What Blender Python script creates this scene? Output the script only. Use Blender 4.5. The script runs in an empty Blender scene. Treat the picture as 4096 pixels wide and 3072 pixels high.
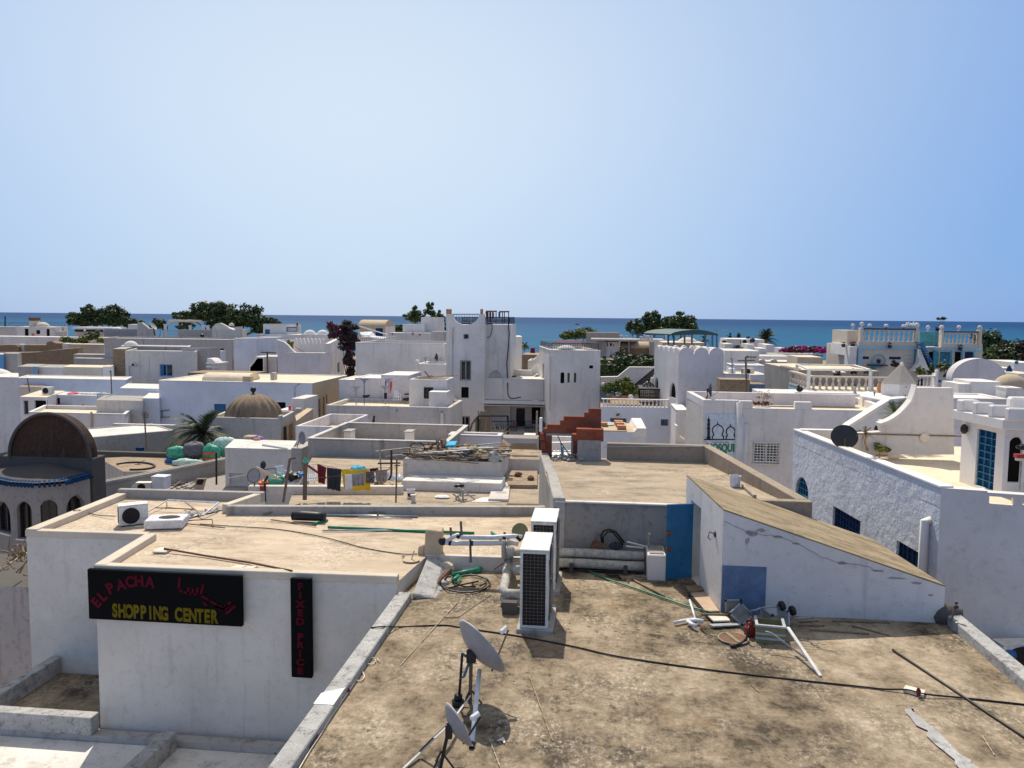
import bpy, bmesh, math, random
from mathutils import Vector, Matrix
R = random.Random(7)
sc = bpy.context.scene
COL = sc.collection
# ------------------------------------------------------------------ camera
F=3200.0; CX,CY=2048,1536; H=5.2
PITCH=math.atan(268/3200.0); ROLL=math.radians(0.546); YAW=math.radians(6.1)
def ray(px,py):
    u=(px-CX)/F; v=(py-CY)/F
    c,s=math.cos(ROLL),math.sin(ROLL); u,v=u*c+v*s,-u*s+v*c
    cp,sp=math.cos(PITCH),math.sin(PITCH); f=cp-v*sp; d=sp+v*cp
    cy,sy=math.cos(YAW),math.sin(YAW)
    return (u*cy-f*sy,u*sy+f*cy,-d)
def gz(p,z):
    r=ray(*p); t=(z-H)/r[2]; return Vector((r[0]*t,r[1]*t,z))
def gy(p,Y):
    r=ray(*p); t=Y/r[1]; return Vector((r[0]*t,Y,H+r[2]*t))
def gx(p,X):
    r=ray(*p); t=X/r[0]; return Vector((X,r[1]*t,H+r[2]*t))
def crop(ox,oy,s): return lambda x,y:(ox+x*s,oy+y*s)
K=.31645; K9=.40687
a1,a2,a3,a4,a5,a6,a7=[crop(o,1200,K) for o in (0,600,1200,1750,2300,2900,3396)]
b1,b2,b3,b4,b5,b6,b7=[crop(o,1600,K) for o in (0,600,1200,1750,2300,2900,3396)]
c1=crop(0,1900,K9); c2=crop(0,2400,K9); c3=crop(800,2400,K9); c4=crop(1600,2400,K9)
c5=crop(2500,2400,K9); c6=crop(3196,2400,K9); c7=crop(1600,1900,K9); c8=crop(2500,1900,K9)
v5=crop(3350,1250,.21097)
camd=bpy.data.cameras.new('camera'); cam=bpy.data.objects.new('camera',camd); COL.objects.link(cam)
camd.sensor_width=36; camd.sensor_fit='HORIZONTAL'; camd.lens=36*F/4096; camd.clip_end=1e5; camd.clip_start=.1
cam.matrix_world=(Matrix.Translation((0,0,H))@Matrix.Rotation(YAW,4,'Z')@Matrix.Rotation(math.pi/2-PITCH,4,'X')@Matrix.Rotation(ROLL,4,'Z'))
sc.camera=cam
sc.view_settings.view_transform='Standard'; sc.view_settings.look='None'; sc.view_settings.gamma=1
sc.view_settings.exposure=-0.06
sc.cycles.max_bounces=6
# ------------------------------------------------------------------ light
SUN_AZ=math.radians(17); SUN_EL=math.radians(54)     # left of +Y, above the horizon
sd=bpy.data.lights.new('sun','SUN'); sd.energy=4.9; sd.angle=math.radians(.53); sd.color=(1,.92,.80)
so=bpy.data.objects.new('sun',sd); COL.objects.link(so)
tosun=Vector((-math.sin(SUN_AZ)*math.cos(SUN_EL),math.cos(SUN_AZ)*math.cos(SUN_EL),math.sin(SUN_EL)))
so.rotation_euler=tosun.to_track_quat('Z','Y').to_euler()
w=bpy.data.worlds.new('World'); sc.world=w; w.use_nodes=True
nt=w.node_tree; nt.nodes.clear()
sk=nt.nodes.new('ShaderNodeTexSky'); sk.sky_type='NISHITA'; sk.sun_disc=False
sk.sun_elevation=SUN_EL; sk.sun_rotation=-SUN_AZ; sk.air_density=1.0; sk.dust_density=.35; sk.ozone_density=4.5; sk.altitude=20
bg=nt.nodes.new('ShaderNodeBackground'); bg.inputs[1].default_value=.12
wo=nt.nodes.new('ShaderNodeOutputWorld'); tc=nt.nodes.new('ShaderNodeTexCoord')
def vm(op,a,b=None,k=None):
    q=nt.nodes.new('ShaderNodeVectorMath'); q.operation=op; nt.links.new(a,q.inputs[0])
    if isinstance(b,tuple): q.inputs[1].default_value=b
    elif b is not None: nt.links.new(b,q.inputs[1])
    if k is not None:
        if isinstance(k,(int,float)): q.inputs['Scale'].default_value=k
        else: nt.links.new(k,q.inputs['Scale'])
    return q.outputs['Value'] if op=='DOT_PRODUCT' else q.outputs[0]
def mt_(op,a,b):
    q=nt.nodes.new('ShaderNodeMath'); q.operation=op; nt.links.new(a,q.inputs[0]); q.inputs[1].default_value=b; return q.outputs[0]
def cst(c):
    q=nt.nodes.new('ShaderNodeCombineXYZ')
    for i in range(3): q.inputs[i].default_value=c[i]
    return q.outputs[0]
dr_=vm('NORMALIZE',tc.outputs['Generated']); s_=mt_('MAXIMUM',vm('DOT_PRODUCT',dr_,tuple(tosun)),0)
sx=nt.nodes.new('ShaderNodeSeparateXYZ'); nt.links.new(dr_,sx.inputs[0]); el=mt_('MAXIMUM',sx.outputs[2],0)
# hazy summer air: an even blue, a pale aureole round the sun and a thin paler layer over the horizon, mixed with the Nishita sky
env=mt_('POWER',mt_('SUBTRACT',mt_('MULTIPLY',el,-1.),-1.),3.5)
gl=nt.nodes.new('ShaderNodeMath'); gl.operation='MULTIPLY'; nt.links.new(mt_('POWER',s_,5.5),gl.inputs[0]); nt.links.new(env,gl.inputs[1])
base=vm('ADD',cst((.10,.28,.67)),vm('SCALE',cst((6.2,5.3,2.0)),k=gl.outputs[0]))
up=nt.nodes.new('ShaderNodeMapRange'); up.inputs[1].default_value=.4; up.inputs[2].default_value=.8; nt.links.new(el,up.inputs[0])  # out-of-view upper sky warmed and paled, added to brighten and neutralise the shade
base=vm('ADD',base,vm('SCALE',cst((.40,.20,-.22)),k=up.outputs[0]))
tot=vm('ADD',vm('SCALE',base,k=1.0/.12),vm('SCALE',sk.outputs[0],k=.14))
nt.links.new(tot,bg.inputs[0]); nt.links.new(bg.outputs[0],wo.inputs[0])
# ------------------------------------------------------------------ materials
def mk(name):
    m=bpy.data.materials.new(name); m.use_nodes=True; n=m.node_tree; n.nodes.clear()
    o=n.nodes.new('ShaderNodeOutputMaterial'); b=n.nodes.new('ShaderNodeBsdfPrincipled')
    n.links.new(b.outputs[0],o.inputs[0]); return m,n,b
def rgba(c): return (c[0],c[1],c[2],1)
def noise(n,pos,scale,detail=6,rough=.6,sc3=None,dist=0):
    t=n.nodes.new('ShaderNodeTexNoise'); t.inputs['Scale'].default_value=scale; t.inputs['Detail'].default_value=detail
    t.inputs['Roughness'].default_value=rough; t.inputs['Distortion'].default_value=dist
    if sc3:
        mp=n.nodes.new('ShaderNodeMapping'); mp.inputs['Scale'].default_value=sc3
        n.links.new(pos,mp.inputs[0]); pos=mp.outputs[0]
    n.links.new(pos,t.inputs['Vector']); return t.outputs['Fac']
def ramp(n,f,lo,hi,a=0.,b=1.):
    r=n.nodes.new('ShaderNodeMapRange'); r.inputs[1].default_value=lo; r.inputs[2].default_value=hi
    r.inputs[3].default_value=a; r.inputs[4].default_value=b; n.links.new(f,r.inputs[0]); return r.outputs[0]
def mixc(n,f,a,b):
    m=n.nodes.new('ShaderNodeMix'); m.data_type='RGBA'
    if isinstance(f,(int,float)): m.inputs[0].default_value=f
    else: n.links.new(f,m.inputs[0])
    for s,v in ((6,a),(7,b)):
        if isinstance(v,tuple): m.inputs[s].default_value=rgba(v)
        else: n.links.new(v,m.inputs[s])
    return m.outputs[2]
def bumpn(n,b,h,st,dist=.02):
    q=n.nodes.new('ShaderNodeBump'); q.inputs['Strength'].default_value=st; q.inputs['Distance'].default_value=dist
    n.links.new(h,q.inputs['Height']); n.links.new(q.outputs[0],b.inputs['Normal'])
def addf(n,a,b,k=1.):
    m=n.nodes.new('ShaderNodeMath'); m.operation='MULTIPLY_ADD'; n.links.new(b,m.inputs[0]); m.inputs[1].default_value=k; n.links.new(a,m.inputs[2]); return m.outputs[0]
def mulf(n,a,b):
    m=n.nodes.new('ShaderNodeMath'); m.operation='MULTIPLY'; n.links.new(a,m.inputs[0])
    if isinstance(b,(int,float)): m.inputs[1].default_value=b
    else: n.links.new(b,m.inputs[1])
    return m.outputs[0]
def geo(n): return n.nodes.new('ShaderNodeNewGeometry').outputs['Position']
M={}
def plaster(name,col,dirt=(.33,.29,.24),d=.35,st=.35,bump=.25,bs=9,bd=.02,sc=1.):
    m,n,b=mk(name); p=geo(n)
    big=noise(n,p,.35*sc,7,.62); fine=noise(n,p,5*sc,8,.7)
    c=mixc(n,ramp(n,big,.35,.65),tuple(x*.86 for x in col),tuple(min(x*1.06,.9) for x in col))
    c=mixc(n,mulf(n,ramp(n,fine,.52,.72),d),c,dirt)
    s=noise(n,p,1.,6,.65,(2.4*sc,2.4*sc,.22*sc))
    c=mixc(n,mulf(n,ramp(n,s,.56,.72),st),c,dirt)
    sp=noise(n,p,14*sc,4,.6); msk=noise(n,p,.9*sc,3)
    c=mixc(n,mulf(n,mulf(n,ramp(n,sp,.66,.70),ramp(n,msk,.5,.62)),min(1.,d*1.6)),c,tuple(x*.45 for x in dirt))
    n.links.new(c,b.inputs['Base Color']); b.inputs['Roughness'].default_value=.9; b.inputs['Specular IOR Level'].default_value=.2
    h=addf(n,noise(n,p,bs,6,.65),noise(n,p,bs*.2,3),1.2); bumpn(n,b,h,bump,bd); M[name]=m
def roofing(name,base,pale,dark,dk=.6,pl=.6,sc=1.,bump=.3,ani=(1,1,1),lo=.5,broad=0):
    m,n,b=mk(name); p=geo(n)
    big=noise(n,p,.45*sc,8,.68,ani); mid=noise(n,p,2.2*sc,8,.72,ani); fine=noise(n,p,11*sc,6,.7,ani); vf=noise(n,p,38*sc,4,.7)
    c=mixc(n,ramp(n,big,.36,.64),tuple(x*.82 for x in base),tuple(x*1.12 for x in base))
    c=mixc(n,mulf(n,ramp(n,addf(n,mulf(n,mid,.6),big,.4),lo,lo+.13),dk),c,dark)
    c=mixc(n,mulf(n,ramp(n,addf(n,mulf(n,fine,.55),mid,.45),.53,.60),dk*.8),c,tuple(x*.85 for x in dark))
    if broad: c=mixc(n,mulf(n,ramp(n,noise(n,p,.22,7,.7,(1,.7,1),.4),.46,.66),broad),c,tuple(x*1.3 for x in dark)); c=mixc(n,mulf(n,ramp(n,noise(n,p,.34,5,.6,(.8,1.3,1)),.56,.68),.55),c,tuple(x*1.25 for x in base))
    f2=noise(n,p,15*sc,8,.75,(1.2,.8,1)); b2=noise(n,p,.8*sc,5,.65,(1,1.3,1))
    c=mixc(n,mulf(n,mulf(n,ramp(n,f2,.47,.64),ramp(n,b2,.42,.6)),pl),c,pale)
    c=mixc(n,mulf(n,ramp(n,vf,.55,.75),.3),c,tuple(x*.5 for x in base))
    n.links.new(c,b.inputs['Base Color']); b.inputs['Roughness'].default_value=.92; b.inputs['Specular IOR Level'].default_value=.15
    bumpn(n,b,addf(n,fine,mid,1.),bump,.02); M[name]=m
def paint(name,col,rough=.5,metal=0.,var=.15,sc=6.,rust=None,rk=.5,spec=.4,emit=None):
    m,n,b=mk(name); p=geo(n)
    f=noise(n,p,sc,6,.65)
    c=mixc(n,ramp(n,f,.35,.65),tuple(x*(1-var) for x in col),tuple(min(1,x*(1+var)) for x in col))
    if rust: c=mixc(n,mulf(n,ramp(n,noise(n,p,sc*2.2,7,.7),.5,.62),rk),c,rust)
    n.links.new(c,b.inputs['Base Color']); b.inputs['Roughness'].default_value=rough; b.inputs['Metallic'].default_value=metal
    b.inputs['Specular IOR Level'].default_value=spec
    bumpn(n,b,noise(n,p,sc*5,4),.08,.005); M[name]=m
def bricks(name,c1_,c2_,mort,scale=4,bw=.5,rh=.25,ms=.02,dirt=.2):
    m,n,b=mk(name); tc=n.nodes.new('ShaderNodeTexCoord'); p=geo(n)
    sx=n.nodes.new('ShaderNodeSeparateXYZ'); n.links.new(p,sx.inputs[0])
    ad=n.nodes.new('ShaderNodeMath'); ad.operation='ADD'; n.links.new(sx.outputs[0],ad.inputs[0]); n.links.new(sx.outputs[1],ad.inputs[1])
    cb=n.nodes.new('ShaderNodeCombineXYZ'); n.links.new(ad.outputs[0],cb.inputs[0]); n.links.new(sx.outputs[2],cb.inputs[1])
    t=n.nodes.new('ShaderNodeTexBrick'); t.inputs['Scale'].default_value=scale; t.inputs['Brick Width'].default_value=bw
    t.inputs['Row Height'].default_value=rh; t.inputs['Mortar Size'].default_value=ms
    t.inputs['Color1'].default_value=rgba(c1_); t.inputs['Color2'].default_value=rgba(c2_); t.inputs['Mortar'].default_value=rgba(mort)
    n.links.new(cb.outputs[0],t.inputs['Vector'])
    c=mixc(n,mulf(n,ramp(n,noise(n,p,1.5,6,.7),.45,.7),dirt),t.outputs['Color'],(.16,.12,.09))
    n.links.new(c,b.inputs['Base Color']); b.inputs['Roughness'].default_value=.92; b.inputs['Specular IOR Level'].default_value=.1
    bumpn(n,b,addf(n,t.outputs['Fac'],noise(n,p,20,4),-.5),.4,.02); M[name]=m
plaster('white',(.80,.755,.70),d=.18,st=.15,bump=.2)
plaster('white2',(.745,.70,.645),d=.34,st=.42,bump=.25)
plaster('aged',(.63,.58,.52),dirt=(.27,.23,.18),d=.55,st=.6,bump=.35)
plaster('signwall',(.66,.615,.545),dirt=(.33,.27,.19),d=.32,st=.32,bump=.4,bs=7,sc=1.6)
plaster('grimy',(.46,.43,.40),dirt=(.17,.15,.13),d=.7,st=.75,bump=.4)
plaster('greyc',(.40,.375,.34),dirt=(.15,.13,.11),d=.6,st=.6,bump=.4)
plaster('concrete',(.34,.31,.275),dirt=(.12,.11,.095),d=.7,st=.5,bump=.4,sc=1.4)
plaster('bluewash',(.66,.685,.73),dirt=(.4,.42,.5),d=.3,st=.2,bump=.25)
plaster('rough',(.68,.70,.73),dirt=(.42,.46,.55),d=.25,st=.1,bump=.75,bs=4.2,bd=.075)  # skylight blue put into both the base and mottling tones
plaster('cream',(.64,.555,.44),dirt=(.42,.33,.22),d=.35,st=.3,bump=.25)
plaster('tan',(.55,.43,.29),dirt=(.3,.22,.14),d=.45,st=.4,bump=.3)
plaster('pink',(.71,.665,.65),dirt=(.33,.26,.22),d=.4,st=.45,bump=.25)
plaster('domeg',(.28,.205,.135),dirt=(.10,.08,.06),d=.75,st=.85,bump=.35)
plaster('rustw',(.062,.034,.022),dirt=(.15,.125,.09),d=.45,st=.75,bump=.4,sc=2)
plaster('browncrete',(.35,.285,.21),dirt=(.13,.11,.085),d=.6,st=.5,bump=.4,sc=1.4)
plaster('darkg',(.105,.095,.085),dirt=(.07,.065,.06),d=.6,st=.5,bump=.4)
def weathered(name,dark,mid,light,flake,bump=.5):
    m,n,b=mk(name); p=geo(n)
    l1=noise(n,p,.33,12,.70,(1,.75,1),.3); l2=noise(n,p,1.5,12,.74,(1,.8,1)); l3=noise(n,p,9,8,.72); l4=noise(n,p,40,4,.7)
    f=addf(n,mulf(n,l1,.48),addf(n,mulf(n,l2,.36),l3,.16),1.)
    c=mixc(n,ramp(n,f,.44,.505),dark,mid); c=mixc(n,ramp(n,f,.51,.58),c,light)
    c=mixc(n,mulf(n,mulf(n,ramp(n,noise(n,p,13,9,.75,(1.2,.8,1)),.49,.63),ramp(n,noise(n,p,.7,6,.65),.46,.6)),.75),c,flake)
    c=mixc(n,mulf(n,mulf(n,ramp(n,noise(n,p,6,9,.75),.54,.62),ramp(n,noise(n,p,.5,5,.65,(.8,1.2,1)),.45,.58)),.8),c,tuple(x*.7 for x in dark))
    c=mixc(n,mulf(n,ramp(n,noise(n,p,.55,5,.6,(1.3,1,1)),.6,.72),.5),c,(.26,.15,.06))
    c=mixc(n,mulf(n,ramp(n,l4,.52,.7),.35),c,tuple(x*.5 for x in mid))
    n.links.new(c,b.inputs['Base Color']); b.inputs['Roughness'].default_value=.95; b.inputs['Specular IOR Level'].default_value=.1
    bumpn(n,b,addf(n,l3,l2,1.),bump,.02); M[name]=m
weathered('mainroof',(.075,.06,.043),(.255,.20,.135),(.44,.355,.255),(.60,.52,.41))
roofing('tanroof',(.57,.455,.33),(.76,.66,.53),(.29,.215,.14),dk=.65,pl=.8,sc=.8,ani=(.5,1.4,1),lo=.47)
roofing('platroof',(.44,.35,.25),(.62,.53,.41),(.19,.155,.115),dk=.7,pl=.6,sc=.7,ani=(.5,1.3,1),lo=.46)
roofing('shedroof',(.36,.28,.175),(.52,.43,.29),(.13,.10,.062),dk=.7,pl=.45,sc=1.2,ani=(.5,1.3,1),lo=.46)
roofing('creamroof',(.74,.62,.45),(.82,.75,.62),(.5,.39,.26),dk=.3,pl=.5,sc=.5)
roofing('brownroof',(.36,.27,.185),(.5,.42,.32),(.14,.11,.085),dk=.6,pl=.4,sc=.8)
roofing('whiteroof',(.72,.68,.62),(.8,.78,.74),(.28,.24,.19),dk=.45,pl=.5,sc=.9)
roofing('lichen',(.42,.41,.39),(.72,.71,.69),(.12,.11,.10),dk=.75,pl=.75,sc=2.4,bump=.5)
bricks('stone',(.29,.2,.12),(.2,.135,.08),(.33,.26,.18),scale=2.2,bw=.6,rh=.3,ms=.03,dirt=.5)
bricks('redbrick',(.29,.078,.04),(.22,.055,.03),(.17,.09,.065),scale=1,bw=.28,rh=.118,ms=.006,dirt=.35)
bricks('bluetile',(.02,.13,.36),(.015,.1,.28),(.05,.08,.12),scale=1,bw=.2,rh=.5,ms=.02,dirt=.15)
bricks('tileband',(.03,.09,.2),(.06,.17,.3),(.3,.4,.45),scale=1,bw=.35,rh=.4,ms=.03,dirt=.1)
paint('blue',(.012,.14,.30),.45,var=.12,sc=2,rust=(.01,.05,.12),rk=.35)
paint('dkblue',(.008,.05,.14),.8,var=.2,spec=.1)
paint('navy',(.012,.03,.085),.5)
paint('ltblue',(.12,.36,.62),.6); paint('teal',(.06,.26,.33),.6,var=.3); paint('palet',(.33,.5,.56),.7)
paint('bluepaint',(.12,.18,.28),.75,var=.2,sc=5)
paint('black',(.012,.012,.013),.5); paint('iron',(.022,.021,.022),.5,rust=(.09,.045,.025),rk=.4)
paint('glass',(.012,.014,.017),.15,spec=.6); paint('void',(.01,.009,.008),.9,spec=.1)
paint('wmetal',(.74,.72,.66),.45,rust=(.42,.30,.2),rk=.25); paint('acm',(.72,.70,.63),.5,rust=(.5,.38,.26),rk=.3,sc=9)
paint('acgrille',(.24,.22,.18),.5,rust=(.3,.2,.12),rk=.3); paint('coil',(.035,.026,.02),.7,spec=.15)
paint('steel',(.36,.37,.38),.4,.6,rust=(.2,.14,.1),rk=.3); paint('greymet',(.33,.34,.36),.5,.2)
paint('dishg',(.35,.34,.335),.55,var=.08,rust=(.3,.22,.15),rk=.15); paint('dishdark',(.035,.034,.034),.55)
paint('rusty',(.17,.085,.05),.85,var=.3,rust=(.06,.035,.025),rk=.5); paint('rustpole',(.17,.12,.085),.8,rust=(.08,.05,.03))
paint('pvcg',(.02,.22,.12),.4); paint('pvcgrey',(.42,.44,.46),.45); paint('pvcw',(.74,.75,.76),.4)
paint('insul',(.42,.40,.355),.8,var=.25,sc=10,rust=(.2,.18,.15),rk=.4); paint('foil',(.62,.63,.64),.45,var=.12,sc=9)
paint('wood',(.24,.17,.10),.8,var=.3,sc=9); paint('drywood',(.36,.30,.23),.85,var=.3,sc=9); paint('reed',(.30,.25,.18),.9,var=.35,sc=20)
paint('signblk',(.004,.004,.0045),.8,var=.1,spec=.08); paint('sgred',(.085,.004,.012),.8,spec=.1); paint('sgyel',(.13,.10,.006),.8,spec=.1)
paint('red',(.33,.03,.022),.5); paint('rose',(.6,.1,.14),.7); paint('magenta',(.55,.03,.2),.7); paint('orange',(.62,.13,.02),.6)
paint('terra',(.46,.21,.10),.8); paint('yellow',(.72,.50,.02),.8); paint('charcoal',(.03,.032,.045),.9); paint('maroon',(.16,.015,.03),.9,var=.5,sc=30)
paint('bag_green',(.06,.36,.24),.5,var=.4,sc=4); paint('bag_grey',(.12,.12,.13),.7,var=.6,sc=14); paint('bag_blue',(.02,.12,.32),.5,var=.3)
paint('bag_pale',(.45,.58,.50),.5,var=.3,sc=5); paint('purple',(.12,.05,.28),.6,var=.5,sc=5); paint('greyfab',(.3,.29,.31),.9); paint('brownfab',(.3,.24,.22),.9,var=.3,sc=12)
paint('whitefab',(.8,.8,.8),.9); paint('cyan',(.03,.4,.6),.8,var=.3); paint('gfx_green',(.015,.19,.06),.6); paint('plastic',(.7,.72,.75),.4,var=.1)
paint('cover',(.62,.62,.64),.7,var=.25,sc=12); paint('cardb',(.5,.36,.25),.9,var=.2,sc=3); paint('tilec',(.68,.60,.48),.7); paint('canopy',(.035,.085,.085),.6)
paint('oldgreen',(.22,.21,.10),.7); paint('cloudw',(.82,.82,.82),.7,var=.04); paint('panel',(.2,.2,.17),.7,var=.2)
def leafm(name,c0,c1_,tr=.25):
    m,n,b=mk(name); p=geo(n); i=n.nodes.new('ShaderNodeObjectInfo')
    f=noise(n,p,.9,5,.6); g=noise(n,p,9,2)
    c=mixc(n,ramp(n,addf(n,mulf(n,f,.6),g,.4),.36,.64),c0,c1_); n.links.new(c,b.inputs['Base Color'])
    b.inputs['Roughness'].default_value=.6; b.inputs['Specular IOR Level'].default_value=.3
    M[name]=m
leafm('leaf_dark',(.024,.042,.016),(.075,.115,.036)); leafm('leaf_mid',(.035,.065,.018),(.10,.15,.04)); leafm('leaf_lite',(.10,.13,.02),(.28,.27,.05))
leafm('leaf_palm',(.02,.034,.015),(.06,.08,.035)); leafm('flower',(.34,.01,.13),(.62,.04,.30)); leafm('leaf_dry',(.12,.07,.03),(.22,.14,.07)); leafm('leaf_maroon',(.02,.022,.014),(.065,.035,.03))
# ------------------------------------------------------------------ mesh builder
V3=Vector
class MB:
    def __init__(s): s.v=[]; s.f=[]
    def add(s,vs,fs):
        o=len(s.v); s.v+= [tuple(v) for v in vs]; s.f+=[tuple(i+o for i in f) for f in fs]; return s
    def poly(s,*p): return s.add(p,[tuple(range(len(p)))])
    def box(s,x0,y0,z0,x1,y1,z1):
        return s.add([(x0,y0,z0),(x1,y0,z0),(x1,y1,z0),(x0,y1,z0),(x0,y0,z1),(x1,y0,z1),(x1,y1,z1),(x0,y1,z1)],
          [(0,3,2,1),(4,5,6,7),(0,1,5,4),(1,2,6,5),(2,3,7,6),(3,0,4,7)])
    def hexa(s,b,t):
        n=len(b); return s.add(list(b)+list(t),[tuple(range(n-1,-1,-1)),tuple(range(n,2*n))]+[(i,(i+1)%n,n+(i+1)%n,n+i) for i in range(n)])
    def prism(s,xy,z0,z1): return s.hexa([(p[0],p[1],z0) for p in xy],[(p[0],p[1],z1) for p in xy])
    def ext(s,pts,vec):
        vec=V3(vec); return s.hexa([V3(p) for p in pts],[V3(p)+vec for p in pts])
    def beam(s,a,b,wd,ht=None,up=(0,0,1)):
        ht=ht or wd; a=V3(a); b=V3(b); d=(b-a).normalized(); u=V3(up)
        if abs(d.dot(u))>.98: u=V3((0,1,0))
        x=d.cross(u).normalized()*wd/2; y=x.cross(d).normalized()*ht/2
        return s.hexa([a-x-y,a+x-y,a+x+y,a-x+y],[b-x-y,b+x-y,b+x+y,b-x+y])
    def tube(s,pts,r,n=6,cap=True):
        pts=[V3(p) for p in pts]; o=len(s.v); m=len(pts)
        rr=r if isinstance(r,(list,tuple)) else [r]*m; prev=None
        for i,p in enumerate(pts):
            d=(pts[min(i+1,m-1)]-pts[max(i-1,0)]).normalized()
            if prev is None: u=d.orthogonal().normalized()
            else: u=(prev-d*prev.dot(d)).normalized()
            prev=u; w_=d.cross(u)
            for k in range(n):
                a=2*math.pi*k/n; s.v.append(tuple(p+(u*math.cos(a)+w_*math.sin(a))*rr[i]))
        for i in range(m-1):
            for k in range(n):
                q=o+i*n; s.f.append((q+k,q+(k+1)%n,q+n+(k+1)%n,q+n+k))
        if cap: s.f.append(tuple(o+k for k in range(n-1,-1,-1))); s.f.append(tuple(o+(m-1)*n+k for k in range(n)))
        return s
    def lathe(s,c,prof,n=16,a0=0,a1=2*math.pi,axis=None):
        full=abs(a1-a0-2*math.pi)<1e-6; c=V3(c); o=len(s.v); cols=n if full else n+1
        rot=V3(axis).to_track_quat('Z','Y') if axis else None
        for i in range(cols):
            a=a0+(a1-a0)*i/n
            for r,z in prof:
                q=V3((r*math.cos(a),r*math.sin(a),z)); q=rot@q if rot else q; s.v.append(tuple(c+q))
        m=len(prof)
        for i in range(n):
            j=(i+1)%cols
            for k in range(m-1): s.f.append((o+i*m+k,o+j*m+k,o+j*m+k+1,o+i*m+k+1))
        return s
    def blob(s,c,rx,ry,rz,nu=12,nv=8,jit=0.,rnd=R,flat=None):
        c=V3(c); o=len(s.v)
        for j in range(nv+1):
            t=math.pi*j/nv
            for i in range(nu):
                a=2*math.pi*i/nu; k=1+rnd.uniform(-jit,jit)
                z=rz*math.cos(t)*k
                if flat is not None: z=max(z,-flat)
                s.v.append((c.x+rx*math.sin(t)*math.cos(a)*k,c.y+ry*math.sin(t)*math.sin(a)*k,c.z+z))
        for j in range(nv):
            for i in range(nu): s.f.append((o+j*nu+i,o+(j+1)*nu+i,o+(j+1)*nu+(i+1)%nu,o+j*nu+(i+1)%nu))
        return s
    def xf(s,mat,i0=0):
        for i in range(i0,len(s.v)): s.v[i]=tuple(mat@V3(s.v[i]))
        return s
    def build(s,name,mat,parent=None,smooth=False,bevel=0,fix=True):
        me=bpy.data.meshes.new(name); o=V3((0,0,0))
        if parent is not None: o=ORG.get(parent.name,o)
        me.from_pydata([tuple(V3(v)-o) for v in s.v],[],s.f)
        if fix:
            bm=bmesh.new(); bm.from_mesh(me); bmesh.ops.recalc_face_normals(bm,faces=bm.faces); bm.to_mesh(me); bm.free()
        me.materials.append(M[mat] if isinstance(mat,str) else mat)
        if smooth: me.polygons.foreach_set('use_smooth',[True]*len(me.polygons))
        ob=bpy.data.objects.new(name,me); COL.objects.link(ob)
        if parent is not None: ob.parent=parent; ORG[ob.name]=o
        if bevel:
            b=ob.modifiers.new('bevel','BEVEL'); b.width=bevel; b.segments=1; b.limit_method='ANGLE'
        return ob
ORG={}
def thing(name,label,cat,loc=(0,0,0),group=None):
    o=bpy.data.objects.new(name,None); COL.objects.link(o); o.location=loc; o.empty_display_size=.2
    ORG[o.name]=V3(loc); o['label']=label; o['category']=cat
    if group: o['group']=group
    return o
def tag(o,label,cat,group=None):
    o['label']=label; o['category']=cat
    if group: o['group']=group
    # put the origin at the base of the thing
    me=o.data; n=len(me.vertices)
    if n and o.parent is None:
        xs=[v.co for v in me.vertices]; c=V3((sum(v.x for v in xs)/n,sum(v.y for v in xs)/n,min(v.z for v in xs)))
        me.transform(Matrix.Translation(-c)); o.location=c
    return o
def struct(o): o['kind']='structure'; return o
def dup(root,loc,rotz=0,label=None,scale=None):
    r=root.copy(); COL.objects.link(r); r.location=loc; r.rotation_euler=(0,0,rotz)
    if scale: r.scale=(scale,)*3
    if label: r['label']=label
    for ch in list(root.children):
        c=ch.copy(); COL.objects.link(c); c.parent=r
        for g in ch.children:
            d=g.copy(); COL.objects.link(d); d.parent=c
    return r
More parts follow.
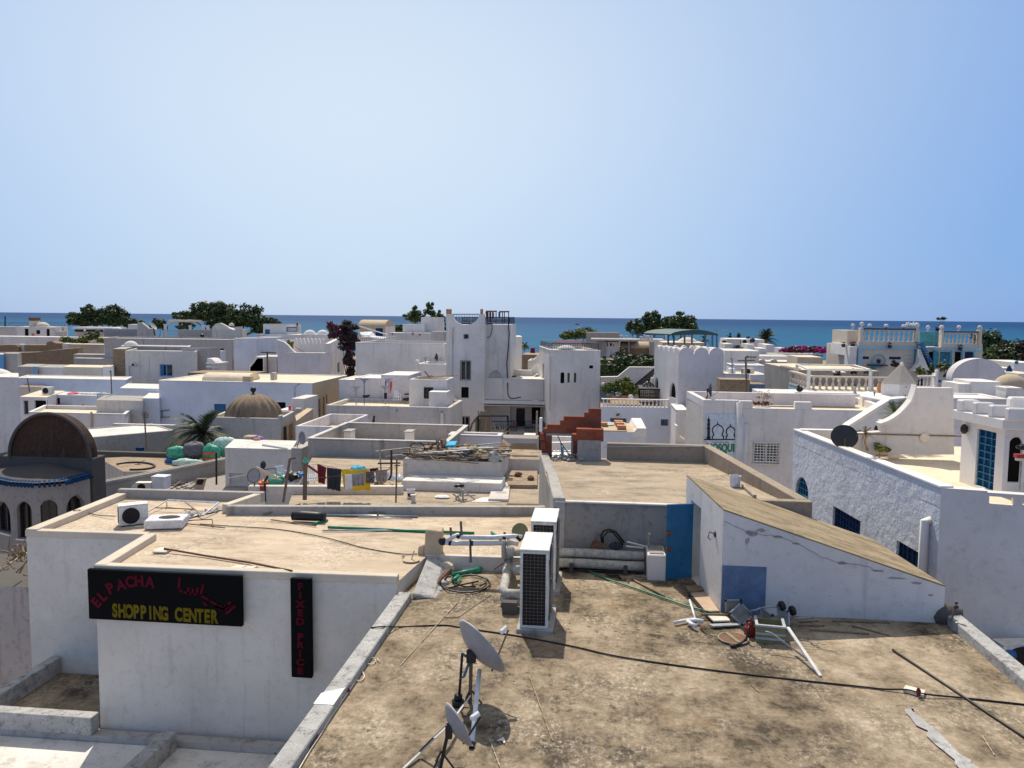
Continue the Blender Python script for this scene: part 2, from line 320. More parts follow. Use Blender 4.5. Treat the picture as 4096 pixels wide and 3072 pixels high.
# ------------------------------------------------------------------ houses
def edge_uz(p0,p1,p):
    r=ray(*p); d=(p1-p0).normalized()
    t=(p0.x*d.y-p0.y*d.x)/(r[0]*d.y-r[1]*d.x)
    return ((V3((r[0]*t,r[1]*t))-p0).dot(d),H+r[2]*t)
def arc_pts(u0,u1,z1,pt,n=10):
    m=(u0+u1)/2; r=(u1-u0)/2; hgt=r*(1.5 if pt else 1)
    return [(m-r*math.cos(math.pi*i/n),z1-hgt+hgt*math.sin(math.pi*i/n)**(.8 if pt else 1)) for i in range(n+1)],z1-hgt
def facade(mb,p0,p1,zb,zt,holes=(),dep=.15):
    L=(p1-p0).length; d=(p1-p0)/L; nin=V3((-d.y,d.x))
    P=lambda u,z,k=0: (p0.x+d.x*u+nin.x*k,p0.y+d.y*u+nin.y*k,z)
    if not holes: mb.poly(P(0,zb),P(L,zb),P(L,zt),P(0,zt)); return
    us=sorted({0.,L}|{x for h in holes for x in h[:2]}); zs=sorted({zb,zt}|{x for h in holes for x in h[2:4]})
    for i in range(len(us)-1):
        for j in range(len(zs)-1):
            cu=(us[i]+us[i+1])/2; cz=(zs[j]+zs[j+1])/2
            if any(h[0]<cu<h[1] and h[2]<cz<h[3] for h in holes): continue
            mb.poly(P(us[i],zs[j]),P(us[i+1],zs[j]),P(us[i+1],zs[j+1]),P(us[i],zs[j+1]))
    for h in holes:
        u0,u1,z0,z1=h[:4]; arch=h[4] if len(h)>4 else None
        if arch:
            pts,zsn=arc_pts(u0,u1,z1,arch=='p'); n=len(pts)//2
            for i in range(n): mb.poly(P(u0,z1),P(*pts[i]),P(*pts[i+1]))
            for i in range(n,len(pts)-1): mb.poly(P(u1,z1),P(*pts[i]),P(*pts[i+1]))
            ring=[(u1,z0),(u0,z0)]+pts
        else: ring=[(u1,z0),(u0,z0),(u0,z1),(u1,z1)]
        for i in range(len(ring)):
            a,b=ring[i],ring[(i+1)%len(ring)]
            if abs(a[0]-b[0])+abs(a[1]-b[1])>1e-5: mb.poly(P(*a),P(*b),P(*b,dep),P(*a,dep))
def opening(root,p0,p1,h,kind,dep=.15,col='blue',nm=None,label=None):
    L=(p1-p0).length; d=(p1-p0)/L; nin=V3((-d.y,d.x)); u0,u1,z0,z1=h[:4]; wd=u1-u0; ht=z1-z0; arch=h[4] if len(h)>4 else None
    P=lambda u,z,k=0: V3((p0.x+d.x*u+nin.x*k,p0.y+d.y*u+nin.y*k,z))
    def bx(mb,ua,ub,za,zb_,k0,k1): mb.hexa([P(ua,za,k0),P(ub,za,k0),P(ub,za,k1),P(ua,za,k1)],[P(ua,zb_,k0),P(ub,zb_,k0),P(ub,zb_,k1),P(ua,zb_,k1)])
    e=.004
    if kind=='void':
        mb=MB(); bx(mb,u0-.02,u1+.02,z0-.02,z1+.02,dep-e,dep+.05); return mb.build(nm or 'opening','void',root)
    if kind=='blank':
        mb=MB(); bx(mb,u0-.02,u1+.02,z0-.02,z1+.02,dep-e,dep+.05); return mb.build(nm or 'niche',col,root)
    if kind in('door','leaf'):
        mb=MB(); bx(mb,u0-.01,u1+.01,z0-.01,z1+.01,dep-.01,dep+.05)
        k=2 if wd>.7 else 1
        for i in range(k):
            for j in range(3):
                a=u0+wd*(i+.12)/k; b=u0+wd*(i+.88)/k
                bx(mb,a,b,z0+ht*(j/3+.04),z0+ht*((j+1)/3-.04),dep-.035,dep)
        o=mb.build(nm or 'door',col,root)
        hd=MB(); bx(hd,u0+wd*.86,u0+wd*.92,z0+ht*.45,z0+ht*.5,dep-.09,dep-.03); hd.build('handle','iron',o); return o
    fw=min(.08,wd*.09)
    if kind=='grid':
        col='dkblue' if col=='blue' else col      # blue barred window/door seen as a lattice
        mb=MB(); bx(mb,u0-.01,u1+.01,z0-.01,z1+.01,dep-.01,dep+.04); o=mb.build(nm or 'window',col,root); g=MB()
        nu=max(2,int(wd/.2)); nz=max(2,int(ht/.17))
        for i in range(nu+1): q=u0+wd*i/nu; bx(g,q-.006,q+.006,z0,z1,dep-.05,dep-.015)
        for i in range(nz+1): q=z0+ht*i/nz; bx(g,u0,u1,q-.007,q+.007,dep-.065,dep-.03)
        g.build('grille','dkblue' if col=='navy' else 'teal',o); return o
    mb=MB(); bx(mb,u0-.01,u0+fw,z0-.01,z1+.01,dep-.05,dep+.02); bx(mb,u1-fw,u1+.01,z0-.01,z1+.01,dep-.05,dep+.02)
    bx(mb,u0+fw,u1-fw,z0-.01,z0+fw,dep-.048,dep+.02); bx(mb,u0+fw,u1-fw,z1-fw,z1+.01,dep-.048,dep+.02)
    if wd>.5: bx(mb,(u0+u1)/2-fw/2,(u0+u1)/2+fw/2,z0+fw,z1-fw,dep-.046,dep+.02)
    o=mb.build(nm or 'window',col,root)
    if label: o['label']=label
    pb=MB(); bx(pb,u0,u1,z0,z1,dep+.021,dep+.05); pb.build('pane','glass',o)
    if kind in('win','grille'):
        s=MB(); bx(s,u0-.05,u1+.05,z0-.07,z0-.012,-.06,dep-.052); s.build('sill','white',o)
    if kind=='grille':
        g=MB(); nu=max(3,int(wd/.16)); nz=max(3,int(ht/.2))
        for i in range(nu+1): q=u0+wd*i/nu; bx(g,q-.012,q+.012,z0,z1,-.035,-.012)
        for i in range(nz+1): q=z0+ht*i/nz; bx(g,u0,u1,q-.012,q+.012,-.06,-.036)
        g.build('grille','iron',o)
    if kind=='shut':
        s=MB(); bx(s,u0+fw,u0+wd*.3,z0+fw,z1-fw,dep-.09,dep-.055); s.build('shutter','blue',o)
    return o
def inset(poly,t):
    n=len(poly); out=[]
    for i in range(n):
        a,b,c=poly[i-1],poly[i],poly[(i+1)%n]
        d1=(b-a).normalized(); d2=(c-b).normalized(); n1=V3((-d1.y,d1.x)); n2=V3((-d2.y,d2.x))
        bis=(n1+n2); k=t/max(.25,(1+n1.dot(n2))/1.); out.append(b+bis*k)
    return out
def house(name,label,poly,zt,zb=-9.5,wall='white',roof='creamroof',par=.4,th=.2,ops=(),cat='house',group=None,bevel=0,dep=.15,rim=None,em=None):
    em=em or {}
    poly=[V3((p[0],p[1])) for p in poly]; n=len(poly)
    c=sum(poly,V3((0,0)))/n; root=thing(name,label,cat,(c.x,c.y,zb),group)
    mb=MB(); ho={}
    for o in ops:
        e,q0,q1,kind=o[:4]; x=o[4] if len(o)>4 else {}
        p0,p1=poly[e],poly[(e+1)%n]; ua,za=edge_uz(p0,p1,q0); ub,zc=edge_uz(p0,p1,q1); L=(p1-p0).length
        h=(max(.03,min(ua,ub)),min(L-.03,max(ua,ub)),min(za,zc),min(max(za,zc),zt-.02),x.get('arch'))
        if h[1]-h[0]<.05 or h[3]-h[2]<.05: continue
        ho.setdefault(e,[]).append(h)
        opening(root,p0,p1,h,kind,x.get('dep',dep),x.get('col','blue'),x.get('nm'),x.get('label'))
    for i in range(n):
        q=mb if i not in em else MB()
        facade(q,poly[i],poly[(i+1)%n],zb,zt,ho.get(i,()),dep)
        if i in em: q.build('side_wall',em[i],root,fix=False)
    if par>0:
        ins=inset(poly,th); zr=zt-par
        for i in range(n):
            j=(i+1)%n; a,b,c_,d=poly[i],poly[j],ins[j],ins[i]
            mb.poly((*a,zt),(*b,zt),(*c_,zt),(*d,zt)); mb.poly((*d,zt),(*c_,zt),(*c_,zr),(*d,zr))
        rb=MB(); rb.poly(*[(*p,zr) for p in ins])
    else:
        rb=MB(); rb.poly(*[(*p,zt) for p in poly])
    wo_=mb.build('wall',wall,root,bevel=0,fix=False)
    if c.y<100:
        bm=bmesh.new(); bm.from_mesh(wo_.data); bmesh.ops.remove_doubles(bm,verts=bm.verts,dist=1e-4); bm.to_mesh(wo_.data); bm.free()
        bv=wo_.modifiers.new('b','BEVEL'); bv.width=.05 if not ops else .03; bv.segments=2; bv.limit_method='ANGLE'
    rb.build('roof',roof,root,fix=False)
    if rim:
        q=MB(); 
        for i in range(n):
            j=(i+1)%n; a,b=poly[i],poly[j]; d=(b-a).normalized(); o_=V3((d.y,-d.x))*.03; ins=inset(poly,th)
            q.hexa([(*(a+o_),zt+.003),(*(b+o_),zt+.003),(*ins[j],zt+.003),(*ins[i],zt+.003)],[(*(a+o_),zt+.05),(*(b+o_),zt+.05),(*ins[j],zt+.05),(*ins[i],zt+.05)])
        q.build('coping',rim,root)
    INFO[root.name]=(poly,zt,zt-par)
    return root
INFO={}
def fr(tl,tr,Y,Yr=None,dep=6,sk=0.):
    a=gy(tl,Y); b=gy(tr,Yr or Y); p0=V3((a.x,a.y)); p1=V3((b.x,b.y)); d=(p1-p0).normalized(); n=V3((-d.y,d.x))
    n=Matrix.Rotation(math.radians(sk),2)@n
    return [p0,p1,p1+n*dep,p0+n*dep],a.z
def H_(name,label,tl,tr,Y,dep=6,Yr=None,sk=0.,**k):
    poly,z=fr(tl,tr,Y,Yr,dep,sk); return house(name,label,poly,k.pop('zt',z),**k)
def dome(root,c,r,h,mat,name='dome',ribs=0,n=24):
    mb=MB(); prof=[(r*math.cos(math.pi/2*i/8),h*math.sin(math.pi/2*i/8)) for i in range(9)]
    mb.lathe(c,prof,n if not ribs else ribs*6)
    if ribs:
        for i,v in enumerate(mb.v):
            x=V3(v)-V3(c); a=math.atan2(x.y,x.x); k=1+.10*abs(math.sin(a*ribs/2))-.05; mb.v[i]=(c[0]+x.x*k,c[1]+x.y*k,v[2])
    return mb.build(name,mat,root,smooth=True)
def vault(mb,x0,x1,y0,y1,z,h,n=12,along='x'):
    pts=[]
    for i in range(n+1):
        a=math.pi*i/n
        if along=='x': pts.append((x0,(y0+y1)/2-(y1-y0)/2*math.cos(a),z+h*math.sin(a)))
        else: pts.append(((x0+x1)/2-(x1-x0)/2*math.cos(a),y0,z+h*math.sin(a)))
    return mb.ext(pts,(x1-x0,0,0) if along=='x' else (0,y1-y0,0))
def text_mesh(body,size,name,mat,parent,mw,depth=.004,sx=1.,align='CENTER'):
    cu=bpy.data.curves.new(name,'FONT'); cu.body=body; cu.size=size; cu.align_x=align; cu.align_y='CENTER'; cu.extrude=depth; cu.offset=.014*size/.3
    t=bpy.data.objects.new(name+'_src',cu); COL.objects.link(t)
    bpy.context.view_layer.update()
    me=bpy.data.meshes.new_from_object(t.evaluated_get(bpy.context.evaluated_depsgraph_get()))
    bpy.data.objects.remove(t); bpy.data.curves.remove(cu)
    me.transform(Matrix.Diagonal((sx,1,1,1))); me.transform(mw); me.transform(Matrix.Translation(-ORG.get(parent.name,V3((0,0,0)))))
    me.materials.clear(); me.materials.append(M[mat]); o=bpy.data.objects.new(name,me); COL.objects.link(o); o.parent=parent; return o

# ------------------------------------------------------------------ vegetation, rails, small town things
def leaves(mb,c,rx,ry,rz,n,s,rnd,clumps=26,fl=0.,tight=.27):
    cs=[]
    for _ in range(clumps):
        v=V3((rnd.gauss(0,1),rnd.gauss(0,1),rnd.gauss(0,1))).normalized(); k=rnd.uniform(.35,.95)
        if v.z<-.3: v.z*=.4
        cs.append((V3((v.x*rx*k,v.y*ry*k,v.z*rz*k)),rnd.uniform(.6,1.25)))
    for i in range(n):
        b,sz=cs[rnd.randrange(clumps)]
        d=V3((rnd.gauss(0,1),rnd.gauss(0,1),rnd.gauss(0,1))).normalized()*(rnd.random()**.5)
        p=V3(c)+b+V3((d.x*rx,d.y*ry,d.z*rz*.85))*tight*sz*1.45
        nrm=(d+V3((rnd.uniform(-.7,.7),rnd.uniform(-.7,.7),rnd.uniform(-.2,.9)))).normalized(); u=nrm.orthogonal().normalized(); w_=nrm.cross(u)
        a=rnd.random()*6.28; u,w_=u*math.cos(a)+w_*math.sin(a),w_*math.cos(a)-u*math.sin(a); q=s*rnd.uniform(.6,1.4)
        o=len(mb.v); mb.v+=[tuple(p-u*q),tuple(p+w_*q*.55),tuple(p+u*q),tuple(p-w_*q*.55)]; mb.f.append((o,o+1,o+2,o+3))
def tree(name,label,base,crowns,leafmat,s,n,seed=1,group=None,cat='tree',trunk_r=.3,second=None,clumps=26,tight=.27):
    rr=random.Random(seed); t=thing(name,label,cat,base,group); b=V3(base); m=MB(); s*=.62; trunk_r*=.45; n=int(n*1.7); crowns=[(c,x*.6,y*.65,z*.56) for c,x,y,z in crowns]
    for c,rx,ry,rz in crowns: leaves(m,c,rx,ry,rz,int(n/len(crowns)),s,rr,clumps,tight=tight)
    m.build('crown',leafmat,t,fix=False)
    if second:
        m=MB()
        for c,rx,ry,rz in crowns: leaves(m,V3(c)+V3((0,-ry*.25,rz*.2)),rx*.95,ry,rz*.85,int(n*second[1]/len(crowns)),s*.8,rr,14,tight=.2)
        m.build('flowers' if second[0]=='flower' else 'young_leaves',second[0],t,fix=False)
    m=MB()
    for c,rx,ry,rz in crowns:
        c=V3(c); mid=b.lerp(c,.5)+V3((rr.uniform(-.2,.2)*rx,0,0)); m.tube([b,mid,c],[trunk_r,trunk_r*.7,trunk_r*.35],7)
        for k in range(5):
            e=c+V3((rr.uniform(-.7,.7)*rx,rr.uniform(-.5,.5)*ry,rr.uniform(-.2,.6)*rz)); m.tube([mid.lerp(c,.5),e],[trunk_r*.4,trunk_r*.12],5)
    m.build('trunk','wood',t); return t
def palm(label,base,top,r,nf,seed,mat='leaf_palm',group=None,droop=.5,lw=.05,tr=.2):
    rr=random.Random(seed); t=thing('palm_tree',label,'palm tree',base,group); b=V3(base); c=V3(top); m=MB()
    pts=[b.lerp(c,i/6)+V3((math.sin(i*1.3)*.03,0,0)) for i in range(7)]; m.tube(pts,[tr*1.25]+[tr*(1.05-.03*i) for i in range(5)]+[tr*1.1],9); m.build('trunk','wood',t)
    m=MB()
    for i in range(nf):
        a=6.283*i/nf*1.618*3+rr.uniform(-.2,.2); el=rr.uniform(-.35,1.25); L=r*rr.uniform(.8,1.1); d=V3((math.cos(a)*math.cos(el),math.sin(a)*math.cos(el),math.sin(el))); side=V3((-math.sin(a),math.cos(a),0)); q=[]
        for k in range(9):
            s=k/8; q.append(c+d*L*s+V3((0,0,-droop*L*s*s*(1.1-max(0,el)*.5))))
        m.tube(q,[.03*r*.6*(1-.8*k/8) for k in range(9)],4,False)
        for k in range(1,34):
            s=k/33; j=min(7,int(s*8)); f=s*8-j; p=q[j].lerp(q[j+1],f); tan=(q[j+1]-q[j]).normalized(); ll=r*.30*math.sin(math.pi*min(1,.12+s*.86))**.7
            for sg in (-1,1):
                e=p+(side*sg*.62+tan*.8+V3((0,0,-.18+rr.uniform(-.1,.1)))).normalized()*ll; w_=tan*lw*r*.25
                o=len(m.v); m.v+=[tuple(p-w_),tuple(p+w_),tuple(e)]; m.f.append((o,o+1,o+2))
    m.build('fronds',mat,t,fix=False); return t
def rail(parent,p0,p1,h,n,mat='iron',name='railing',r=.02,mid=True,orn=False):
    p0,p1=V3(p0),V3(p1); m=MB(); up=V3((0,0,h))
    m.tube([p0+up,p1+up],r*1.3,5)
    m.tube([p0+V3((0,0,.08)),p1+V3((0,0,.08))],r,5)
    for i in range(n+1):
        q=p0.lerp(p1,i/n); m.tube([q,q+up],r*(1.5 if i in(0,n) else .75),4)
    if orn:
        for i in range(n):
            q=p0.lerp(p1,(i+.5)/n)+V3((0,0,h*.5)); w_=(p1-p0)/n*.4; m.tube([q-w_,q+V3((0,0,h*.2)),q+w_,q-V3((0,0,h*.2)),q-w_],r*.6,4)
    return m.build(name,mat,parent)
def rail_thing(name,label,cat,p0,p1,h,n,mat='iron',r=.02,orn=False,group=None):
    t=thing(name,label,cat,V3(p0).lerp(V3(p1),.5),group); rail(t,p0,p1,h,n,mat,'bars',r,orn=orn); return t
BPROF=[(.35,0),(.35,.06),(.2,.1),(.42,.3),(.36,.45),(.16,.62),(.2,.8),(.34,.9),(.34,1)]
def balus(parent,p0,p1,h,n,mat='white',th=.28,ends=True,fat=1.,railmat=None):
    p0,p1=V3(p0),V3(p1); L=(p1-p0).length; w_=L/n*.5*fat; d=(p1-p0).normalized(); nin=V3((-d.y,d.x,0))*th/2
    def slab_(za,zb,k,nm):
        m=MB(); q=[p0-nin*k-d*.02,p1-nin*k+d*.02,p1+nin*k+d*.02,p0+nin*k-d*.02]; m.hexa([v+V3((0,0,za)) for v in q],[v+V3((0,0,zb)) for v in q]); m.build(nm,railmat or mat,parent)
    slab_(0,h*.1,1,'base_rail'); slab_(h*.9,h,1.15,'top_rail'); me=None
    for i in range(n):
        c=p0.lerp(p1,(i+.5)/n)+V3((0,0,h*.1))
        if me is None:
            m=MB(); m.lathe((0,0,0),[(a*w_*1.15,b*h*.8) for a,b in BPROF],9); o=m.build('baluster',mat,None,smooth=True); me=o.data
        else: o=bpy.data.objects.new('baluster',me); COL.objects.link(o)
        o.parent=parent; o.location=c-ORG[parent.name]
def merlon(parent,p0,p1,z,n,hh,th,mat='white',fill=.72,base=0.,rnd=True):
    p0,p1=V3((p0[0],p0[1],0)),V3((p1[0],p1[1],0)); L=(p1-p0).length; d=(p1-p0)/L; nin=V3((-d.y,d.x,0))*th; pit=L/n; w_=pit*fill
    for i in range(n):
        c=p0+d*pit*(i+.5); pts=[c-d*w_/2+V3((0,0,z)),c+d*w_/2+V3((0,0,z))]
        if rnd: pts+=[c+d*(w_/2*math.cos(a))+V3((0,0,z+base+(hh-base)*math.sin(a))) for a in [math.pi*k/8 for k in range(9)]]
        else: pts+=[c+d*w_/2+V3((0,0,z+hh)),c-d*w_/2+V3((0,0,z+hh))]
        m=MB(); m.ext(pts,nin); m.build('merlon',mat,parent)
def pole(name,label,cat,p_base,p_top,Y,r,mat='iron',bars=(),group=None):
    a=gy(p_base,Y); b=gy(p_top,Y); t=thing(name,label,cat,a,group); m=MB(); m.tube([a,b],r,6); m.build('pole',mat,t)
    for q0,q1 in bars: m=MB(); m.tube([gy(q0,Y),gy(q1,Y)],r*.7,5); m.build('crossbar',mat,t)
    return t
def cloth(name,label,tl,tr,br,bl,Y,mat,cat='laundry',wav=.05,seed=0,group=None):
    q=[gy(p,Y) for p in (tl,tr,br,bl)]; m=MB(); rr=random.Random(seed); n=10; k=6
    for j in range(k+1):
        for i in range(n+1):
            a=q[0].lerp(q[1],i/n); b=q[3].lerp(q[2],i/n); p=a.lerp(b,j/k); p.y+=wav*math.sin(i*1.9+seed)*(.3+.7*j/k)+rr.uniform(-.2,.2)*wav
            if j==k: p.z+=rr.uniform(-.02,.02)
            m.v.append(tuple(p))
    for j in range(k):
        for i in range(n): o=j*(n+1)+i; m.f.append((o,o+1,o+n+2,o+n+1))
    o=m.build(name,mat,None,smooth=True,fix=False); s=o.modifiers.new('thick','SOLIDIFY'); s.thickness=.012
    return tag(o,label,cat,group)
# ================================================================== FOREGROUND
# ---- near roof
nb=thing('flat_roof_building','near building with stained brown concrete roof and low lichen kerbs','building',(1.2,8,-9.5))
poly0=[V3(p) for p in ((-3.6,1.2),(6.3,1.2),(6.06,14.14),(2.28,14.18),(1.86,16.56),(-.86,16.56),(-.9,15.95),(-3.4,15.85),(-3.6,15))]
m=MB(); m.prism(poly0,-9.5,-.02); m.build('wall','grimy',nb)
# gently uneven roof sheet
def sheet(poly,z,step,amp,name,mat,root,sd=3):
    bm=bmesh.new(); o=ORG[root.name]
    f=bm.faces.new([bm.verts.new((p.x-o.x,p.y-o.y,z-o.z)) for p in poly])
    xs=[p.x for p in poly]; ys=[p.y for p in poly]
    for lo,hi,ax in ((min(xs),max(xs),(1,0,0)),(min(ys),max(ys),(0,1,0))):
        q=lo+step
        while q<hi-.01:
            co=V3((q-o.x,0,0)) if ax[0] else V3((0,q-o.y,0))
            bmesh.ops.bisect_plane(bm,geom=bm.verts[:]+bm.edges[:]+bm.faces[:],plane_co=co,plane_no=ax); q+=step
    from mathutils import noise as mn
    for v in bm.verts: v.co.z+=amp*mn.noise(V3((v.co.x*.7,v.co.y*.7,sd)))+amp*.5*mn.noise(V3((v.co.x*2.3,v.co.y*2.3,sd)))
    me=bpy.data.meshes.new(name); bm.to_mesh(me); bm.free(); me.materials.append(M[mat])
    me.polygons.foreach_set('use_smooth',[True]*len(me.polygons))
    ob=bpy.data.objects.new(name,me); COL.objects.link(ob); ob.parent=root; return ob
sheet(poly0,0,.35,.012,'roof','mainroof',nb)
m=MB(); m.prism([(-3.62,1.2),(-3.36,1.2),(-3.33,14.1),(-3.6,14.1)],-.018,.13); m.build('parapet','lichen',nb,bevel=.015)
m=MB(); m.prism([(6.1,1.2),(6.36,1.2),(6.3,14.35),(6.05,14.35)],-.018,.17); m.build('parapet','lichen',nb,bevel=.015)
m=MB(); a=gz(c3(1190,1090),.13); m.prism([(-3.615,9.75),(-3.345,9.75),(-3.345,10.25),(-3.615,10.05)],.131,.136); m.build('plaster_patch','white',nb)
m=MB(); q=[V3(p) for p in ((-3.32,14.1),(-2.9,14.2),(-2.8,15.3),(-3.,15.8),(-3.4,15.8))]
m.hexa([(*p,-.015) for p in q],[(-3.32,14.1,.1),(-2.95,14.2,.02),(-2.95,15.2,.04),(-3.05,15.75,.2),(-3.38,15.8,.33)]); m.build('mortar_ramp','lichen',nb,bevel=.06)
# pale cement patches and repair seams of the roof
def patch(pts,nm,mat,h):
    rr=random.Random(len(pts)+int(h*1e4)); q=[gz(p,0) for p in pts]; o=[]
    for a,b in zip(q,q[1:]+q[:1]):
        k=max(2,int((b-a).length/.12))
        for i in range(k): p=a.lerp(b,i/k); o.append((p.x+rr.uniform(-.06,.06),p.y+rr.uniform(-.06,.06),h))
    m=MB(); m.poly(*o); m.build(nm,mat,nb,fix=False)
patch([c6(1040,1070),c6(1120,1075),c6(1330,1280),c6(1500,1420),c6(1800,1700),c6(1560,1700),c6(1420,1480),c6(1230,1290)],'cement_patch','lichen',.021)
patch([c4(965,1400),c4(1015,1370),c4(1005,1440)],'cement_patch','whiteroof',.022)
for k,(a_,b_) in enumerate(((c4(1270,740),c4(1500,1380)),(c4(880,1370),c4(985,1640)),(c5(1230,820),c5(1320,900)),(c4(0,640),c4(560,20)),(c5(0,280),c5(900,420)),(c6(1800,1330),c6(1920,1520)))):
    a=gz(a_,.0215+.0004*k); b=gz(b_,.0215+.0004*k); m=MB(); d=(b-a).normalized(); n_=V3((-d.y,d.x,0)); L=[]; R_=[]; rr=random.Random(k)
    for i in range(21): p=a.lerp(b,i/20); wv=rr.uniform(.003,.011); L.append(p+n_*wv); R_.append(p-n_*wv)
    for i in range(20): m.poly(R_[i],R_[i+1],L[i+1],L[i])
    m.build('repair_seam','platroof' if k%2 else 'shedroof',nb,fix=False)
# right side: kerb end stub with plaster mound
m=MB(); m.blob((6.1,14.25,.1),.28,.2,.22,10,6,.12); m.build('mortar_mound','darkg',nb,smooth=True)
# ---- sign building
sgp=[V3(p) for p in ((-12.5,16.12),(-9.72,16.2),(-9.47,14.0),(-3.62,14.12),(-3.42,15.85),(-.9,15.95),(-.86,16.56),(-1.2,19.72),(-9.0,18.66),(-8.72,20.1),(-12.66,19.95))]
sb=thing('shopping_building','white stained shop building carrying two black signs, tan flat roof','building',(-6.5,17,-9.5))
m=MB()
for i in range(len(sgp)): facade(m,sgp[i],sgp[(i+1)%len(sgp)],-9.5,.28)
m.build('wall','signwall',sb,fix=False); sheet(sgp,.28,.4,.012,'roof','tanroof',sb,9)
def kerb(root,pts,z0,z1,t,mat,name='parapet',bev=.012):
    mb=MB()
    for a,b in zip(pts[:-1],pts[1:]):
        a=V3(a);b=V3(b); d=(b-a).normalized(); n=V3((-d.y,d.x))*t
        mb.prism([a,b,b+n,a+n],z0,z1)
    return mb.build(name,mat,root,bevel=bev)
kerb(sb,[(-12.52,16.1),(-9.74,16.18)],.26,.40,.2,'cream'); kerb(sb,[(-9.742,16.18),(-9.49,13.985)],.262,.42,.24,'cream')
kerb(sb,[(-9.49,13.98),(-3.61,14.1)],.261,.41,.2,'cream'); kerb(sb,[(-12.68,19.96),(-12.51,16.11)],.263,.43,.26,'cream')
kerb(sb,[(-8.72,20.12),(-12.68,19.97)],.264,.52,.18,'greyc'); kerb(sb,[(-9.02,18.64),(-8.72,20.1)],.265,.5,.2,'cream'); kerb(sb,[(-1.2,19.74),(-9.03,18.66)],.266,.5,.2,'greyc')
kerb(sb,[(-3.45,15.84),(-.92,15.94)],-.01,.30,.12,'aged')
# rust runs and small nail holes on the sign wall
def on(px,Y=13.99): return gy(px,Y)
# ---- black signs
def board(name,label,tl,br,Y,th=.09):
    a=gy(tl,Y); b=gy(br,Y); t=thing(name,label,'sign',((a.x+b.x)/2,Y,b.z))
    m=MB(); m.box(a.x,Y,b.z,b.x,Y+th,a.z); m.build('board','signblk',t,bevel=.01); return t
YS=13.895
s1=board('shop_sign','wide black board with red arched and yellow lettering on the white wall',c1(855,925),(968,2508),YS)
RX=Matrix.Rotation(math.pi/2,4,'X')
def letter(t,ch,p,h,rot,mat,sx=1.,Y=YS-.006): 
    q=gy(p,Y); return text_mesh(ch,h/.72,'lettering',mat,t,Matrix.Translation(q)@Matrix.Rotation(-rot,4,'Y')@RX,.004,sx)
import bpy
def join(objs,name):
    # merge letters into one lettering part
    bm=bmesh.new()
    for o in objs: bm.from_mesh(o.data)
    me=bpy.data.meshes.new(name); bm.to_mesh(me); bm.free(); me.materials.append(objs[0].data.materials[0])
    r=bpy.data.objects.new(name,me); COL.objects.link(r); r.parent=objs[0].parent
    for o in objs: bpy.data.objects.remove(o)
    return r
dg=math.radians
L=[letter(s1,c,c1(*p),.2,dg(r),'sgred',.95) for c,p,r in (('E',(950,1258),52),('L',(1008,1195),42),('P',(1085,1118),26),('A',(1190,1085),13),('C',(1280,1055),6),('H',(1368,1048),2),('A',(1475,1058),-5))]
join(L,'lettering')
L=[letter(s1,c,c1(1130+ (2105-1130)*i/14*1.0,1338+ (1400-1338)*i/14),.25,0,'sgyel',.62) for i,c in enumerate('SHOPPING CENTER') if c!=' ']
join(L,'lettering')
def strokes(t,lines,Y,wd,mat,name):
    m=MB()
    for ln in lines:
        q=[gy(p,Y) for p in ln]
        for a,b in zip(q[:-1],q[1:]):
            e=(b-a).normalized()*wd*.3; m.beam(a-e,b+e,wd,.012,(0,-1,0))
    return m.build(name,mat,t)
ar=[[c1(1768,1012),c1(1756,1122),c1(1800,1152),c1(1850,1158),c1(1856,1112)],[c1(1852,1158),c1(1892,1168),c1(1898,1122)],[c1(1892,1168),c1(1935,1172),c1(1946,1112)],
 [c1(1996,1085),c1(1974,1182),c1(2060,1234),c1(2140,1282),c1(2205,1322),c1(2240,1280)],[c1(2205,1322),c3(150,62),c3(222,98),c3(298,22)],[c3(262,132),c3(345,58)],[c3(40,30),c3(60,52)]]
strokes(s1,ar,YS-.006,.042,'sgred','arabic_lettering')
s2=board('price_sign','narrow upright black board with red stacked letters on the white wall',(1160,2313),(1248,2714),YS)
L=[letter(s2,c,c3(986,y),.125,0,'sgred',1.25) for c,y in zip('FIXEDPRICE',(-128,-44,45,130,215,365,445,530,615,700))]
join(L,'lettering')
# ---- lower left terraces
tb=thing('terrace_house','low dirty white terrace house at the foot of the black signs','house',(-10,10,-9.5))
m=MB(); m.prism([(-12,13.7),(-3.64,13.7),(-3.64,13.94),(-9.44,13.94),(-9.7,16.1),(-12,16.1)],-9.5,-2.82); m.build('upper_wall','grimy',tb)
m=MB(); m.poly(*[(*p,-2.815) for p in ((-12,13.9),(-9.47,13.9),(-9.7,16.1),(-12,16.1))]); m.build('upper_terrace','mainroof',tb,fix=False)
kerb(tb,[(-12.0,13.66),(-9.44,13.66)],-2.81,-2.46,.26,'lichen'); kerb(tb,[(-12.0,16.1),(-12.0,13.93)],-2.812,-2.44,.22,'lichen')
m=MB(); m.prism([(-15,4),(-3.64,4),(-3.64,13.69),(-15,13.69)],-9.5,-2.95); m.build('lower_wall','grimy',tb)
m=MB(); m.poly((-15,4,-2.945),(-3.64,4,-2.945),(-3.64,13.69,-2.945),(-15,13.69,-2.945)); m.build('lower_terrace','whiteroof',tb,fix=False)
kerb(tb,[(-8.0,13.66),(-8.05,9)],-2.94,-2.6,.28,'lichen')

